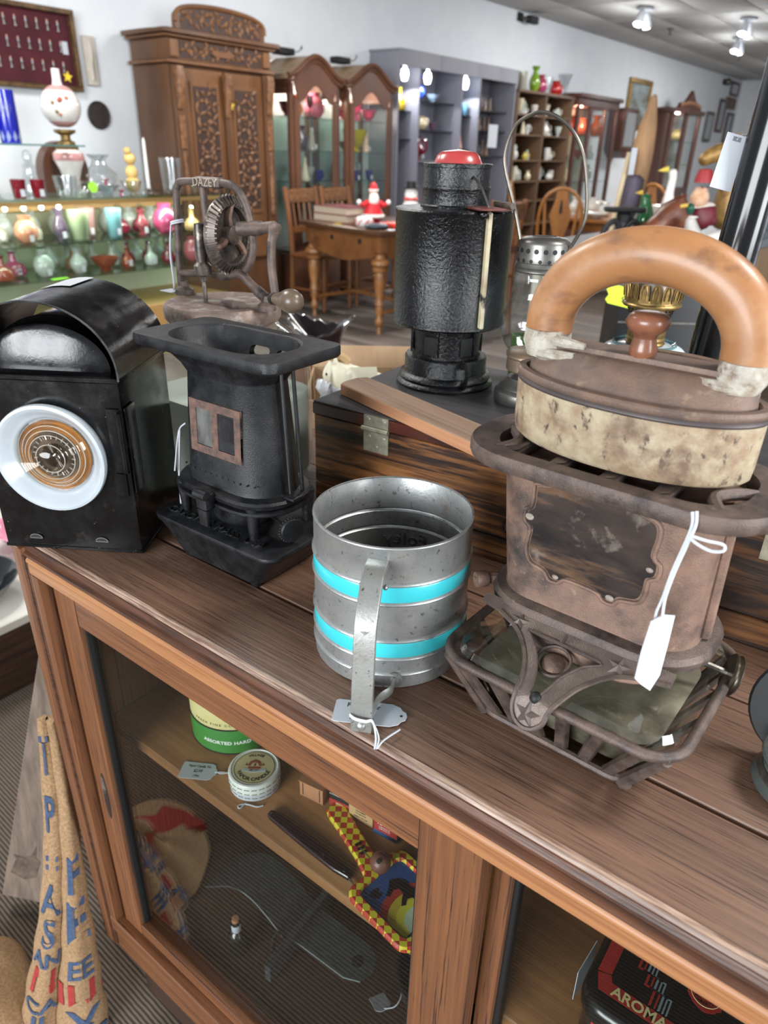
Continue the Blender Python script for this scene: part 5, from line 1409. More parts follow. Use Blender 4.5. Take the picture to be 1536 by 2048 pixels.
for nm, off, k, ph in (('left_fold', .022, .84, .5), ('right_fold', -.024, .90, 2.1)):
    at = lobe(off, k, ph)
    loops = [[at(i/40, 2*math.pi*j/22)-SO for j in range(22)] for i in range(41)]
    fo = B().loft(loops).obj(nm, M_burlap, sack, sharp=80)
    am = R(-38)
    if nm == 'left_fold':
        for s_, sz, m_, t0 in (('T', .050, M_sblue, .10), ('P', .050, M_sblue, .24), ('=', .050, M_sblue, .37), ('A', .055, M_sblue, .48), ('S', .05, M_sblue, .585), ('AN', .030, M_sblue, .675), ('N', .045, M_sred, .755), ('CA', .030, M_sblue, .845), ('II', .032, M_sblue, .91), ('WAY', .014, M_sblue, .955)):
            print_on(at, fo, s_, sz, m_, t0, am+R(-14))
    else:
        for s_, sz, m_, t0 in (('F', .060, M_sblue, .40), ('E', .075, M_sblue, .55), ('EE', .034, M_sblue, .71), ('ILL', .048, M_sred, .80), ('X', .050, M_sblue, .91), ('CO', .030, M_sblue, .965)):
            print_on(at, fo, s_, sz, m_, t0, am+R(10))
# the slack end of the sack on the carpet
pd = []
for r_, z in ((1.0, .002), (1.02, .012), (.9, .030), (.6, .042), (.3, .046), (.02, .047)):
    pd.append([(-.135+.125*r_*(1+.10*math.sin(2*a+.4)+.05*math.sin(5*a))*math.cos(a), -.100+.095*r_*(1+.08*math.cos(3*a))*math.sin(a), z*(1+.25*math.sin(2.3*a+r_*3))) for a in [2*math.pi*j/36 for j in range(36)]])
B().loft(pd).obj('slack_end', M_burlap, sack, sharp=80)
rs = [(x+.035, y_-.055) for x, y_ in [(-.235, -.050), (-.170, -.030), (-.125, -.020), (-.120, -.052), (-.135, -.085), (-.110, -.125), (-.170, -.120), (-.215, -.100), (-.205, -.075)]]
B().loft([[(x, y_, .030) for x, y_ in rs], [(x, y_, .0500) for x, y_ in rs]]).obj('printed_shape', M_sred, sack)

bd = thing('leaning_plank', 'grey weathered plank with a knot standing tilted left of the burlap sack', 'plank', (-1.030, .300, 0), 0, rot=(0, 0, 0))
M_greyw = mat('grey_weathered_wood', (128, 112, 98), (98, 84, 72), 3, st=(26, 26, 1.0), rough=.8, bump=.3, spots=((66, 54, 46), 9, .66, .8, (1, 1, .5)))
def plank(par, p0, p1, w, t, m, name, side):
    p0 = Vector(p0); p1 = Vector(p1); a = (p1-p0).normalized()
    s_ = Vector(side); s_ = (s_-a*s_.dot(a)).normalized(); n_ = a.cross(s_).normalized()
    q = [-s_*w/2-n_*t/2, s_*w/2-n_*t/2, s_*w/2+n_*t/2, -s_*w/2+n_*t/2]
    return B().loft([[p0+v_ for v_ in q], [p1+v_ for v_ in q]]).obj(name, m, par, bev=.002), (a, s_, n_)
po, (a_, s__, n__) = plank(bd, (0, 0, .028), (.030, .150, .50), .075, .022, M_greyw, 'board', (.8, .60, 0))
sgn = -1 if n__.y > 0 else 1
for dz, off, r_ in ((.36, .012, .008),):
    c_ = Vector((0, 0, .028))+a_*dz+s__*off+n__*sgn*.0112
    mm = Matrix((s__, a_, n__*sgn)).transposed().to_4x4(); mm.translation = c_
    B().lathe([(r_, -.001), (r_*.8, .0004), (.0001, .0003)], 14, m=mm).obj('knot', M_char, bd)
c_ = Vector((0, 0, .028))+a_*.075+n__*sgn*.0112
mm = Matrix((s__, a_, n__*sgn)).transposed().to_4x4(); mm.translation = c_
B().prism([(-.028, -.020), (-.022, .012), (-.028, .020), (-.008, .018), (.004, .026), (.010, .048), (.013, .022), (.022, .014), (.018, -.020), (.0, -.030)], -.001, .0005, m=mm).obj('torn_patch', mat('torn_bark_dark', (70, 58, 50), (110, 94, 80), 40, rough=.9, bump=.6), bd)
bd2 = thing('pale_board', 'pale narrow board behind the grey plank with a white tag', 'board', (-1.110, .470, 0))
po2, (a2, s2, n2) = plank(bd2, (0, 0, .02), (.040, .08, .52), .060, .014, mat('pale_board_wood', (176, 164, 146), (154, 142, 124), 3, st=(26, 26, 1), rough=.75), 'board', (.8, .60, 0))
sg2 = -1 if n2.y > 0 else 1
t7 = thing('price_tag', 'white tag stuck on the pale board leaning behind the sack', 'tag', Vector((-1.110, .470, .02))+a2*.45+n2*sg2*.0085)
mm = Matrix((s2, a2, n2*sg2)).transposed().to_4x4()
B().box(-.016, .016, -.030, .030, 0, .0008, m=mm).obj('paper', M_white, t7)

pl = thing('low_plinth', 'low dark wood plinth with a white top at the left edge', 'plinth', (-2.10, .50, 0), 0)
B().box(-.49, .49, -1.2, .68, 0, .186, b=.003).obj('plinth_side', mat('dark_walnut_veneer', (70, 48, 36), (42, 28, 22), 5, st=(1, 1.2, 16), rough=.5), pl)
B().box(-.50, .50, -1.21, .69, .187, .214, b=.003).obj('white_top', mat('white_laminate', (206, 204, 196), (190, 188, 180), 6, rough=.5), pl)
bw = thing('black_bowl', 'glossy black lacquer bowl with a red flower on the white plinth', 'bowl', (-1.770, .590, .2142))
B().shell([(.06, .001), (.075, .003), (.105, .030), (.128, .062), (.133, .066)], 48, .004).obj('bowl_body', mat('black_lacquer', (8, 9, 11), rough=.08, coat=.6), bw)
B().lathe([(.075, .0), (.075, .003), (.0001, .004)], 32).obj('bowl_bottom', _mats['black_lacquer'], bw)
for k in range(5):
    a = 2*math.pi*k/5
    B().ball(.010, (.108+.008*math.cos(a)*.3, -.052+.010*math.cos(a), .032+.010*math.sin(a)), 8, 5, (.35, 1, 1)).obj('petal', M_redc, bw)
pk = thing('pink_glass_dish', 'pink glass dish on the white plinth behind the road lamp', 'dish', (-1.930, .86, .2142))
B().shell([(.03, .001), (.05, .012), (.085, .040), (.10, .062), (.105, .064)], 36, .003).obj('dish_body', mat('pink_glass', (212, 120, 150), (230, 170, 190), 12, rough=.15, coat=.4), pk)
B().lathe([(.035, 0), (.03, .003), (.0001, .003)], 24).obj('dish_foot', _mats['pink_glass'], pk)
# ================================================================== the shop behind
def rt(name, label, cat, x, y, z=0, rz=0, group=None):
    return thing(name, label, cat, RW(x, y, z), RZ+R(rz), group)
M_wal = mat('carved_walnut', (104, 70, 44), (80, 52, 33), 4, st=(1, 1, .25), rough=.42, bump=.1)
M_wal2 = mat('walnut_light', (124, 84, 52), (100, 66, 42), 4, st=(1, 1, .25), rough=.4)
M_carve = mat('carved_relief', (142, 98, 62), (92, 60, 40), 30, rough=.5, bump=.8, bscale=60)
M_cback = mat('carving_ground', (64, 42, 32), (50, 32, 26), 30, rough=.6)
M_curio = mat('curio_wood', (104, 68, 48), (82, 52, 38), 4, st=(1, 1, .3), rough=.35, coat=.2)
M_case = glass('case_glass', (.95, .97, .96), .0, 1.45)
M_shelfg = glass('glass_shelf', (.72, .86, .82), .02, 1.7, .95)
M_gold = mat('gilt', (170, 138, 82), (120, 92, 52), 30, rough=.4, metal=.5)
M_crystal = glass('cut_crystal', (.93, .95, .96), .12, 2.4)
_cm = {}
def cmat(c, gl=True):
    k = ('c', c, gl)
    if k not in _cm:
        m = mat('coloured_glass_%d' % len(_cm) if gl else 'glazed_china_%d' % len(_cm), c, rough=.12, coat=.5)
        if gl:
            m.node_tree.nodes['Principled BSDF'].inputs['Transmission Weight'].default_value = .5
        _cm[k] = m
    return _cm[k]
PF = {
 'bottle': [(.30, 0), (.42, .03), (.50, .20), (.44, .36), (.20, .48), (.13, .56), (.13, .76), (.18, .79), (.001, .80)],
 'cruet': [(.28, 0), (.45, .06), (.50, .22), (.40, .40), (.16, .52), (.12, .78), (.20, .84), (.001, .85)],
 'tumbler': [(.36, 0), (.38, .02), (.47, .98), (.47, 1), (.42, .99), (.36, .1), (.001, .08)],
 'bowl': [(.20, 0), (.22, .06), (.16, .14), (.34, .40), (.50, .90), (.52, 1), (.48, .98), (.30, .45), (.001, .3)],
 'vase': [(.26, 0), (.30, .03), (.46, .30), (.44, .50), (.22, .74), (.20, .82), (.34, .98), (.35, 1), (.30, .99), (.16, .80), (.001, .7)],
 'round': [(.22, 0), (.30, .03), (.48, .25), (.50, .48), (.40, .72), (.24, .84), (.26, .92), (.30, 1), (.25, .99), (.001, .86)],
 'flare': [(.30, 0), (.32, .04), (.18, .12), (.24, .35), (.34, .70), (.50, 1), (.46, .98), (.28, .6), (.001, .3)],
 'goblet': [(.34, 0), (.34, .03), (.06, .08), (.05, .42), (.26, .52), (.36, .72), (.34, 1), (.31, .99), (.30, .7), (.001, .58)],
 'candle': [(.40, 0), (.42, .05), (.20, .12), (.14, .28), (.24, .32), (.001, .33)],
 'ewer': [(.26, 0), (.28, .03), (.16, .10), (.40, .32), (.42, .50), (.20, .72), (.16, .86), (.26, .97), (.28, 1), (.20, .97), (.001, .8)],
 'cup': [(.25, 0), (.27, .05), (.38, .30), (.45, 1), (.41, .98), (.34, .3), (.001, .12)],
 'figure': [(.34, 0), (.38, .08), (.30, .30), (.20, .55), (.22, .64), (.13, .72), (.17, .84), (.13, .95), (.001, 1)],
 'plate': [(.22, 0), (.24, .1), (.5, .8), (.5, 1), (.44, .9), (.001, .3)],
}
def ware(kind, name, label, cat, x, y, z, h, col, w=None, m=None, group=None, glassy=True, extras=None, rz=0):
    """one vessel: lathe body (w = width), plus stopper / handle / tag parts"""
    w = w or h*.5
    t = rt(name, label, cat, x, y, z+.0006, rz, group)
    mm = m or cmat(col, glassy)
    B().lathe([(max(r*w, .0002), zz*h) for r, zz in PF[kind]], 18).obj('body', mm, t, sharp=50)
    for e in (extras or ()):
        if e == 'stopper':
            B().lathe([(w*.10, h*.79), (w*.12, h*.83), (w*.2, h*.88), (w*.16, h*.96), (.0002, h)], 12).obj('stopper', M_crystal, t)
        elif e == 'clear_handle':
            B().tube(smooth_path([(w*.14, 0, h*.74), (w*.55, 0, h*.72), (w*.62, 0, h*.5), (w*.42, 0, h*.30)], 4), w*.05, 6).obj('handle', M_crystal, t)
        elif e == 'handle':
            B().tube(smooth_path([(w*.36, 0, h*.80), (w*.62, 0, h*.76), (w*.64, 0, h*.45), (w*.38, 0, h*.28)], 4), w*.06, 6).obj('handle', mm, t)
        elif e == 'tag':
            B().box(w*.46, w*.46+.003, -.012, .012, h*.10, h*.10+.036).obj('price_tag', M_white, t)
        elif e == 'bulb':
            B().ball(w*.15, (0, 0, h*.86), 10, 8).obj('atomiser', M_gold, t)
    return t

# ---------------------------------------------------------------- wardrobe
FX = -4.86           # front plane of the furniture along the left wall
w0, w1 = 3.62, 4.58
wd = rt('carved_wardrobe', 'tall carved walnut wardrobe with two panelled doors against the white wall', 'wardrobe', -5.10, (w0+w1)/2, 0)
hw_ = (w1-w0)/2
def wbox(name, x0, x1, y0, y1, z0, z1, m=M_wal, par=None, b=.004):
    return B().box(x0, x1, y0, y1, z0, z1, b=b).obj(name, m, par or wd)
f_ = .235            # front face local x
wbox('carcase', -.21, f_-.02, -hw_, hw_, .10, 1.80)
wbox('plinth', -.21, f_+.01, -hw_-.02, hw_+.02, 0, .10)
wbox('lower_cornice', -.21, f_+.02, -hw_-.03, hw_+.03, 1.80, 1.825, M_wal2)
wbox('frieze', -.21, f_, -hw_, hw_, 1.825, 1.955)
wbox('cornice', -.21, f_+.03, -hw_-.035, hw_+.035, 1.955, 1.975, M_wal2)
wbox('cornice', -.21, f_+.055, -hw_-.065, hw_+.065, 1.975, 2.005)
# arched crest
cr = [(-hw_*.86, 0)]+[(-hw_*.86*math.cos(math.pi*k/24)*(1 if True else 1), .045+.115*math.sin(math.pi*k/24)**.55) for k in range(25)]+[(hw_*.86, 0)]
B().prism([(a, 2.005+z) for a, z in cr], f_-.02, f_+.02, 'x').obj('crest', M_wal, wd)
B().tube([(f_+.022, a, 2.005+z) for a, z in cr[1:-1]], .016, 8).obj('crest_moulding', M_wal2, wd)
def carving(par, y0, y1, z0, z1, n, xface, name='carved_leaf'):
    """a relief of leaf sprays over a dark ground"""
    for k in range(n):
        if (z1-z0) > (y1-y0):
            yy = y0+(y1-y0)*(.5+.42*math.sin(k*2.1)); zz = z0+(z1-z0)*(k+.5)/n
        else:
            yy = y0+(y1-y0)*(k+.5)/n; zz = z0+(z1-z0)*(.5+.3*math.sin(k*2.1))
        b = B(); a0_ = rnd.random()*6.28
        for q in range(3):
            L_ = .026+.012*rnd.random()
            mm = Matrix.Translation((xface, yy, zz)) @ Matrix.Rotation(a0_+q*1.9+rnd.random()*.5, 4, 'X')
            b.add([(0, .004, 0), (.003, L_*.9, -L_*.45), (.005, L_*1.9, 0), (.003, L_*.9, L_*.45), (.013, L_*.9, 0)], [(0, 1, 4), (1, 2, 4), (2, 3, 4), (3, 0, 4), (3, 2, 1, 0)], mm)
        o = b.obj(name, M_carve, par)
        o['kind'] = 'stuff'
B().prism([(a*.90, 2.012+z*.84) for a, z in cr], f_+.0201, f_+.0215, 'x').obj('carved_ground', M_cback, wd)
carving(wd, -hw_*.74, hw_*.74, 2.035, 2.125, 16, f_+.022)
g_ = wbox('carved_ground', f_, f_+.004, -hw_+.10, hw_-.10, 1.840, 1.940, M_cback, b=0)
carving(wd, -hw_+.12, hw_-.12, 1.85, 1.93, 14, f_+.005)
B().prism([(-.11, 1.885), (-.08, 1.910), (0, 1.903), (.08, 1.910), (.11, 1.885), (.07, 1.868), (-.07, 1.868)], f_+.004, f_+.016, 'x').obj('cartouche', M_wal2, wd)
for s_ in (-1, 1):
    wbox('frieze_block', f_-.004, f_+.016, s_*(hw_-.045)-.035, s_*(hw_-.045)+.035, 1.838, 1.945, M_wal2)
for s_ in (-1, 1):
    d_ = wbox('door', f_-.02, f_, min(s_*.012, s_*(hw_-.10)), max(s_*.012, s_*(hw_-.10)), .72, 1.78, M_wal2)
    c0 = s_*(hw_-.10+.012)/2
    hwp = (hw_-.112)/2
    B().box(f_-.001, f_+.012, c0-hwp+.055, c0+hwp-.055, .80, 1.70).obj('panel_moulding', M_wal2, d_)
    B().box(f_+.0121, f_+.0135, c0-hwp+.075, c0+hwp-.075, .83, 1.67).obj('carved_ground', M_cback, d_)
    carving(d_, c0-hwp+.10, c0+hwp-.10, .84, 1.66, 26, f_+.014)
    B().box(f_+.002, f_+.014, s_*.048-.009, s_*.048+.009, .88, 1.00).obj('lock_plate', M_steel, d_)
    # pilaster
    p_ = wbox('pilaster', f_-.01, f_+.018, min(s_*(hw_-.095), s_*(hw_-.005)), max(s_*(hw_-.095), s_*(hw_-.005)), .70, 1.79, M_wal)
    yy = s_*(hw_-.05)
    B().loft([rrect(.02, .055, .008, 1.52, 3, f_+.022, yy), rrect(.055, .062, .014, 1.62, 3, f_+.030, yy), rrect(.070, .066, .014, 1.74, 3, f_+.036, yy), rrect(.05, .066, .012, 1.785, 3, f_+.03, yy)]).obj('corbel', M_carve, p_)
    B().box(f_+.018, f_+.030, yy-.026, yy+.026, 1.26, 1.48, b=.004).obj('carved_block', M_carve, p_)
    B().lathe([(.018, .78), (.026, .82), (.016, .86), (.022, 1.05), (.014, 1.18), (.024, 1.22), (.024, 1.25)], 12, (f_+.018, yy, 0)).obj('half_column', M_carve, p_)
    wbox('drawer', f_-.01, f_+.008, min(s_*.015, s_*(hw_-.03)), max(s_*.015, s_*(hw_-.03)), .45, .68, M_wal2)
wbox('centre_post', f_, f_+.022, -.02, .02, .73, 1.70, M_wal)
B().loft([rrect(.02, .045, .008, 1.48, 3, f_+.026, 0), rrect(.05, .052, .012, 1.60, 3, f_+.034, 0), rrect(.06, .056, .012, 1.76, 3, f_+.036, 0)]).obj('corbel', M_carve, wd)
def star(label, x, y, z, r_):
    t = rt('star_sticker', label, 'sticker', x, y, z)
    pts = [((r_ if k % 2 == 0 else r_*.45)*math.sin(R(36*k+8)), (r_ if k % 2 == 0 else r_*.45)*math.cos(R(36*k+8))) for k in range(10)]
    B().prism(pts, 0, .004, 'x').obj('star_paper', mat('yellow_paper', (236, 206, 52), rough=.6), t)
star('yellow paper star stuck on the wardrobe\'s right door', -5.10+f_+.0232, 4.135, 1.565, .036)

# ---------------------------------------------------------------- two arched curio cabinets
def curio(label, y0, y1, ztop, zpk):
    c = rt('curio_cabinet', label, 'cabinet', -5.10, (y0+y1)/2, 0, 0, 'arched curio cabinets')
    h = (y1-y0)/2
    def bx(name, x0, x1, a, b_, z0, z1, m=M_curio, bev=.003, par=c):
        return B().box(x0, x1, a, b_, z0, z1, b=bev).obj(name, m, par)
    f2 = .20
    bx('base', -.22, f2, -h, h, 0, .42)
    bx('mirror_back', -.22, -.205, -h+.03, h-.03, .42, ztop-.10, mat('dark_mirror', (190, 198, 198), rough=.25, metal=.5), 0)
    for s_ in (-1, 1):
        bx('front_post', f2-.04, f2, min(s_*h, s_*(h-.05)), max(s_*h, s_*(h-.05)), .42, ztop-.06)
        bx('rear_post', -.22, -.18, min(s_*h, s_*(h-.04)), max(s_*h, s_*(h-.04)), .42, ztop-.06)
        bx('side_glass', -.178, f2-.042, min(s_*(h-.012), s_*(h-.016)), max(s_*(h-.012), s_*(h-.016)), .43, ztop-.14, M_case, 0)
        bx('side_rail', -.22, f2, min(s_*h, s_*(h-.03)), max(s_*h, s_*(h-.03)), ztop-.14, ztop-.03)
    n = 20
    def bell(t):
        return (.5-.5*math.cos(2*math.pi*t))**1.05
    # bonnet roof, extruded back
    top = [(-h-.03+2*(h+.03)*k/n, ztop+(zpk-ztop)*bell(k/n)) for k in range(n+1)]
    b = B(); lp = []
    for x_ in (-.23, f2+.015):
        lp.append([(x_, a, z) for a, z in top]+[(x_, a, z-.035) for a, z in reversed(top)])
    b.loft(lp).obj('bonnet', mat('bonnet_top', (156, 132, 106), (124, 98, 76), 6, rough=.5), c)
    B().tube([(f2+.022, a, z-.010) for a, z in top], .022, 8).obj('bonnet_moulding', M_curio, c)
    B().tube([(f2+.012, a*.96, z-.048) for a, z in top], .014, 8).obj('bonnet_moulding', M_curio, c)
    # arched head rail and door
    arch_ = [(-h+.10+2*(h-.10)*k/n, ztop-.20+(zpk-ztop)*.85*bell(k/n)) for k in range(n+1)]
    out2 = [(-h+.04+2*(h-.04)*k/n, ztop-.04+(zpk-ztop)*.95*bell(k/n)) for k in range(n+1)]
    b = B(); b.loft([[(f2, a, z) for a, z in out2]+[(f2, a, z) for a, z in reversed(arch_)], [(f2+.012, a, z) for a, z in out2]+[(f2+.012, a, z) for a, z in reversed(arch_)]]).obj('head_rail', M_curio, c)
    dr_ = bx('door', f2, f2+.012, -h+.045, -h+.105, .44, ztop-.17)
    bx('door_stile', f2, f2+.012, h-.105, h-.045, .44, ztop-.17, par=dr_)
    bx('door_rail', f2, f2+.012, -h+.106, h-.106, .44, .52, par=dr_)
    gp_ = [(-h+.10, .52), (h-.10, .52)]+[(a, z) for a, z in reversed(arch_)]
    B().prism(gp_, f2+.004, f2+.007, 'x').obj('door_glass', M_case, dr_)
    for z in (1.02, 1.265, 1.53):
        bx('glass_shelf', -.20, f2-.05, -h+.03, h-.03, z-.006, z, M_shelfg, 0)
    bx('inside_floor', -.20, f2-.02, -h+.05, h-.05, .421, .440, M_curio, 0)
    l_ = bpy.data.lights.new('curio_lamp', 'POINT'); l_.energy = 16; l_.color = (1, .90, .78); l_.shadow_soft_size = .05
    lo = bpy.data.objects.new('curio_lamp', l_); lo.location = (-.02, 0, ztop-.06); link(lo, c)
    B().lathe([(.02, 0), (.025, .02), (.012, .04)], 10, (-.02, 0, ztop-.045)).obj('lamp_holder', M_brass, c)
    return c
curio('left arched curio cabinet with glass sides between the wardrobe and its twin', 4.82, 5.44, 1.83, 1.985)
curio('right arched curio cabinet standing beside the tall grey display unit', 5.53, 6.21, 1.83, 1.985)
for lab, y in (('black transformer box lying on the left curio cabinet', 5.02), ('black transformer box lying on the right curio cabinet', 5.74)):
    t = rt('transformer_box', lab, 'box', -5.16, y, 1.99)
    B().box(-.05, .05, -.09, .09, 0, .05, b=.006).obj('case', M_char, t)
    B().tube(smooth_path([(.05, 0, .02), (.08, .10, .03), (.05, .17, .08), (.0, .22, .06)], 4), .004, 5).obj('cord', M_char, t)

# wares in the curios: (kind, name, label, cat, dx, y, z, h, colour, w, extras)
CX = -5.08
ords_ = ('first', 'second', 'third', 'fourth')
ruby, amber, pink, cob = (92, 24, 34), (190, 116, 42), (226, 118, 140), (34, 44, 130)
yel, gren, smoke = (226, 204, 40), (126, 160, 118), (96, 84, 104)
W_ = [
 ('vase', 'amber_vase', 'amber glass vase on the top shelf of the left curio cabinet', 'vase', -.02, 5.10, 1.531, .15, amber, .10, ()),
 ('bowl', 'ruby_bowl', 'dark ruby bowl at the left of the top shelf in the left curio', 'bowl', .00, 4.96, 1.531, .10, ruby, .13, ()),
 ('goblet', 'ruby_goblet', 'ruby stemmed goblet beside the pink jar in the left curio', 'goblet', .04, 5.20, 1.531, .15, ruby, .08, ()),
 ('round', 'pink_jar', 'big pink satin glass jar at the right of the left curio cabinet', 'jar', -.02, 5.32, 1.531, .20, pink, .17, ()),
 ('vase', 'smoke_vase', 'smoky purple vase on the second shelf of the left curio', 'vase', .00, 5.12, 1.266, .20, smoke, .12, ()),
 ('tumbler', 'red_tumbler', 'small red tumbler on the second shelf of the left curio', 'tumbler', .05, 4.99, 1.266, .07, (206, 66, 46), .06, ()),
 ('figure', 'grey_figurine', 'grey figurine on the second shelf of the left curio', 'figurine', .02, 5.24, 1.266, .17, (146, 140, 132), .10, ('tag',)),
 ('bottle', 'green_bottle', 'pale green bottle low in the left curio cabinet', 'bottle', .00, 5.02, 1.021, .18, gren, .09, ()),
 ('figure', 'cream_figurine', 'cream figurine low in the middle of the left curio', 'figurine', .02, 5.14, 1.021, .18, (206, 196, 172), .10, ()),
 ('cup', 'cobalt_cup', 'cobalt blue cup low at the right of the left curio', 'cup', .04, 5.31, 1.021, .08, cob, .08, ('handle',)),
 ('bowl', 'white_bowl', 'white footed bowl low in the left curio beside the cobalt cup', 'bowl', -.04, 5.25, 1.021, .10, (206, 206, 196), .11, ()),
 ('ewer', 'pink_basket', 'pink glass basket at the left of the right curio\'s top shelf', 'basket', .00, 5.70, 1.531, .15, pink, .15, ('handle',)),
 ('flare', 'pink_flared_vase', 'bright pink flared vase in the middle of the right curio', 'vase', .02, 5.84, 1.531, .13, (236, 120, 160), .14, ()),
 ('bowl', 'pink_bowl', 'pink bowl at the right end of the right curio\'s top shelf', 'bowl', .02, 6.03, 1.531, .09, (230, 110, 142), .14, ()),
 ('bowl', 'yellow_bowl', 'bright yellow footed bowl on the second shelf of the right curio', 'bowl', .03, 5.82, 1.266, .17, yel, .21, ()),
 ('bowl', 'cream_dish', 'cream dish left of the yellow bowl in the right curio', 'bowl', .05, 5.66, 1.266, .08, (222, 208, 168), .11, ()),
 ('figure', 'flesh_figurine', 'pale pink figurine right of the yellow bowl in the right curio', 'figurine', .02, 6.00, 1.266, .14, (214, 178, 150), .09, ('tag',)),
 ('ewer', 'grey_jug', 'big grey stoneware jug low in the right curio cabinet', 'jug', -.08, 5.88, 1.021, .17, (150, 152, 148), .16, ('handle',)),
 ('cup', 'blue_white_cup', 'left blue and white cup low in the right curio', 'cup', .10, 5.76, 1.021, .08, (66, 74, 150), .07, ('tag',)),
 ('cup', 'blue_white_cup', 'right blue and white cup low in the right curio', 'cup', .07, 5.99, 1.021, .08, (58, 66, 142), .07, ('tag',)),
]
for sd_n, ya, ca_ in (('left', 4.94, 0), ('right', 5.62, 1)):
    for zi, (z, zn) in enumerate(((1.531, 'top'), (1.266, 'second'), (1.021, 'lowest'))):
        for k in range(4):
            if any(abs(q[5]-ya-.125*k) < .105 and abs(q[6]-z) < .01 for q in W_[:20]):
                continue
            W_.append((('vase', 'goblet', 'cup', 'figure', 'bottle')[(k*2+zi+ca_) % 5], 'small_ornament', '%s small ornament from the left at the back of the %s shelf, %s curio' % (ords_[k], zn, sd_n), 'ornament', -.070, ya+.125*k, z, .12+.02*((k+zi) % 3),
                       ((206, 196, 172), (150, 90, 60), (170, 176, 180), (120, 52, 60), (96, 120, 110), (216, 208, 196))[(k+zi*2+ca_*3) % 6], .09, ()))
for k_, n_, l_, c_, dx, y, z, h, col, w, ex in W_:
    ware(k_, n_, l_, c_, CX+dx, y, z, h*(1.12 if h < .19 else 1), col, w*1.12, extras=ex, glassy=c_ not in ('figurine', 'jug'))

# ---------------------------------------------------------------- grey display unit
M_grey = mat('grey_laminate', (128, 128, 138), (122, 122, 132), 3, rough=.5)
M_greyd = mat('grey_laminate_inside', (150, 150, 162), rough=.5)
gu = rt('display_unit', 'long tall grey laminate display unit with spot-lit open bays', 'display unit', -5.16, 7.52, 0)
def gb_(name, x0, x1, a, b_, z0, z1, m=M_grey, bev=.002, par=gu):
    return B().box(x0, x1, a-7.52, b_-7.52, z0, z1, b=bev).obj(name, m, par)
gb_('back', -.19, -.175, 6.40, 8.66, .02, 2.10, M_greyd)
gb_('plinth', -.19, .18, 6.39, 8.66, 0, .35)
gb_('top', -.19, .198, 6.372, 8.668, 2.150, 2.172)
for a in (6.372, 6.72, 7.50, 7.86):
    gb_('upright', -.175, .19, a, a+.022, .35, 2.15)
gb_('end_panel', -.19, .19, 8.644, 8.668, .35, 2.15)
for k, (a, b_) in enumerate(((6.372, 7.06), (7.062, 7.80), (7.802, 8.26), (8.262, 8.668))):
    gb_('fascia', .190, .204, a, b_, 2.030, 2.1715, M_grey)
M_dglass = glass('dark_glass_shelf', (.35, .42, .42), .02, 1.7)
for a, b_, zs in ((6.395, 6.718, (1.655, 1.40)), (6.744, 7.496, (1.76, 1.492)), (7.524, 7.856, (1.663, 1.32)), (7.884, 8.642, (1.734, 1.527, 1.26))):
    for z in zs:
        gb_('shelf', -.174, .10, a, b_, z-.012, z, M_dglass if a < 7.8 else M_char, 0)
for y in (6.56, 6.95, 7.66):
    B().lathe([(.012, .14), (.014, .02), (.034, 0), (.040, -.04), (.026, -.09), (.0001, -.095)], 14, (.12, y-7.52, 2.005)).obj('spot_lamp', mat('lit_spot', (255, 255, 255), emit=((240, 246, 255), 9)), gu)
    l_ = bpy.data.lights.new('spot_lamp_light', 'SPOT'); l_.energy = 11; l_.spot_size = R(150); l_.color = (.92, .95, 1); l_.shadow_soft_size = .03
    lo = bpy.data.objects.new('spot_lamp_light', l_); lo.location = (.12, y-7.52, 1.90); link(lo, gu)
gx_ = -5.16
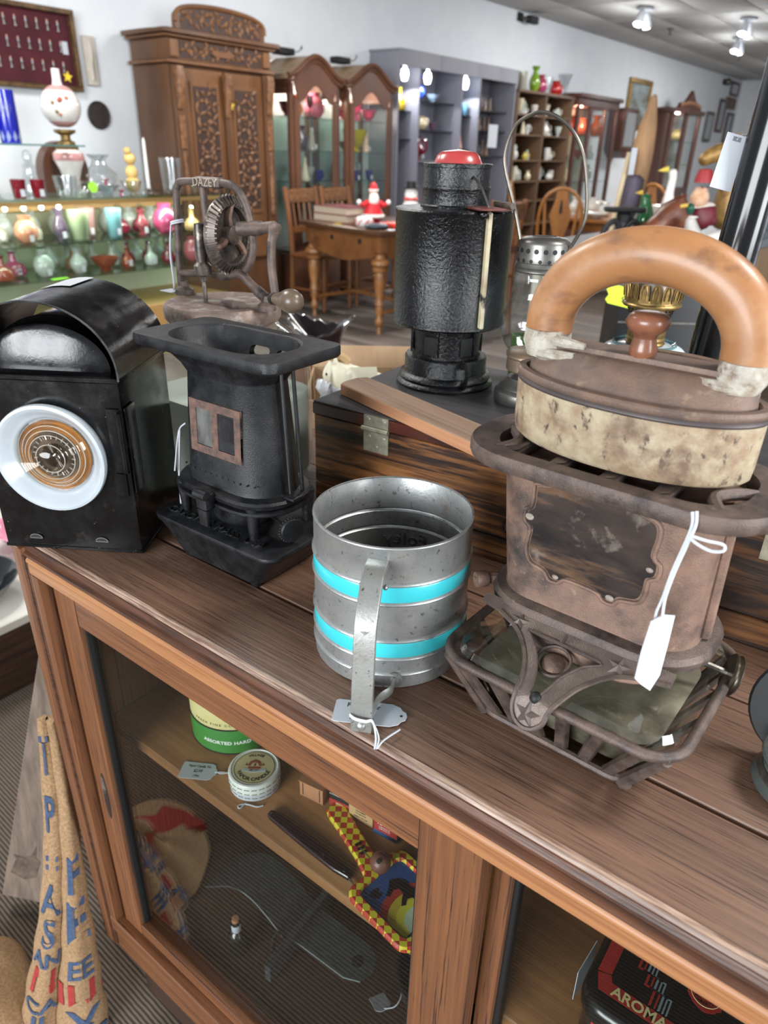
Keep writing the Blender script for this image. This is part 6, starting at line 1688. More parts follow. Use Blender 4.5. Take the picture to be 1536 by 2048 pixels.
G_ = [
 ('bottle', 'yellow_bottle', 'yellow long-necked bottle in the first bay of the grey unit', 'bottle', .02, 6.62, 1.656, .22, (230, 190, 40), .11, ()),
 ('figure', 'pale_pink_figurine', 'pale pink figurine left of the yellow bottle in the grey unit', 'figurine', .02, 6.47, 1.656, .22, (206, 170, 176), .09, ()),
 ('round', 'fern_pot', 'small dark green leafy plant pot in the first bay of the grey unit', 'plant', -.02, 6.555, 1.401, .09, (38, 80, 40), .12, ()),
 ('vase', 'cobalt_vase', 'large cobalt blue glass vase in the second bay of the grey unit', 'round', -.03, 6.95, 1.761, .19, (40, 70, 200), .18, ()),
 ('cup', 'china_mug', 'white mug with orange print beside the cobalt vase in the grey unit', 'mug', .06, 6.80, 1.761, .08, (222, 190, 150), .07, ()),
 ('bowl', 'pale_blue_dish', 'pale blue dish right of the cobalt vase in the grey unit', 'dish', .03, 7.18, 1.761, .06, (170, 196, 224), .12, ()),
 ('figure', 'white_figurine', 'white and pink figurine on the lower shelf of the second grey bay', 'figurine', .02, 6.84, 1.493, .17, (224, 200, 190), .12, ()),
 ('round', 'tan_teapot', 'tan teapot on the lower shelf of the second grey bay', 'teapot', .02, 7.00, 1.493, .11, (206, 190, 160), .12, ('handle',)),
 ('cup', 'violet_cup', 'violet cup at the right of the second grey bay', 'cup', .03, 7.20, 1.493, .07, (120, 90, 120), .08, ()),
 ('ewer', 'ruby_ewer', 'ruby red glass ewer low in the second bay of the grey unit', 'ewer', .06, 6.88, 1.20, .20, (150, 26, 52), .17, ('handle', 'tag')),
 ('bottle', 'straw_bottle', 'straw yellow tall bottle behind the ruby ewer', 'bottle', -.06, 7.06, 1.20, .22, (214, 190, 110), .08, ()),
 ('vase', 'aqua_vase', 'aqua glass vase at the top of the third grey bay', 'vase', .0, 7.63, 1.664, .26, (110, 170, 214), .15, ()),
 ('tumbler', 'aqua_tumbler', 'aqua tumbler right of the aqua vase in the grey unit', 'tumbler', .06, 7.775, 1.664, .10, (130, 186, 220), .065, ()),
 ('figure', 'pink_bust', 'pink bust figurine low in the third grey bay', 'figurine', .02, 7.74, 1.321, .18, (216, 168, 156), .11, ()),
 ('bottle', 'clear_bottle', 'clear tall bottle low in the third grey bay', 'bottle', .03, 7.60, 1.321, .26, (196, 204, 210), .07, ()),
]
gb_('low_shelf', -.174, .15, 6.744, 7.496, 1.188, 1.1995, M_grey, 0)
for k_, n_, l_, c_, dx, y, z, h, col, w, ex in G_:
    ware(k_, n_, l_, c_, gx_+dx, y, z, h*1.2, col, w*1.22, extras=ex, glassy=c_ not in ('figurine', 'mug', 'teapot'))
for k in range(9):
    a = rnd.random()*6.28
    l_ = B().add([(0, 0, 0), (.05, -.016, .05), (.09, 0, .05), (.05, .016, .05)], [(0, 1, 2, 3)], Matrix.Translation((gx_+.02, 0, 0)) @ Matrix.Rotation(0, 4, 'Z'))
dark = [(96, 70, 54), (120, 96, 70), (84, 60, 50), (136, 112, 88), (104, 84, 66)]
for s_, z, nm in ((0, 1.735, 'top'), (1, 1.528, 'middle'), (2, 1.261, 'bottom')):
    for k in range(5):
        ware('figure', 'carved_figurine', '%s dark carved figurine from the left on the %s black shelf of the grey unit' % (('first', 'second', 'third', 'fourth', 'fifth')[k], nm), 'figurine', gx_+.0, 7.98+.105*k, z, .13+.02*((k+s_) % 3), dark[(k+s_) % 5], .075, glassy=False, group='carved figurines in the grey unit')
t = rt('notice_card', 'white notice card hanging on the last bay of the grey unit', 'card', gx_+.195, 8.20, 1.35)
B().box(0, .004, -.10, .10, 0, .24).obj('card', M_white, t)
pc = [(.0, 0), (.035, .03), (.04, .08)]
fp = bpy.data.objects.get('fern_pot')
for k in range(16):
    a = k*2.4; q = .04+.03*rnd.random()
    mm = Matrix.Translation((0, 0, .075)) @ Matrix.Rotation(a, 4, 'Z') @ Matrix.Rotation(R(-20-40*rnd.random()), 4, 'Y')
    B().add([(0, 0, 0), (q, -.02, .01), (q*1.9, 0, -.01), (q, .02, .01)], [(0, 1, 2, 3)], mm).obj('leaf', mat('leaf_green', (46, 120, 44), (30, 88, 34), 20, rough=.5), fp)

# ---------------------------------------------------------------- brown bookcase with china
M_bk = mat('bookcase_wood', (104, 76, 52), (84, 60, 42), 4, st=(1, 1, .3), rough=.45)
bk = rt('china_bookcase', 'brown open bookcase full of white china beside the grey unit', 'bookcase', -5.16, 9.46, 0)
def kb(name, x0, x1, a, b_, z0, z1, m=M_bk, bev=.003):
    return B().box(x0, x1, a-9.46, b_-9.46, z0, z1, b=bev).obj(name, m, bk)
kb('back', -.19, -.175, 8.70, 10.22, .05, 1.96, M_bk)
kb('top', -.19, .215, 8.69, 10.235, 1.960, 1.990)
kb('side', -.175, .20, 8.70, 8.735, 0, 1.96)
kb('side', -.175, .20, 10.19, 10.225, 0, 1.96)
kb('divider', -.175, .195, 9.44, 9.475, .06, 1.96)
for z in (.45, .74, .98, 1.225, 1.515, 1.735):
    kb('shelf', -.174, .19, 8.737, 9.438, z-.02, z)
    kb('shelf', -.174, .19, 9.477, 10.188, z-.02, z)
W2 = [(208, 206, 196), (190, 198, 190), (214, 208, 186), (196, 186, 178), (216, 214, 210), (172, 180, 172), (204, 190, 160)]
kinds = ['figure', 'round', 'ewer', 'cup', 'vase', 'bowl', 'tumbler']
ordn = ('first', 'second', 'third', 'fourth', 'fifth')
sn = {1.735: 'top', 1.515: 'second', 1.225: 'third', .98: 'fourth'}
cnm = {'figure': 'figurine', 'round': 'teapot', 'ewer': 'jug', 'cup': 'cup', 'vase': 'vase', 'bowl': 'bowl', 'tumbler': 'beaker'}
q_ = 0
for z in (1.735, 1.515, 1.225, .98):
    for sec, y0 in (('left', 8.80), ('right', 9.53)):
        for k in range(5):
            kd_ = kinds[(q_*3+k*2+q_//5) % 7]
            col = W2[(q_*5+k) % 7]
            if z == 1.515 and sec == 'left' and k < 2:
                col = (92, 66, 96)
            if z == 1.225 and k == 3 and sec == 'left':
                col = (214, 196, 96)
            h = (.10, .15, .12, .17, .09)[(k*2+q_) % 5]
            ware(kd_, 'china_'+cnm[kd_], '%s piece of china from the left on the %s shelf of the bookcase\'s %s half' % (ordn[k], sn[z], sec), cnm[kd_],
                 -5.16+.04*((k+q_) % 3), y0+.05+.128*k, z, h, col, .10, glassy=False, extras=('handle',) if kd_ in ('cup', 'round', 'ewer') else (('tag',) if k % 2 else ()), group='china in the bookcase')
            q_ += 1
for k_, n_, l_, c_, y, h, col, w in (
 ('vase', 'green_vase', 'lime green vase on top of the brown bookcase', 'vase', 9.30, .28, (142, 184, 46), .15),
 ('round', 'pink_vase', 'pink swirled glass vase on the bookcase beside the green one', 'vase', 9.46, .20, (196, 74, 112), .17),
 ('round', 'red_ball_vase', 'round bright red glass vase on top of the bookcase', 'vase', 9.88, .165, (206, 34, 30), .20),
 ('flare', 'crystal_vase', 'tall clear cut crystal vase at the right end of the bookcase top', 'vase', 10.12, .26, None, .20),
 ('tumbler', 'frosted_vase', 'pale frosted vase at the left end of the bookcase top', 'vase', 8.98, .20, (206, 202, 186), .13),
 ('tumbler', 'clear_tumbler', 'clear glass cylinder between the pink and red vases', 'vase', 9.68, .19, None, .11)):
    ware(k_, n_, l_, c_, -5.08, y, 1.990, h, col, w, m=M_crystal if col is None else None)

# ---------------------------------------------------------------- lit curio on the far side of the bookcase
M_mah = mat('mahogany', (88, 50, 40), (66, 38, 32), 4, st=(1, 1, .3), rough=.35)
c3 = rt('corner_curio', 'dark mahogany curio cabinet lit orange inside right of the bookcase', 'cabinet', -5.12, 11.0, 0)
def mb_(name, x0, x1, a, b_, z0, z1, m=M_mah, bev=.003, par=c3, o_=11.0):
    return B().box(x0, x1, a-o_, b_-o_, z0, z1, b=bev).obj(name, m, par)
mb_('top', -.22, .24, 10.28, 11.72, 2.0, 2.05)
mb_('frieze', -.22, .20, 10.32, 11.68, 1.90, 2.0)
mb_('base', -.22, .20, 10.32, 11.68, 0, .50)
mb_('back', -.22, -.20, 10.34, 11.66, .50, 1.90, mat('pale_backing', (190, 176, 160), rough=.6))
for a in (10.32, 10.72, 11.22, 11.63):
    mb_('post', .15, .20, a, a+.05, .50, 1.90)
for a, b_ in ((10.37, 10.72), (10.77, 11.22), (11.27, 11.63)):
    mb_('glass_pane', .17, .174, a, b_, .50, 1.90, M_case, 0)
for z in (.95, 1.25, 1.55):
    mb_('glass_shelf', -.20, .14, 10.34, 11.66, z-.008, z, M_shelfg, 0)
l_ = bpy.data.lights.new('curio_lamp', 'POINT'); l_.energy = 14; l_.color = (1, .55, .38); l_.shadow_soft_size = .05
lo = bpy.data.objects.new('curio_lamp', l_); lo.location = (0, -.25, 1.84); link(lo, c3)
M_orng = mat('orange_glass_lit', (226, 110, 70), rough=.15, coat=.4)
for k, (k_, n_, l_, c_, y, z, h, w, col) in enumerate((
 ('round', 'orange_bowl', 'orange glass jar at the left of the mahogany curio\'s top shelf', 'jar', 10.55, 1.551, .24, .26, (230, 96, 70)),
 ('vase', 'orange_vase', 'orange glass vase in the middle of the mahogany curio', 'vase', 10.98, 1.551, .22, .18, (232, 120, 84)),
 ('vase', 'tangerine_vase', 'tall tangerine vase at the right of the mahogany curio', 'vase', 11.44, 1.551, .28, .20, (232, 120, 56)),
 ('bowl', 'orange_dish', 'orange dish on the second shelf of the mahogany curio', 'dish', 10.95, 1.251, .12, .20, (230, 124, 84)),
 ('figure', 'black_figurine', 'black figurine at the left of the mahogany curio', 'figurine', 10.50, 1.251, .22, .14, (44, 40, 48)),
 ('bottle', 'white_bottle', 'white bottle on the second shelf of the mahogany curio', 'bottle', 11.35, 1.251, .22, .12, (220, 220, 220)),
 ('figure', 'cream_bust', 'cream figurine on the low shelf of the mahogany curio', 'figurine', 10.60, .951, .22, .16, (206, 180, 150)),
 ('round', 'white_lidded_jar', 'white jar on the low shelf of the mahogany curio', 'jar', 11.30, .951, .22, .18, (216, 214, 206)))):
    ware(k_, n_, l_, c_, -5.14, y, z, h, col, w, glassy=c_ not in ('figurine',))

# ---------------------------------------------------------------- things hung on the left wall
def hung(name, label, cat, y0, y1, z0, z1, fw, mf, mp, x=WX+.003, dep=.03, parts=None):
    t = rt(name, label, cat, x, (y0+y1)/2, (z0+z1)/2)
    hy_, hz_ = (y1-y0)/2, (z1-z0)/2
    for nm, a, b_, c_, d_ in (('frame_rail', -hy_, hy_, hz_-fw, hz_), ('frame_rail', -hy_, hy_, -hz_, -hz_+fw), ('frame_stile', -hy_, -hy_+fw, -hz_+fw, hz_-fw), ('frame_stile', hy_-fw, hy_, -hz_+fw, hz_-fw)):
        B().box(0, dep, a, b_, c_, d_, b=.004).obj(nm, mf, t)
    B().box(.001, dep*.4, -hy_+fw*.9, hy_-fw*.9, -hz_+fw*.9, hz_-fw*.9).obj('picture', mp, t)
    return t
mc = hung('thimble_case', 'gilt framed case of small thimbles on dark red velvet on the wall', 'display case', 2.28, 3.20, 1.60, 2.08, .030, mat('dark_gilt_frame', (112, 84, 50), (70, 52, 34), 40, rough=.5, metal=.3), mat('burgundy_velvet', (78, 22, 34), (64, 18, 28), 8, rough=.9), dep=.06)
M_thim = mat('silver_thimble', (140, 140, 140), rough=.35, metal=.6)
thl = ('top', 'middle', 'bottom')
ords = ('first', 'second', 'third', 'fourth', 'fifth', 'sixth', 'seventh', 'eighth', 'ninth', 'tenth', 'last')
for r_ in range(3):
    for k in range(11):
        yy = 2.36+.073*k
        z = 1.965-.118*r_
        th = rt('thimble', '%s silver figure from the left in the %s row of the velvet case' % (ords[k], thl[r_]), 'thimble', WX+.0165, yy, z-.018, 0, 'spoon figures in the velvet case')
        B().lathe([(.012, 0), (.012, .004), (.005, .008), (.004, .030), (.009, .040), (.007, .052), (.0002, .058)], 10, (.012, 0, 0)).obj('figure', M_thim, th)
        B().ball(.0065, (.012, 0, .058), 8, 6).obj('finial', mat('coral_bead', (196, 140, 120), rough=.4), th)
B().box(.024, .027, .92/2-.10, .92/2-.06, -.02, .055).obj('price_tag', M_white, mc)
star('yellow paper star on the frame of the thimble case', WX+.066, 3.085, 1.685, .036)
t = rt('relief_plaque', 'narrow cream plaster relief plaque on the wall beside the thimble case', 'plaque', WX+.003, 3.31, 1.80)
B().box(0, .02, -.045, .045, -.15, .15, b=.004).obj('slab', mat('plaster', (196, 188, 176), (180, 172, 160), 20, rough=.8), t)
B().loft([[(.02, -.02, -.12), (.02, .02, -.12), (.028, 0, -.12)], [(.02, -.03, -.02), (.02, .02, -.02), (.032, 0, -.02)], [(.02, -.01, .06), (.02, .025, .06), (.032, .01, .06)], [(.02, -.004, .12), (.02, .012, .12), (.026, .004, .12)]]).obj('relief', _mats['plaster'], t)
t = rt('oval_medallion', 'dark oval medallion hanging on the wall left of the wardrobe', 'medallion', WX+.003, 3.32, 1.465)
mm = Matrix.Rotation(R(90), 4, 'Y')
B().lathe([(.088, 0), (.092, .010), (.084, .018), (.078, .012), (.0002, .012)], 32, m=Matrix.Diagonal((1, 1.0, 1, 1)) @ mm).obj('disc', mat('dark_bronze_relief', (54, 42, 38), (34, 28, 26), 40, rough=.6, bump=.8, bscale=50), t)
hung('gilt_painting', 'tall gilt framed landscape painting on the wall', 'painting', 12.95, 13.88, 1.72, 2.45, .07, M_gold, mat('painted_landscape', (142, 156, 160), (96, 96, 84), 3, st=(1, 1, 2), rough=.6), dep=.05)
t = rt('wall_cabinet', 'small brown hanging wall cabinet left of the gilt painting', 'cabinet', -5.20, 12.60, 1.32)
B().box(-.155, .12, -.27, .27, .06, .66, b=.006).obj('case', M_mah, t)
B().box(.121, .128, -.20, .20, .12, .60, b=.002).obj('glass_door', mat('grey_glass', (140, 142, 144), rough=.1), t)
B().prism([(-.27, .06), (.27, .06), (.10, -.05), (-.10, -.05)], -.15, .10, 'x').obj('apron', M_mah, t)
# far carved curio
t = rt('carved_curio', 'dark curio cabinet with a carved pierced crest far along the wall', 'cabinet', -5.09, 14.70, 0)
def cb(name, x0, x1, a, b_, z0, z1, m=M_mah, bev=.004):
    return B().box(x0, x1, a, b_, z0, z1, b=bev).obj(name, m, t)
cb('base', -.22, .2, -.75, .75, 0, .80)
cb('back', -.22, -.2, -.73, .73, .80, 2.0, mat('pale_backing', (190, 176, 160)))
cb('cornice', -.22, .24, -.80, .80, 2.0, 2.07)
for a in (-.75, -.04, .67):
    cb('post', .13, .2, a, a+.08, .80, 2.0)
cb('side', -.2, .13, -.75, -.73, .80, 2.0, M_mah)
for a, b_ in ((-.67, -.04), (.04, .67)):
    cb('glass_pane', .16, .164, a, b_, .80, 2.0, M_case, 0)
cb('shelf', -.2, .12, -.73, .73, 1.18, 1.195, M_shelfg, 0)
cb('shelf', -.2, .12, -.73, .73, 1.55, 1.565, M_shelfg, 0)
pts = [(-.60, 2.07), (-.52, 2.15), (-.30, 2.17), (-.16, 2.25), (0, 2.36), (.16, 2.25), (.30, 2.17), (.52, 2.15), (.60, 2.07)]
B().prism(pts, .17, .22, 'x').obj('crest', M_mah, t)
for k in range(9):
    B().ball(.05, (.225, -.48+.12*k, 2.12+.05*math.sin(math.pi*k/8)), 8, 6, (.4, 1, .8)).obj('crest_scroll', M_carve, t)
l_ = bpy.data.lights.new('curio_lamp', 'POINT'); l_.energy = 9; l_.color = (1, .85, .7); l_.shadow_soft_size = .05
lo = bpy.data.objects.new('curio_lamp', l_); lo.location = (0, 0, 1.93); link(lo, t)
for k_, n_, l_, c_, y, z, h, w, col in (
 ('vase', 'amber_pair_vase', 'amber vase on the top shelf of the carved far curio', 'vase', 14.35, 1.566, .26, .24, (206, 128, 60)),
 ('round', 'lemon_jar', 'lemon yellow jar at the right of the carved far curio', 'jar', 15.05, 1.566, .20, .26, (224, 204, 130)),
 ('bottle', 'blue_bottle', 'blue bottle on the middle shelf of the carved far curio', 'bottle', 14.45, 1.196, .26, .18, (96, 136, 176)),
 ('bowl', 'white_tureen', 'white tureen on the middle shelf of the carved far curio', 'tureen', 15.0, 1.196, .18, .28, (224, 222, 214))):
    ware(k_, n_, l_, c_, -5.14, y, z, h, col, w)
hung('certificate', 'small dark framed certificate high on the wall near the far corner', 'picture', 18.45, 19.05, 2.53, 2.80, .05, M_mah, M_white)
hung('wood_plaque', 'brown wooden plaque below the certificate near the far corner', 'plaque', 18.30, 19.0, 2.28, 2.50, .03, M_wal2, M_wal)
for k, (y, z, h, lab) in enumerate(((17.2, 1.62, .55, 'arched grey mirror nearest on the far left wall'), (17.9, 1.82, .62, 'tall narrow framed print above the arched mirrors'), (18.6, 1.62, .6, 'last framed mirror before the far corner'))):
    hung('wall_mirror', lab, 'mirror', y, y+.45, z, z+h, .05, M_mah if k else M_steel, mat('grey_mirror', (156, 168, 178), rough=.2), dep=.04)
t = rt('ornate_mirror', 'big cream framed mirror on the far end wall', 'mirror', -3.9, FARY-.004, 1.75, 0)
for nm, a, b_, c_, d_ in (('frame_rail', -.5, .5, .55, .70), ('frame_rail', -.5, .5, -.70, -.55), ('frame_stile', -.5, -.36, -.55, .55), ('frame_stile', .36, .5, -.55, .55)):
    B().box(a, b_, -.05, 0, c_, d_, b=.01).obj(nm, mat('cream_gesso', (190, 184, 160), (160, 150, 126), 30, rough=.7, bump=.6), t)
B().box(-.37, .37, -.02, -.001, -.56, .56).obj('mirror_glass', mat('blue_mirror', (96, 130, 160), rough=.1), t)
t = rt('security_camera', 'small black security camera under the ceiling on the left wall', 'camera', WX+.002, 9.25, 2.78)
B().box(0, .03, -.05, .05, -.03, .06, b=.004).obj('mount', M_char, t)
B().tube([(.03, 0, .01), (.10, .02, -.01), (.14, .04, -.01)], .014, 8).obj('arm', M_steel, t)
B().box(.08, .16, .02, .22, -.05, .03, b=.01).obj('camera_body', M_char, t)
t = rt('security_camera', 'tiny dark camera near the far corner beside the certificate', 'camera', WX+.002, 17.9, 2.74)
B().box(0, .05, -.06, .06, -.05, .05, b=.01).obj('mount', M_char, t)
B().ball(.07, (.09, 0, 0), 12, 8).obj('camera_body', M_steel, t)

# ---------------------------------------------------------------- ceiling fittings
M_lamp = mat('lit_bulb', (255, 255, 255), emit=((244, 248, 255), 14))
for k, (x, y, lab) in enumerate(((-3.97, 9.73, 'double ceiling spotlight nearest, above the bookcase'), (-3.67, 12.6, 'double ceiling spotlight farther along'), (-3.15, 11.0, 'ceiling spotlight at the right edge'), (-3.2, 16.0, 'farthest ceiling spotlight by the end wall'))):
    t = rt('ceiling_spotlight', lab, 'light', x, y, CEIL-.0125, 0, 'ceiling spotlights')
    B().lathe([(.0002, 0), (.09, -.002), (.10, -.03), (.0002, -.035)], 20).obj('canopy', M_white, t)
    for s_ in (-1, 1):
        mm = Matrix.Translation((0, s_*.07, -.04)) @ Matrix.Rotation(R(s_*24), 4, 'X')
        B().lathe([(.02, .01), (.035, -.02), (.055, -.14), (.058, -.15)], 16, m=mm).obj('lamp_head', M_white, t)
        B().lathe([(.0002, -.165), (.04, -.16), (.055, -.145)], 16, m=mm).obj('bulb', M_lamp, t)
        l_ = bpy.data.lights.new('spot_bulb', 'POINT'); l_.energy = 6; l_.color = (.95, .98, 1); l_.shadow_soft_size = .08
        lo = bpy.data.objects.new('spot_bulb', l_); lo.location = (0, s_*.15, -.26); link(lo, t)
for k, (x, y, lab) in enumerate(((-4.23, 11.36, 'small sprinkler head on the ceiling between the spotlights'), (-4.2, 14.6, 'small sprinkler head beyond the second spotlight'), (-3.4, 14.9, 'sprinkler head nearest the right edge'))):
    t = rt('sprinkler', lab, 'sprinkler', x, y, CEIL-.0125, 0, 'sprinkler heads')
    B().lathe([(.0002, 0), (.045, -.002), (.045, -.012), (.014, -.016), (.014, -.06), (.03, -.07), (.0002, -.075)], 14).obj('head', M_steel, t)
t = rt('hanging_ornament', 'orange ornament hanging from the ceiling at the right edge', 'ornament', -1.76, 6.6, 2.36)
B().ball(.05, (0, 0, 0), 12, 8).obj('globe', mat('orange_ornament', (214, 96, 52), rough=.3), t)
B().tube([(0, 0, .05), (0, 0, .50)], .003, 6).obj('cord', M_char, t)
# ---------------------------------------------------------------- glass counter with perfume bottles, far left
gc = rt('glass_counter', 'long glass shop counter full of coloured perfume bottles below the thimble case', 'counter', -4.48, 2.2, 0)
def cbx(name, x0, x1, a, b_, z0, z1, m, bev=0):
    return B().box(x0+4.48, x1+4.48, a-2.2, b_-2.2, z0, z1, b=bev).obj(name, m, gc)
M_cw = mat('counter_wood', (176, 138, 84), (150, 114, 66), 3, st=(1, .3, 1), rough=.5)
M_cg = mat('counter_backing', (186, 188, 158), rough=.5)
Y0, Y1 = .4, 3.47
cbx('base', -4.78, -4.19, Y0, Y1, 0, .34, M_cw, .004)
cbx('backing', -4.78, -4.765, Y0, Y1, .341, .985, M_cg)
cbx('end_panel', -4.765, -4.20, Y1-.012, Y1, .341, .985, M_case)
cbx('back_rail', -4.764, -4.66, Y0, Y1-.013, .90, .985, M_cw)
cbx('front_rail', -4.215, -4.195, Y0, Y1-.013, .962, .985, M_cw, .002)
cbx('glass_top', -4.79, -4.18, Y0, Y1+.01, .9855, .9995, M_shelfg)
cbx('glass_shelf', -4.76, -4.23, Y0, Y1-.014, .745, .753, M_shelfg)
cbx('glass_shelf', -4.76, -4.23, Y0, Y1-.014, .552, .560, M_shelfg)
cbx('front_glass', -4.196, -4.191, Y0, Y1-.013, .345, .961, M_case)
for k in range(7):
    B().ball(.013, (.17, 1.70+.105*k-2.2, .945), 8, 6).obj('light_bulb', M_lamp, gc)
l_ = bpy.data.lights.new('counter_strip', 'AREA'); l_.shape = 'RECTANGLE'; l_.size = .05; l_.size_y = 2.4; l_.energy = 16; l_.color = (1, .97, .84)
lo = bpy.data.objects.new('counter_strip', l_); lo.location = (.20, 0, .958); lo.rotation_euler = (0, R(25), 0); link(lo, gc)
cran, rose, coral, peach, aqua, mint, opal, clr = (136, 36, 62), (204, 84, 128), (182, 84, 60), (214, 150, 120), (132, 190, 200), (178, 196, 160), (206, 208, 186), (214, 220, 214)
up = [('cruet', clr, 1.93, .17, .10), ('bottle', opal, 2.03, .17, .11), ('round', peach, 2.13, .15, .13), ('bottle', opal, 2.24, .17, .10), ('vase', smoke, 2.34, .18, .09), ('bottle', clr, 2.42, .18, .10), ('tumbler', mint, 2.46, .17, .14), ('tumbler', (224, 176, 176), 2.59, .17, .12), ('tumbler', aqua, 2.70, .17, .11), ('cruet', cran, 2.82, .20, .13), ('ewer', (150, 70, 80), 2.90, .15, .10), ('cruet', cran, 2.98, .22, .12), ('round', rose, 3.08, .20, .16), ('bottle', opal, 3.20, .16, .12), ('cruet', (206, 180, 120), 3.30, .17, .11)]
lo2 = [('cruet', coral, 1.95, .19, .13), ('cruet', rose, 2.08, .19, .14), ('round', clr, 2.20, .15, .12), ('ewer', clr, 2.31, .16, .12), ('vase', clr, 2.42, .15, .11), ('cruet', peach, 2.46, .18, .11), ('bowl', coral, 2.60, .08, .17), ('cruet', (206, 206, 196), 2.73, .18, .11), ('cruet', coral, 2.76, .15, .08), ('cruet', cran, 2.85, .16, .09), ('bottle', clr, 2.94, .19, .09), ('cruet', cran, 3.01, .18, .09), ('cruet', cran, 3.08, .19, .10), ('tumbler', opal, 3.19, .15, .10), ('round', (220, 120, 130), 3.28, .17, .12)]
cn_ = {cran: 'cranberry', rose: 'rose pink', coral: 'coral', peach: 'peach', aqua: 'aqua', mint: 'pale green', opal: 'opal white', clr: 'clear', smoke: 'smoky'}
for row, z, nm in ((up, .7536, 'upper'), (lo2, .5606, 'lower')):
    for k, (kd_, col, y, h, w) in enumerate(row):
        dx = .0 if k % 2 == 0 else -.13
        ware(kd_, 'perfume_bottle', '%s perfume bottle, %s from the left on the %s counter shelf' % (cn_.get(col, 'tinted'), ('first', 'second', 'third', 'fourth', 'fifth', 'sixth', 'seventh', 'eighth', 'ninth', 'tenth', 'eleventh', 'twelfth', 'thirteenth', 'fourteenth', 'last')[k], nm), 'bottle',
             -4.35+dx, y, z, min(h, .165 if nm == 'lower' else .185), col, w, extras=(('stopper',) if kd_ in ('cruet', 'bottle') else ())+(('tag',) if k % 3 else ())+(('bulb',) if kd_ == 'round' else ()), group='perfume bottles in the counter')
for k in range(8):
    ware('round', 'clear_stopper_bottle', '%s clear bottle from the left at the back of the upper counter shelf' % ords[k], 'bottle', -4.60, 1.95+.17*k, .7536, .15, clr, .11, extras=('stopper',), group='clear bottles at the back of the counter')
for k in range(8):
    ware('cruet', 'clear_stopper_bottle', '%s clear bottle from the left at the back of the lower counter shelf' % ords[k], 'bottle', -4.60, 1.98+.17*k, .5606, .16, clr, .11, extras=('stopper',), group='clear bottles at the back of the lower shelf')
tk = rt('neon_tag', 'neon green tag lying at the front of the lower counter shelf', 'tag', -4.24, 2.22, .5606)
B().box(-.005, .03, -.05, .05, 0, .003).obj('paper', mat('neon_green', (152, 226, 60), rough=.6), tk)
# things standing on the counter
TZ = 1.0
CRY = [
 ('candle', 'crystal_candlestick', 'clear crystal candlestick holding the tall white taper', -4.30, 2.95, .10, .14),
 ('tumbler', 'crystal_vase', 'tall square cut crystal vase at the right end of the counter', -4.34, 3.16, .21, .15),
 ('ewer', 'crystal_pitcher', 'big cut crystal pitcher in the middle of the counter', -4.46, 2.72, .22, .24),
 ('figure', 'crystal_figurine', 'clear crystal figure group left of the oil lamp', -4.52, 2.30, .24, .16),
 ('tumbler', 'crystal_square_jar', 'square crystal jar in front of the crystal figure', -4.28, 2.38, .11, .14),
 ('round', 'crystal_round_jar', 'small round crystal jar with a neon sticker on the counter', -4.26, 2.49, .08, .10),
 ('bowl', 'crystal_bowl', 'low crystal bowl beside the pitcher foot', -4.26, 2.80, .08, .13),
 ('bowl', 'crystal_salt', 'small crystal dish at the far right of the counter', -4.36, 3.37, .07, .12),
 ('bowl', 'crystal_stand', 'low frilled crystal dish with pink flowers by the lamp', -4.28, 2.64, .06, .15),
 ('candle', 'crystal_candlestick', 'clear candlestick at the left edge of the counter', -4.24, 1.95, .09, .14)]
for k_, n_, l_, x, y, h, w in CRY:
    t = ware(k_, n_, l_, 'crystal', x, y, TZ, h, None, w, m=M_crystal)
for par, y_ in (('crystal_round_jar', 0),):
    o = bpy.data.objects[par]
    B().lathe([(.0002, .002), (.03, .001), (.03, 0)], 14, m=Matrix.Translation((.045, .02, .05)) @ Matrix.Rotation(R(80), 4, 'Y')).obj('sticker', _mats['neon_green'], o)
for lab, x, y, h in (('tall white taper candle standing in the crystal candlestick', -4.30, 2.95, .29), ('white taper candle at the left edge of the counter', -4.24, 1.95, .22)):
    t = rt('taper_candle', lab, 'candle', x, y, TZ+(.034 if y > 2.5 else .031))
    B().lathe([(.012, 0), (.0115, .02), (.009, h-.02), (.003, h-.004), (.0002, h)], 12).obj('wax', mat('white_wax', (226, 226, 220), rough=.4), t)
t = rt('yellow_figurine', 'cream yellow dog figurine behind the tall taper candle', 'figurine', -4.44, 2.93, TZ)
b = B(); b.ball(.05, (0, 0, .05), 12, 8, (1, 1, 1)).ball(.042, (0, 0, .12), 12, 8, (1, .9, 1.1)).ball(.036, (0, 0, .20), 12, 8, (1, 1.05, 1)).ball(.022, (.01, -.02, .245), 8, 6)
b.obj('body', mat('cream_ceramic', (226, 198, 128), (212, 176, 100), 20, rough=.3), t)
for k, (y, dx, lab) in enumerate(((2.09, .0, 'left dark red beaded cup on the counter'), (2.19, .02, 'right dark red beaded cup on the counter'))):
    ware('tumbler', 'ruby_cup', lab, 'cup', -4.26+dx, y, TZ, .095, (150, 26, 44), .085, extras=('tag',))
for k, (y, lab) in enumerate(((2.64, 'left pink glass flower by the lamp foot'), (2.735, 'right pink glass flower by the lamp foot'))):
    t = rt('pink_flower', lab, 'flower', -4.28, y, TZ+.0605 if k == 0 else TZ)
    for q in range(6):
        mm = Matrix.Rotation(q*1.047, 4, 'Z') @ Matrix.Rotation(R(-35), 4, 'Y')
        B().add([(0, 0, 0), (.02, -.012, .004), (.036, 0, .0), (.02, .012, .004)], [(0, 1, 2, 3)], Matrix.Translation((0, 0, .012)) @ mm).obj('petal', cmat((226, 92, 136)), t)
    B().lathe([(.012, 0), (.008, .012), (.0002, .016)], 8).obj('heart', cmat((226, 92, 136)), t)
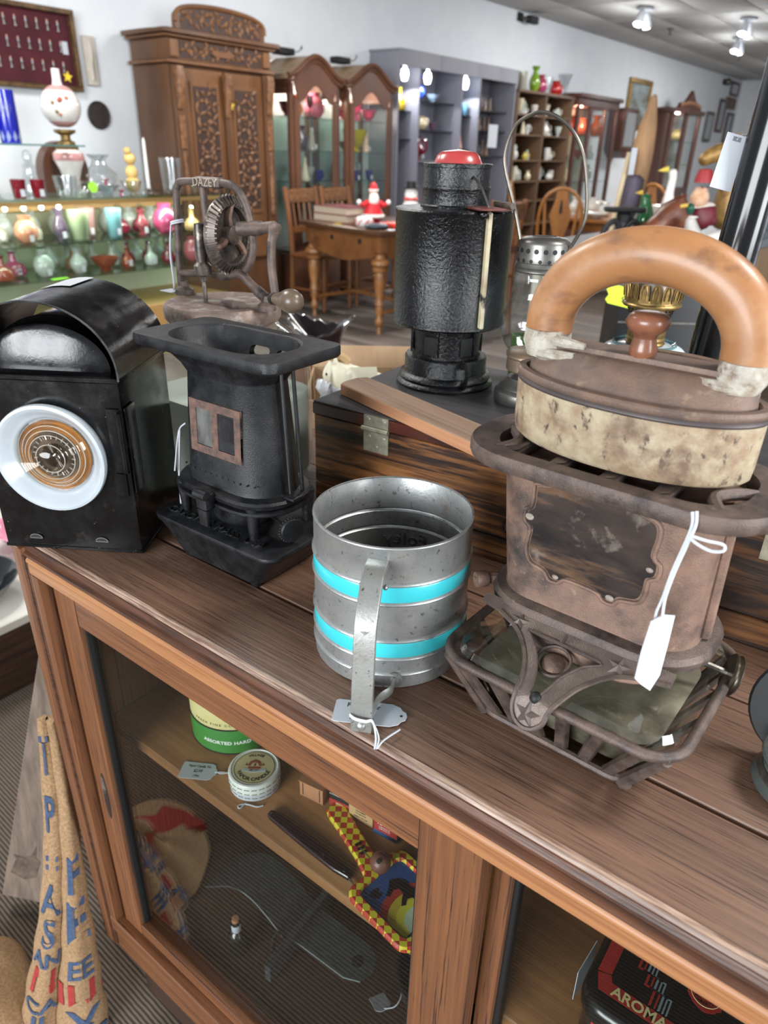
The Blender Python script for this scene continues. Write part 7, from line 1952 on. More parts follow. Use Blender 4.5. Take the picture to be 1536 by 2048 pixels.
lmp = rt('parlour_lamp', 'painted globe parlour lamp with pink shading on the glass counter', 'lamp', -4.50, 2.55, TZ)
M_glb = mat('painted_opal', (232, 228, 222), (222, 214, 210), 6, rough=.15, coat=.4)
M_pinkw = mat('pink_wash', (206, 150, 146), rough=.2, coat=.3)
B().lathe([(.07, 0), (.075, .015), (.05, .03), (.045, .08), (.065, .14), (.088, .19), (.085, .225), (.06, .245)], 28).obj('vase_body', M_glb, lmp)
B().lathe([(.087, .185), (.0895, .19), (.087, .222), (.0855, .226)], 28).obj('pink_band', M_pinkw, lmp)
B().lathe([(.062, .245), (.066, .255), (.05, .27), (.05, .285), (.028, .295), (.028, .32), (.06, .335), (.062, .35)], 24).obj('burner', M_brass, lmp)
gl2 = [(.112*math.sin(math.pi*(k+2)/24), .470-.112*math.cos(math.pi*(k+2)/24)) for k in range(21)]
B().lathe(gl2, 32).obj('globe_shade', M_glb, lmp)
B().lathe([(.113*math.sin(math.pi*k/24), .470-.113*math.cos(math.pi*k/24)) for k in range(18, 23)], 32).obj('pink_cap', M_pinkw, lmp)
B().lathe([(.113*math.sin(math.pi*k/24), .470-.113*math.cos(math.pi*k/24)) for k in range(3, 7)], 32).obj('pink_cap', M_pinkw, lmp)
for k, (a, z, c_, r_) in enumerate(((R(-30), .50, (176, 92, 76), .020), (R(-50), .485, (150, 120, 80), .014), (R(-10), .51, (186, 120, 96), .014), (R(-42), .44, (120, 112, 70), .013), (R(-34), .425, (176, 96, 70), .012))):
    rr_ = math.sqrt(max(0, .1135**2-(z-.470)**2))
    B().ball(r_, (rr_*math.cos(a), rr_*math.sin(a), z), 8, 5, (.5, 1, .8)).obj('painted_flower', mat('flower_%d' % k, c_, rough=.3), lmp)
B().lathe([(.03, .575), (.024, .60), (.022, .66), (.020, .66), (.020, .60)], 20).obj('chimney', M_glb, lmp)
ck = rt('mantel_clock', 'dark rounded wooden mantel clock case behind the parlour lamp', 'clock', -4.68, 2.60, TZ)
pts = [(-.15, 0)]+[(-.15*math.cos(math.pi*k/16), .12+.17*math.sin(math.pi*k/16)) for k in range(17)]+[(.15, 0)]
B().prism(pts, -.05, .04, 'x').obj('case', M_curio, ck)
B().lathe([(.0002, 0), (.09, .002), (.095, .008)], 24, m=Matrix.Translation((.042, 0, .15)) @ Matrix.Rotation(R(90), 4, 'Y')).obj('dial', mat('dark_dial', (60, 46, 40), rough=.3), ck)
# cobalt glass on a glass shelf
sh = rt('glass_shelf_stand', 'glass display shelf with thick green edge above the counter', 'shelf', -4.30, 1.55, TZ)
B().box(-.12, .12, -.90, .93, .262, .270).obj('shelf_pane', mat('green_glass_edge', (74, 118, 114), rough=.1), sh)
for a in (-.85, -.25):
    B().tube([(0, a, 0), (0, a, .262)], .012, 10).obj('post', M_steel, sh)
for k, (x, y, lab) in enumerate(((-4.31, 1.985, 'left tall cobalt blue cut glass vase on the glass shelf'), (-4.27, 2.105, 'right tall cobalt blue cut glass vase on the glass shelf'))):
    t = rt('cobalt_vase', lab, 'vase', x, y, TZ+.2706)
    n_ = 10
    B().lathe([(.050, 0), (.051, .006), (.0545, .245), (.0545, .25), (.050, .248), (.046, .012), (.0002, .010)], 20).obj('body', cmat((26, 40, 196)), t)
    for q in range(n_):
        a = 2*math.pi*q/n_
        B().add([(.0518*math.cos(a), .0518*math.sin(a), .006), (.0522*math.cos(a+.22), .0522*math.sin(a+.22), .03), (.0528*math.cos(a), .0528*math.sin(a), .062), (.0522*math.cos(a-.22), .0522*math.sin(a-.22), .03)], [(0, 1, 2, 3)]).obj('cut_facet', cmat((176, 190, 240)), t)
    for q in range(8):
        a = R(-36); mm = Matrix.Rotation(a, 4, 'Z') @ Matrix.Translation((.0548, 0, .165)) @ Matrix.Rotation(q*math.pi/8, 4, 'X')
        B().box(-.0006, .0008, -.0007, .0007, -.040, .040, m=mm).obj('star_cut', cmat((176, 190, 240)), t)

# ---------------------------------------------------------------- carved oak table with the red and white things
tx, ty, ta = -3.47, 4.28, 170
ot = rt('oak_table', 'old oak table with turned legs and a deep carved apron', 'table', tx, ty, 0, 0)
ux = Vector((math.cos(R(ta)), math.sin(R(ta)), 0)); uy = Vector((-ux.y, ux.x, 0))*-1
if uy.y < 0:
    uy = -uy
MT = Matrix((ux, uy, Vector((0, 0, 1)))).transposed().to_4x4()
M_oak = mat('old_oak', (124, 80, 44), (92, 56, 32), 4, st=(1, 1, 1), rough=.4, spots=((66, 40, 26), 6, .58, .75))
M_oakl = mat('turned_oak', (152, 104, 58), (118, 76, 42), 8, rough=.38)
M_oakt = mat('dark_table_top', (86, 58, 40), (66, 44, 32), 4, rough=.3)
TL, TD = 1.02, 1.10
B().box(0, TL, 0, TD, .725, .762, m=MT, b=.006).obj('table_top', M_oakt, ot)
def apron(x0, x1, y0, y1, along):
    n_ = 12; lp = []
    pts = [(x0 if along == 'x' else y0, .724)]+[((x0 if along == 'x' else y0)+((x1-x0) if along == 'x' else (y1-y0))*k/n_, .56-.05*math.sin(math.pi*k/n_)**2+(.05 if k in (0, n_) else 0)) for k in range(n_+1)]+[(x1 if along == 'x' else y1, .724)]
    if along == 'x':
        return B().prism(pts, y0, y1, 'y', m=MT)
    return B().prism(pts, x0, x1, 'x', m=MT)
apron(.06, TL-.06, .05, .075, 'x').obj('apron', M_oak, ot)
apron(.06, TL-.06, TD-.075, TD-.05, 'x').obj('apron', M_oak, ot)
apron(.05, .075, .08, TD-.08, 'y').obj('apron', M_oak, ot)
apron(TL-.075, TL-.05, .08, TD-.08, 'y').obj('apron', M_oak, ot)
for k in (.28, .62):
    B().lathe([(.0002, .01), (.018, .006), (.02, 0)], 12, m=MT @ Matrix.Translation((TL*k, .049, .665)) @ Matrix.Rotation(R(90), 4, 'X')).obj('drawer_knob', M_char, ot)
legp = [(.022, 0), (.016, .05), (.030, .07), (.034, .10), (.024, .12), (.020, .14), (.034, .18), (.030, .21), (.040, .22), (.034, .25), (.030, .27), (.042, .36), (.046, .42), (.040, .46), (.056, .47), (.058, .49), (.048, .50), (.072, .52), (.070, .545), (.045, .56), (.034, .59), (.05, .60)]
for x, y in ((.085, .085), (TL-.085, .085), (.085, TD-.085), (TL-.085, TD-.085)):
    l_ = B().lathe(legp, 18, m=MT @ Matrix.Translation((x, y, 0))).obj('leg', M_oakl, ot)
    B().box(x-.045, x+.045, y-.045, y+.045, .60, .724, m=MT, b=.004).obj('leg_block', M_oak, l_)
bz = B()
p0 = MT @ Vector((.085, .085, .16)); p1 = MT @ Vector((TL-.085, TD-.085, .16)); p2 = MT @ Vector((TL-.085, .085, .16)); p3 = MT @ Vector((.085, TD-.085, .16))
for a, b_ in ((p0, p3), (p2, p1), ((p0+p3)/2, (p2+p1)/2)):
    n_ = 24
    B().tube([a.lerp(b_, k/n_) for k in range(n_+1)], [.012+.010*(k % 2) for k in range(n_+1)], 8).obj('turned_stretcher', M_oakl, ot)
def tp(x, y, z=.7625):
    q = MT @ Vector((x, y, 0))
    return (tx+q.x, ty+q.y, z)
ta2 = ta
def tt(name, label, cat, x, y, rz=0, z=.7625, group=None):
    q = tp(x, y, z)
    return rt(name, label, cat, q[0], q[1], q[2], rz, group)
M_maroon = mat('maroon_cloth', (112, 52, 56), rough=.7); M_pages = mat('page_edges', (196, 180, 160), (176, 160, 140), 60, st=(.2, .2, 9), rough=.8)
z_ = .7628
for lab in ('lower of two thick maroon books on the oak table', 'upper of two thick maroon books on the oak table'):
    t = tt('maroon_book', lab, 'book', .80, .30, -6 if 'lower' in lab else -8, z_)
    B().box(-.20, .20, -.15, .15, .004, .052).obj('page_block', M_pages, t)
    B().box(-.205, .205, -.155, .155, 0, .0038).obj('cover', M_maroon, t); B().box(-.205, .205, -.155, .155, .0522, .056).obj('cover', M_maroon, t)
    B().box(-.205, .205, .1505, .158, 0, .056).obj('spine', M_maroon, t)
    z_ += .0565
M_red = mat('santa_red', (196, 40, 48), rough=.4); M_wf = mat('white_felt', (234, 230, 224), rough=.6); M_flesh = mat('doll_skin', (226, 176, 150), rough=.5)
sa = tt('santa_figure', 'white bearded santa figure in red standing on the oak table', 'figurine', .50, .36, -40, group=None)
B().lathe([(.0002, .03), (.07, .032), (.088, .05), (.085, .07), (.06, .12), (.045, .17), (.03, .19)], 22).obj('coat', M_red, sa)
B().lathe([(.086, .045), (.094, .055), (.090, .070), (.084, .072)], 22).obj('coat_trim', M_wf, sa)
for s_ in (-1, 1):
    B().loft([rrect(.05, .045, .02, .0, 4, .012, s_*.035), rrect(.045, .04, .02, .035, 4, 0, s_*.03)]).obj('boot', M_red, sa)
    B().tube([(0, s_*.045, .16), (.01, s_*.085, .135), (.02, s_*.11, .15)], [.022, .020, .016], 8).obj('sleeve', M_red, sa)
    B().ball(.020, (.022, s_*.118, .158), 10, 6).obj('mitten', M_wf, sa)
B().ball(.036, (0, 0, .215), 14, 10).obj('head', M_flesh, sa)
B().ball(.042, (.022, 0, .175), 14, 10, (.8, 1, 1.35)).obj('beard', M_wf, sa)
B().lathe([(.040, .235), (.042, .25), (.036, .252)], 16).obj('hat_band', M_wf, sa)
B().lathe([(.036, .25), (.028, .28), (.012, .30), (.0002, .305)], 14).obj('hat', M_red, sa)
for s_ in (-1, 1):
    B().ball(.004, (.034, s_*.012, .222), 6, 4).obj('eye', M_char, sa)
B().ball(.007, (.038, 0, .212), 8, 5).obj('nose', M_red, sa)
B().box(.06, .064, -.10, -.07, .005, .075).obj('price_tag', M_white, sa)
sm_ = tt('snowman_figure', 'white snowman figure with a red scarf behind the santa', 'figurine', .60, .86, -40)
B().lathe([(.06, 0), (.085, .02), (.085, .08), (.055, .15), (.05, .17), (.055, .20), (.045, .24), (.02, .26)], 20).obj('snow_body', M_wf, sm_)
B().lathe([(.054, .155), (.064, .165), (.056, .178)], 16).obj('scarf', M_red, sm_)
B().lathe([(.062, .245), (.064, .25), (.040, .252), (.038, .30), (.0002, .302)], 16).obj('hat', M_char, sm_)
for z in (.06, .10):
    B().ball(.007, (.078, 0, z), 6, 4).obj('button', M_char, sm_)
for s_ in (-1, 1):
    B().ball(.005, (.048, s_*.016, .215), 6, 4).obj('eye', M_char, sm_)
mi = tt('mint_jar', 'white and red striped mint jar at the front of the oak table', 'jar', .37, .16)
B().lathe([(.055, 0), (.07, .02), (.07, .05), (.05, .068), (.0002, .07)], 20).obj('jar_body', M_wf, mi)
for k in range(8):
    a = k*.785
    B().tube([(.0705*math.cos(a), .0705*math.sin(a), .012), (.071*math.cos(a+.25), .071*math.sin(a+.25), .035), (.0655*math.cos(a+.5), .0655*math.sin(a+.5), .056)], .005, 5).obj('stripe', M_red, mi)
ga = tt('garland', 'green and red christmas garland on the oak table behind the mint jar', 'garland', .33, .46)
for k in range(26):
    a = k*.9
    B().add([(0, 0, 0), (.03, -.008, .012), (.06, 0, .02), (.03, .008, .012)], [(0, 1, 2, 3)], Matrix.Translation((-.12+.0095*k, .02*math.sin(k), .004)) @ Matrix.Rotation(a, 4, 'Z')).obj('leaf', mat('leaf_green', (46, 120, 44), (30, 88, 34), 20, rough=.5), ga)
for k in range(5):
    B().ball(.013, (-.10+.05*k, .012, .0135), 8, 6).obj('berry', M_red, ga)
rp = tt('red_package', 'flat bright red printed package at the right end of the oak table', 'package', .16, .34, 12)
B().box(-.14, .14, -.09, .09, 0, .03, b=.004).obj('package', mat('bright_red_card', (212, 60, 40), rough=.35), rp)
text('lettering', 'Merry', .10, M_wf, rp, (0, 0, .0305), (0, 0, R(0)), ext=.0003)
nd = tt('needle_dish', 'dark blue grey lidded dish in front of the red package', 'dish', .17, .115)
B().lathe([(.06, 0), (.09, .012), (.092, .022), (.07, .034), (.0002, .038)], 24).obj('dish', mat('blue_grey_dish', (70, 86, 98), (50, 60, 70), 20, rough=.3), nd)
bb = tt('blue_glass_bowl', 'large pale blue glass bowl on the oak table behind the santa', 'bowl', .25, .71)
B().shell([(.08, .002), (.12, .01), (.17, .06), (.19, .10)], 32, .004).obj('bowl_wall', cmat((126, 150, 190)), bb)
B().lathe([(.09, 0), (.09, .004), (.0002, .005)], 24).obj('bowl_foot', cmat((126, 150, 190)), bb)
for lab, x, y, h, s0 in (('pink coral shell spray standing tall on the oak table', .36, .98, .26, 1.0), ('low tan coral shell cluster right of the tall spray', .10, 1.01, .13, .7)):
    t = tt('coral_spray', lab, 'shell', x, y)
    B().lathe([(.05*s0, 0), (.045*s0, .01), (.012, .02), (.010, h*.5), (.02, h*.55)], 14).obj('stem', M_crystal if s0 == 1 else M_kraft, t)
    for k in range(12):
        a = k*2.4; q = .05+.05*rnd.random()
        mm = Matrix.Translation((0, 0, h*.55)) @ Matrix.Rotation(a, 4, 'Z') @ Matrix.Rotation(R(-65+90*rnd.random()-20), 4, 'Y')
        B().loft([[(.0, -.016, -.003), (.0, .016, -.003), (0, 0, .008)], [(q*.6, -.028*s0, .008), (q*.6, .028*s0, .008), (q*.6, 0, .018)], [(q*1.2, -.003, 0), (q*1.2, .003, 0), (q*1.2, 0, .003)]], m=mm).obj('shell_lobe', mat('peach_shell', (222, 178, 140), (204, 160, 120), 14, rough=.5), t)
yt = tt('yellow_sticker', 'little yellow sticker near the edge of the oak table', 'sticker', .62, .10)
B().box(-.035, .035, -.012, .012, 0, .003, b=.001).obj('paper', mat('yellow_paper', (236, 206, 52), rough=.6), yt)

# ---------------------------------------------------------------- chairs
M_ch = mat('golden_oak_chair', (164, 108, 54), (136, 86, 42), 5, st=(1, 1, .3), rough=.38)
M_chd = mat('brown_oak_chair', (128, 80, 44), (100, 62, 34), 5, st=(1, 1, .3), rough=.4)
def rail_chair(label, x, y, rz, m=M_chd):
    c = rt('dining_chair', label, 'chair', x, y, 0, rz, 'carved rail-back chairs at the oak table')
    B().loft([rrect(.40, .42, .04, .44, 4), rrect(.42, .44, .05, .455, 4), rrect(.40, .42, .05, .468, 4)]).obj('seat', m, c)
    for s_ in (-1, 1):
        B().tube(smooth_path([(-.215, s_*.185, 0), (-.195, s_*.185, .25), (-.19, s_*.185, .46), (-.215, s_*.185, .75), (-.26, s_*.185, .99)], 4), .021, 8).obj('back_post', m, c)
        B().lathe([(.014, 0), (.020, .1), (.016, .2), (.024, .3), (.022, .44)], 10, (.17, s_*.17, 0)).obj('leg', m, c)
        B().tube([(-.20, s_*.185, .17), (.17, s_*.17, .17)], .012, 8).obj('stretcher', m, c)
    B().tube([(.17, -.17, .23), (.17, .17, .23)], .013, 8).obj('front_stretcher', m, c)
    B().box(-.270, -.240, -.165, .165, .86, .975, b=.008).obj('crest_rail', M_carve, c)
    B().box(-.232, -.208, -.165, .165, .62, .68, b=.006).obj('lower_rail', m, c)
    for k in range(4):
        B().tube([(-.222, -.10+.066*k, .68), (-.250, -.10+.066*k, .86)], .010, 6).obj('spindle', m, c)
    return c
rail_chair('carved rail-back chair at the left end of the oak table, nearer us', -4.57, 4.84, 0)
rail_chair('carved rail-back chair at the left end of the oak table, farther from us', -4.57, 5.28, 0)
rail_chair('brown chair tucked under the right end of the oak table', -3.02, 4.92, 172)
def hoop_chair(label, x, y, rz):
    c = rt('hoop_back_chair', label, 'chair', x, y, 0, rz, 'hoop-back golden oak chairs')
    B().loft([rrect(.38, .40, .12, .43, 5), rrect(.42, .44, .14, .45, 5), rrect(.40, .42, .13, .465, 5)]).obj('seat', M_ch, c)
    hp_ = [(-.19, -.185, .46), (-.215, -.20, .66), (-.24, -.19, .83), (-.26, -.13, .96), (-.27, 0, 1.02), (-.26, .13, .96), (-.24, .19, .83), (-.215, .20, .66), (-.19, .185, .46)]
    B().tube(smooth_path(hp_, 5), .017, 8).obj('hoop', M_ch, c)
    sp = [(-.045, .47), (-.040, .56), (-.085, .72), (-.095, .80), (-.055, .93), (-.05, 1.0), (.05, 1.0), (.055, .93), (.095, .80), (.085, .72), (.040, .56), (.045, .47)]
    hole = [(-.012, .80), (-.014, .85), (-.006, .92), (.006, .92), (.014, .85), (.012, .80)]
    fx = lambda z: -.19-.08*((z-.46)/.56)
    o = B().loft([[(fx(z)-.006, a, z) for a, z in sp], [(fx(z)+.006, a, z) for a, z in sp]]).obj('splat', M_ch, c)
    B().loft([[(fx(z)-.0075, a, z) for a, z in hole], [(fx(z)+.0075, a, z) for a, z in hole]]).obj('splat_piercing', M_char, c)
    for s_ in (-1, 1):
        B().tube([(-.19, s_*.12, .46), (-.245, s_*.155, .90)], .014, 8, flat=.6).obj('side_slat', M_ch, c)
        for q in (-1, 1):
            B().lathe([(.012, 0), (.020, .12), (.015, .2), (.024, .32), (.018, .44)], 10, (q*.16, s_*.165, 0)).obj('leg', M_ch, c)
    B().tube([(.16, -.165, .20), (.16, .165, .20)], .012, 8).obj('stretcher', M_ch, c)
    return c
hoop_chair('golden oak hoop-back chair with pierced splat, back to us', -3.30, 6.85, 112)
hoop_chair('golden oak hoop-back chair at the left end of the china table', -3.98, 7.55, 25)
hoop_chair('golden oak hoop-back chair on the far side of the china table', -3.20, 8.55, -95)
ct2 = rt('china_table', 'oak pedestal table covered with white china beyond the lantern bail', 'table', -3.05, 7.55, 0)
B().loft([rrect(1.16, 1.0, .3, .70, 8), rrect(1.2, 1.04, .32, .715, 8), rrect(1.2, 1.04, .32, .742, 8)]).obj('table_top', M_ch, ct2)
B().loft([rrect(.9, .76, .2, .62, 8), rrect(.9, .76, .2, .70, 8)]).obj('apron', M_ch, ct2)
B().lathe([(.16, .1), (.10, .2), (.12, .4), (.16, .62)], 18).obj('pedestal', M_ch, ct2)
for k in range(4):
    B().tube([(.08*math.cos(k*1.57+.78), .08*math.sin(k*1.57+.78), .18), (.40*math.cos(k*1.57+.78), .40*math.sin(k*1.57+.78), .03)], [.05, .03], 8).obj('foot', M_ch, ct2)
for k, (kd_, n_, lab, dx, dy, h, w) in enumerate((
 ('ewer', 'white_jug', 'white china jug at the left of the china table', -.40, -.12, .17, .15), ('round', 'white_teapot', 'white china teapot behind the white jug', -.30, .10, .16, .18), ('bowl', 'white_bowl', 'large white serving bowl at the right of the china table', .42, .06, .13, .28),
 ('cup', 'white_mug', 'left of two white mugs in front of the serving bowl', .12, -.12, .11, .11), ('cup', 'white_mug', 'right of two white mugs in front of the serving bowl', .26, -.16, .11, .11), ('round', 'white_sugar_bowl', 'white covered sugar bowl in the middle of the china table', -.10, -.05, .13, .14),
 ('plate', 'white_plate', 'stack plate of white china in front on the table', -.08, -.34, .05, .26), ('tumbler', 'clear_glass', 'clear glass tumbler behind the white mugs', .10, .20, .14, .08))):
    ware(kd_, n_, lab, 'china', -3.05+dx, 7.55+dy, .742, h, (224, 222, 214) if kd_ != 'tumbler' else clr, w, glassy=kd_ == 'tumbler', extras=('handle',) if kd_ in ('ewer', 'cup', 'round') else ())

# ---------------------------------------------------------------- right-hand counter with carved birds and curios
rc = rt('shop_counter', 'grey topped wooden shop counter crowded with carved figures at the right', 'counter', -1.50, 5.2, 0)
B().box(.20, .50, -1.85, 1.6, 0, .851, b=.004).obj('panel', mat('pale_oak_panel', (176, 142, 108), (156, 124, 94), 2.2, st=(6, 6, .5), rough=.5), rc)
for y_ in (-1.84, 1.56):
    B().box(-.235, -.20, y_, y_+.035, 0, .851).obj('leg', mat('pale_post', (176, 172, 158), rough=.6), rc)
B().box(-.24, .53, -1.87, 1.62, .852, .9045, b=.006).obj('counter_top', mat('grey_counter_edge', (132, 136, 142), rough=.45), rc)
CZ = .9050
def rk(n_, l_, c_, x, y, z, rz=0):
    return rt(n_, l_, c_, x+.09, y-.33, z, rz)
M_burl = mat('burl_wood', (128, 74, 50), (88, 48, 34), 14, rough=.4, bump=.4)
M_goldw = mat('gold_carving', (176, 138, 76), (116, 84, 44), 24, rough=.4, bump=.5, metal=.2)
def blob(par, name, m, balls):
    b = B()
    for r_, c_, s_ in balls:
        b.ball(r_, c_, 14, 10, s_)
    return b.obj(name, m, par)
def skin(par, name, m, pts, edges, radii, lvl=2):
    """one continuous body grown over a stick skeleton"""
    me = bpy.data.meshes.new(name); me.from_pydata([tuple(p) for p in pts], edges, [])
    o = bpy.data.objects.new(name, me); link(o, par)
    o.modifiers.new('skin', 'SKIN')
    for v_, r_ in zip(me.skin_vertices[0].data, radii):
        v_.radius = (r_, r_)
    me.skin_vertices[0].data[0].use_root = True
    sb = o.modifiers.new('smooth', 'SUBSURF'); sb.levels = lvl; sb.render_levels = lvl
    bpy.context.view_layer.update()
    m2 = bpy.data.meshes.new_from_object(o.evaluated_get(bpy.context.evaluated_depsgraph_get()))
    o.modifiers.clear(); o.data = m2
    m2.materials.clear(); m2.materials.append(m); m2.shade_smooth()
    return o
# local frame for figures: +x towards the photographer's right, built facing roughly the camera
FR = 40
bl = rk('burl_carving', 'lumpy brown burl wood carving at the front of the right counter', 'carving', -1.29, 3.93, CZ, FR)
blob(bl, 'burl', M_burl, [])
bpy.data.objects.remove(bl.children[0])
skin(bl, 'burl', M_burl, [(-.06, 0, .075), (-.02, 0, .12), (.05, .0, .16), (.02, 0, .21), (.09, .01, .10), (.10, -.01, .055), (-.10, -.01, .05)], [(0, 1), (1, 2), (2, 3), (2, 4), (4, 5), (0, 6)], [.052, .06, .065, .045, .05, .028, .028])
md_ = rk('mallard_carving', 'painted mallard duck with a green head in front of the burl', 'duck', -1.145, 3.86, CZ, FR)
skin(md_, 'duck_body', mat('duck_grey', (206, 204, 200), (178, 172, 166), 20, rough=.4), [(0, 0, .052), (-.010, 0, .098), (-.028, 0, .15), (.035, 0, .042), (.06, 0, .03)], [(0, 1), (1, 2), (0, 3), (3, 4)], [.040, .034, .018, .030, .010])
skin(md_, 'duck_head', mat('mallard_green', (30, 84, 66), rough=.3), [(-.030, 0, .155), (-.036, 0, .190), (-.045, -.008, .198)], [(0, 1), (1, 2)], [.016, .021, .014])
B().loft([rrect(.016, .018, .007, 0, 3), rrect(.014, .007, .003, .030, 3)], m=Matrix.Translation((-.056, -.012, .196)) @ Matrix.Rotation(R(-100), 4, 'Y')).obj('bill', mat('bill_yellow', (206, 170, 70), rough=.4), md_)
B().ball(.030, (.028, -.010, .040), 12, 8, (1.3, .8, .7)).obj('tail_patch', _mats['mallard_green'], md_)
B().tube([(-.014-.018*math.cos(a), -.018*math.sin(a), .148) for a in [k*.5236 for k in range(12)]], .0035, 5, closed=True).obj('neck_ring', M_wf, md_)
sg_ = rk('white_dove', 'small white carved dove lying under the mallard', 'bird', -1.075, 3.985, CZ, FR)
skin(sg_, 'dove_body', M_wf, [(-.07, 0, .055), (-.04, 0, .050), (.02, 0, .05), (.09, 0, .075), (.13, 0, .09)], [(0, 1), (1, 2), (2, 3), (3, 4)], [.022, .030, .046, .026, .010])
B().lathe([(.008, 0), (.0002, .022)], 8, m=Matrix.Translation((-.09, 0, .054)) @ Matrix.Rotation(R(-95), 4, 'Y')).obj('beak', mat('bill_yellow', (206, 170, 70), rough=.4), sg_)
B().ball(.004, (-.078, -.018, .062), 6, 4).obj('eye', M_char, sg_)
go = rk('white_goose', 'white china goose with a long neck and yellow bill', 'goose', -1.36, 4.12, CZ, FR)
skin(go, 'goose_body', M_wf, [(0, 0, .05), (.0, 0, .13), (-.012, 0, .22), (-.006, 0, .30), (-.018, 0, .335), (.05, .02, .10), (.07, .03, .06)], [(0, 1), (1, 2), (2, 3), (3, 4), (1, 5), (5, 6)], [.055, .050, .022, .018, .026, .040, .02])
B().lathe([(.014, 0), (.010, .02), (.0002, .048)], 10, m=Matrix.Translation((-.040, -.004, .332)) @ Matrix.Rotation(R(-100), 4, 'Y')).obj('bill', mat('lemon_bill', (222, 196, 84), rough=.4), go)
B().loft([[(.03, -.01, .05), (.05, .0, .05), (.04, .02, .05)], [(.045, -.012, .16), (.075, 0, .16), (.05, .02, .16)], [(.05, 0, .23), (.052, .002, .23), (.051, .004, .23)]]).obj('wing', mat('cream_wing', (214, 204, 176), rough=.5), go)
B().ball(.004, (-.032, -.022, .342), 6, 4).obj('eye', M_char, go)
gd = rk('green_glass_duck', 'green and white glass duck left of the white goose', 'duck', -1.47, 4.10, CZ, FR)
skin(gd, 'duck_body', cmat((30, 120, 60)), [(0, 0, .05), (.01, 0, .12), (0, 0, .18), (-.01, 0, .225)], [(0, 1), (1, 2), (2, 3)], [.05, .048, .026, .024])
B().lathe([(.012, 0), (.0002, .036)], 8, m=Matrix.Translation((-.026, 0, .226)) @ Matrix.Rotation(R(-95), 4, 'Y')).obj('bill', _mats['bill_yellow'], gd)
B().loft([[(-.09, -.02, .03), (-.06, 0, .03), (-.08, .02, .03)], [(-.06, -.02, .10), (-.025, 0, .10), (-.04, .02, .10)], [(-.02, 0, .18), (-.018, 0, .18), (-.019, .004, .18)]]).obj('wing', M_wf, gd)
gn = rk('gnome_figure', 'seated bearded gnome figure in a red cap on top of the burl', 'figurine', -1.235, 4.14, CZ, FR)
skin(gn, 'body', mat('wine_red', (116, 34, 48), rough=.5), [(.02, 0, .06), (.02, 0, .15), (.01, 0, .215), (.07, 0, .16), (.09, 0, .09)], [(0, 1), (1, 2), (1, 3), (3, 4)], [.06, .055, .035, .03, .025])
skin(gn, 'head', M_flesh, [(0, -.01, .235), (0, -.012, .265)], [(0, 1)], [.038, .036])
B().ball(.046, (-.012, -.035, .215), 12, 8, (1, .7, 1)).obj('beard', mat('ginger_beard', (206, 150, 110), (226, 190, 160), 30, rough=.7), gn)
B().lathe([(.042, .28), (.040, .30), (.030, .335), (.0002, .34)], 14, (.004, -.006, 0)).obj('cap', mat('cap_red', (160, 40, 44), rough=.5), gn)
B().loft([[(-.10, -.05, .16), (.06, -.06, .185), (.06, -.055, .19), (-.10, -.045, .166)], [(-.08, .0, .18), (.04, 0, .20), (.04, .004, .205), (-.08, .004, .186)]]).obj('open_book', M_wf, gn)
for s_ in (-1, 1):
    B().ball(.004, (s_*.013, -.044, .262), 6, 4).obj('eye', M_char, gn)
B().ball(.008, (0, -.050, .252), 8, 5).obj('nose', M_flesh, gn)
hs = rk('gold_horse_head', 'gilded carved horse head rearing behind the gnome', 'carving', -1.19, 4.40, CZ, FR)
skin(hs, 'horse_head', M_goldw, [(.02, 0, .05), (.03, 0, .18), (.03, 0, .30), (.0, 0, .40), (-.06, 0, .42), (-.13, 0, .385), (-.165, 0, .36)], [(0, 1), (1, 2), (2, 3), (3, 4), (4, 5), (5, 6)], [.085, .080, .065, .055, .050, .038, .026])
for s_ in (-1, 1):
    B().lathe([(.016, 0), (.018, .02), (.0002, .055)], 8, m=Matrix.Translation((.0, s_*.028, .445))).obj('ear', M_goldw, hs)
    B().ball(.008, (-.070, s_*.044, .430), 8, 5).obj('eye', M_char, hs)
b = B()
for k in range(7):
    b.ball(.024, (.055+.012*math.sin(k), 0, .42-.05*k), 8, 6, (1.3, .5, .9))
b.obj('mane', mat('dark_gilt', (120, 88, 46), rough=.5), hs)
dw = rk('driftwood_column', 'tall grey and tan driftwood column at the left of the right counter', 'driftwood', -1.62, 4.28, CZ, FR)
skin(dw, 'trunk', mat('driftwood_tan', (168, 130, 92), (122, 94, 72), 12, st=(1, 1, .25), rough=.8, bump=.7), [(0, 0, .02), (.008, 0, .2), (.02, 0, .38), (.03, 0, .52), (.036, 0, .66)], [(0, 1), (1, 2), (2, 3), (3, 4)], [.075, .062, .062, .046, .012])
B().tube(smooth_path([(-.03, -.06, .0), (-.02, -.055, .14), (-.01, -.05, .30)]), [.05]*6+[.045]*6+[.02], 10).obj('bark_strip', mat('violet_grey_bark', (96, 88, 104), (74, 66, 78), 20, st=(1, 1, .2), rough=.8), dw)
B().tube(smooth_path([(-.085, -.03, .0), (-.075, -.04, .2), (-.055, -.04, .40)]), .014, 8).obj('pale_stick', mat('pale_stick', (206, 186, 152), rough=.7), dw)
B().box(-.062, -.034, -.085, -.082, .30, .42).obj('price_tag', M_white, dw)
sc_ = rk('cast_iron_stand', 'black cast iron trivet stand with looped legs on the right counter', 'stand', -1.49, 3.90, CZ, FR)
for s_ in (-1, 1):
    B().tube(smooth_path([(s_*.10, -.01, .0), (s_*.085, -.01, .07), (s_*.045, -.01, .105), (s_*.015, -.01, .07), (s_*.02, -.01, .0)], 5), .014, 8).obj('leg', M_char, sc_)
B().lathe([(.03, .10), (.035, .135), (.025, .145)], 14).obj('neck', M_char, sc_)
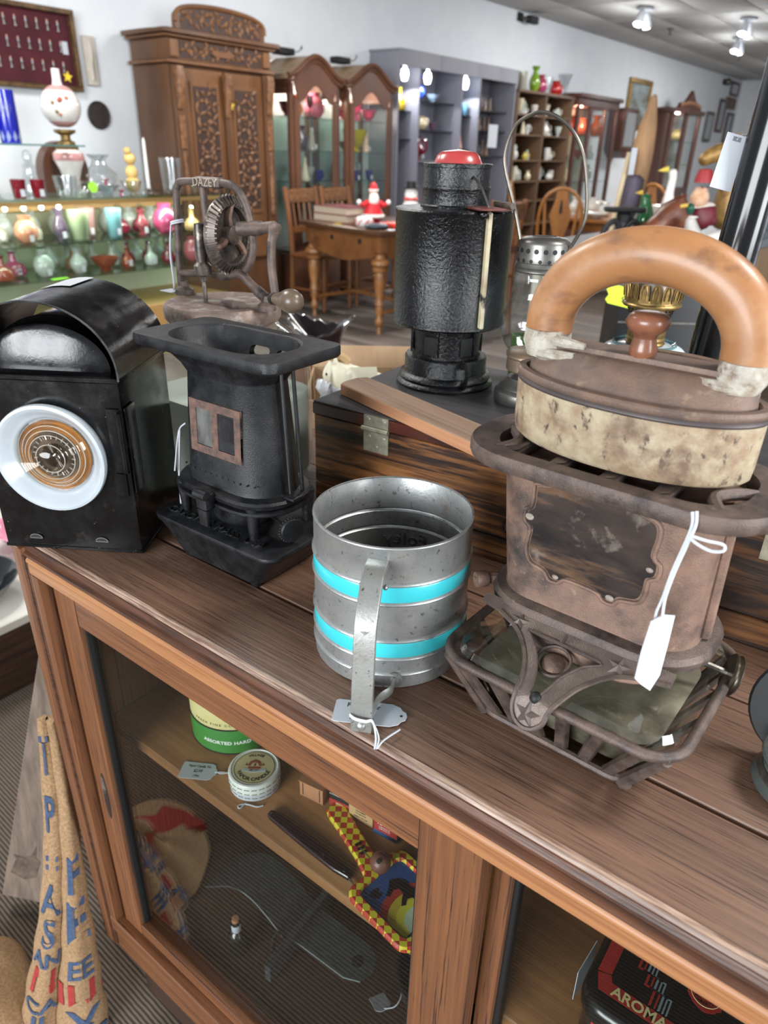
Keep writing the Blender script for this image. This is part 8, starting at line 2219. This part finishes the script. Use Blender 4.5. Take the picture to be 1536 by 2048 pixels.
B().loft([rrect(.18, .10, .04, .145, 5), rrect(.20, .12, .05, .155, 5), rrect(.19, .11, .045, .165, 5)]).obj('plate', M_char, sc_)
cdd = rk('folded_card', 'small tan price card in front of the cast iron stand', 'card', -1.47, 3.79, CZ, FR)
B().box(-.055, .055, -.002, .002, 0, .05, b=.0008).obj('card', mat('tan_card', (178, 146, 104), rough=.6), cdd)
br = rk('brown_round_box', 'round dark brown carved box behind the horse head', 'box', -1.19, 4.80, CZ, FR)
B().ball(.10, (0, 0, .28), 16, 10, (1, .8, .9)).lathe([(.07, 0), (.08, .02), (.06, .10), (.05, .20)], 16).obj('box_body', mat('dark_brown_felt', (84, 60, 58), (64, 46, 46), 16, rough=.8), br)
for k, (x, y, h, w, kd_, c_, lab) in enumerate(((-1.38, 5.5, .46, .09, 'bottle', clr, 'tall clear bottle at the left of the far bottle group'), (-1.26, 5.6, .44, .12, 'flare', clr, 'clear flared vase in the far bottle group'), (-1.14, 5.4, .38, .10, 'bottle', aqua, 'aqua bottle in the far bottle group'), (-1.20, 5.9, .50, .10, 'cruet', clr, 'tall clear cruet at the back of the far bottle group'), (-1.32, 6.1, .48, .16, 'round', (190, 150, 60), 'amber glass jar high in the far bottle group'), (-1.10, 6.1, .46, .12, 'vase', (120, 170, 190), 'blue glass vase in the far bottle group'))):
    ware(kd_, 'glass_bottle', lab, 'bottle', x+.09, y-.33, CZ, h, c_, w)
for k in range(10):
    if k == 0:
        sw = rk('straw_bundle', 'bundle of yellow straw at the right edge of the counter', 'straw', -1.10, 4.42, CZ, 10)
    B().tube([(-.02+.012*(k % 4), -.20+.02*k, .012+.014*(k // 3)), (.03+.010*(k % 3), .20+.012*k, .02+.012*(k // 3))], .010, 6).obj('straw', mat('straw', (196, 160, 84), (166, 130, 64), 20, rough=.7), sw)

# ---------------------------------------------------------------- just behind the cabinet
ca = thing('cardboard_carton', 'tall open cardboard carton behind the cabinet with flaps up', 'carton', (-.775, .985, 0), R(38))
M_card = mat('corrugated_card', (166, 138, 108), (150, 122, 94), 30, st=(1, 1, .1), rough=.8)
M_carde = mat('card_edge', (212, 184, 146), rough=.8)
hcz = .905
for nm, a in (('side', (-.105, .105, -.105, -.101)), ('side', (-.105, .105, .101, .105)), ('side', (-.105, -.101, -.1008, .1008)), ('side', (.101, .105, -.1008, .1008))):
    B().box(a[0], a[1], a[2], a[3], 0, hcz).obj(nm, M_card, ca)
B().box(-.1005, .1005, -.1005, .1005, .742, .745).obj('packing_board', M_card, ca)
def flap(p0, p1, d, t_=.003):
    p0, p1, d = Vector(p0), Vector(p1), Vector(d)
    n_ = (p1-p0).cross(d).normalized()*t_; ins = (p1-p0).normalized()*.008
    B().loft([[p0, p1, p1-ins+d, p0+ins+d], [p0+n_, p1+n_, p1-ins+d+n_, p0+ins+d+n_]]).obj('flap', M_card, ca)
flap((-.105, .104, hcz), (.105, .104, hcz), (.0, .012, .040))
flap((.104, -.105, hcz), (.104, .105, hcz), (.040, 0, .045))
flap((-.105, -.104, hcz), (.105, -.104, hcz), (.0, -.020, -.060))
hr_ = thing('toy_horse', 'white toy horse lying in the open cardboard carton', 'toy', (-.798, .975, .7455), R(36))
skin(hr_, 'horse_body', mat('ivory_plastic', (222, 218, 196), (206, 200, 176), 12, rough=.35), [(0, 0, .165), (-.045, 0, .17), (-.074, 0, .188), (-.094, 0, .165), (.05, 0, .175), (-.04, .015, .10), (-.04, .015, .02), (.05, .015, .10), (.05, .015, .02), (-.04, -.015, .10), (-.04, -.015, .02), (.05, -.015, .10), (.05, -.015, .02), (.088, 0, .155)],
     [(0, 1), (1, 2), (2, 3), (0, 4), (1, 5), (5, 6), (4, 7), (7, 8), (1, 9), (9, 10), (4, 11), (11, 12), (4, 13)], [.034, .036, .026, .018, .036, .016, .011, .018, .011, .016, .011, .018, .011, .014])
B().tube(smooth_path([(-.036, 0, .204), (-.060, 0, .216), (-.080, 0, .208)]), .009, 6).obj('mane', mat('tan_mane', (176, 146, 104), rough=.7), hr_)
B().ball(.012, (-.102, 0, .160), 8, 6).obj('muzzle', mat('grey_muzzle', (120, 108, 100), rough=.6), hr_)
for s_ in (-1, 1):
    B().ball(.003, (-.086, s_*.018, .184), 6, 4).obj('eye', M_char, hr_)
    B().lathe([(.006, 0), (.0002, .018)], 6, (-.066, s_*.014, .206)).obj('ear', _mats['ivory_plastic'], hr_)
pw_ = thing('crumpled_wrap', 'crumpled white plastic wrap sticking out of the near corner of the carton', 'wrap', (-.772, .894, .7455), R(33))
b = B(); g_ = []
for j in range(12):
    g_.append([(-.030+.0078*k+.005*math.sin(j*2.3+k), .007*math.sin(k*1.9+j*.8)-.002*max(0, j-8), .001+.0172*j+.004*math.sin(k*2.7+j)*(j > 0)-.003*k*(j > 8)) for k in range(9)])
b.loft(g_, cap0=False, cap1=False, closed=False)
o = b.obj('wrap_sheet', mat('white_plastic', (206, 208, 212), (176, 178, 184), 30, rough=.25), pw_, sharp=12)
md = o.modifiers.new('t', 'SOLIDIFY'); md.thickness = .0006
pdl = thing('round_pedestal', 'plain round pedestal behind the cabinet under the ruffled bowl', 'pedestal', (-1.205, 1.345, 0))
B().lathe([(.14, 0), (.14, .03), (.06, .05), (.05, .6), (.09, .80), (.10, .828), (.0002, .83)], 32).obj('column', M_curio, pdl)
rb2 = thing('ruffled_glass_bowl', 'black amethyst glass bowl with a ruffled clear rim', 'bowl', (-1.205, 1.345, .8305))
M_ameth = mat('amethyst_glass', (26, 20, 24), rough=.06, coat=.6)
def ruf(r_, z, amp):
    return [(r_*(1+amp*.05*math.sin(14*a))*math.cos(a), r_*(1+amp*.05*math.sin(14*a))*math.sin(a), z+.004*amp*math.sin(14*a)+.022*amp*math.cos(2*a-.9)) for a in [2*math.pi*k/64 for k in range(64)]]
B().loft([ruf(.045, 0, 0), ruf(.048, .006, 0), ruf(.052, .030, .05), ruf(.066, .050, .4), ruf(.080, .062, .8), ruf(.078, .064, .8), ruf(.062, .050, .4), ruf(.03, .02, 0)]).obj('bowl_body', M_ameth, rb2)
B().tube(ruf(.081, .0635, .85), .0032, 6, closed=True).obj('crimped_rim', M_crystal, rb2)
hr_.scale = (.80, .80, .95)
hr_.location = (-.785, .993, .7455)
gt = thing('green_glass', 'green glass cylinder standing at the back of the crate', 'glass', (-.4080, .8380, lz+.0004))
B().shell([(.0125, .001), (.0130, .003), (.0130, .058), (.0125, .060)], 24, .0012).obj('glass_wall', cmat((90, 134, 60)), gt)
B().lathe([(.0125, 0), (.0125, .002), (.0002, .002)], 20).obj('glass_base', cmat((90, 134, 60)), gt)
bc = thing('black_case', 'black leather case with a neon tag seen through the iron handle', 'case', (-.462, 1.672, .8655), R(37))
B().box(-.130, .140, -.05, .06, 0, .175, b=.008).obj('case_body', mat('black_leather', (20, 21, 24), (28, 29, 32), 40, rough=.45), bc)
B().box(-.128, .138, -.0512, -.0502, .095, .099).obj('seam', M_steel, bc)
ng = thing('neon_tag', 'neon yellow green paper tag stuck on the black case', 'tag', (-.490, 1.651, .9080), R(37))
B().prism([(-.128, .122), (-.122, .112), (-.128, .102), (-.122, .094), (-.010, .070), (-.006, .100), (-.118, .136), (-.126, .132)], -.0520, -.0502, 'y').obj('paper', mat('neon_yellow', (206, 236, 54), rough=.6), ng)
text('handwriting', '$45 no', .016, mat('olive_ink', (110, 104, 50), rough=.7), ng, (-.072, -.0523, .102), (R(90), 0, R(0)), ext=.0001)
sd_ = thing('side_table', 'small white side table with pale posts behind the crate', 'table', (-.462, 1.677, 0), R(37))
B().box(-.20, .20, -.10, .12, .840, .865, b=.003).obj('table_top', mat('white_laminate', (206, 204, 196), rough=.5), sd_)
for x in (-.185, .185):
    for y in (-.085, .105):
        B().box(x-.012, x+.012, y-.012, y+.012, 0, .839).obj('leg', mat('pale_post', (176, 172, 158), rough=.6), sd_)
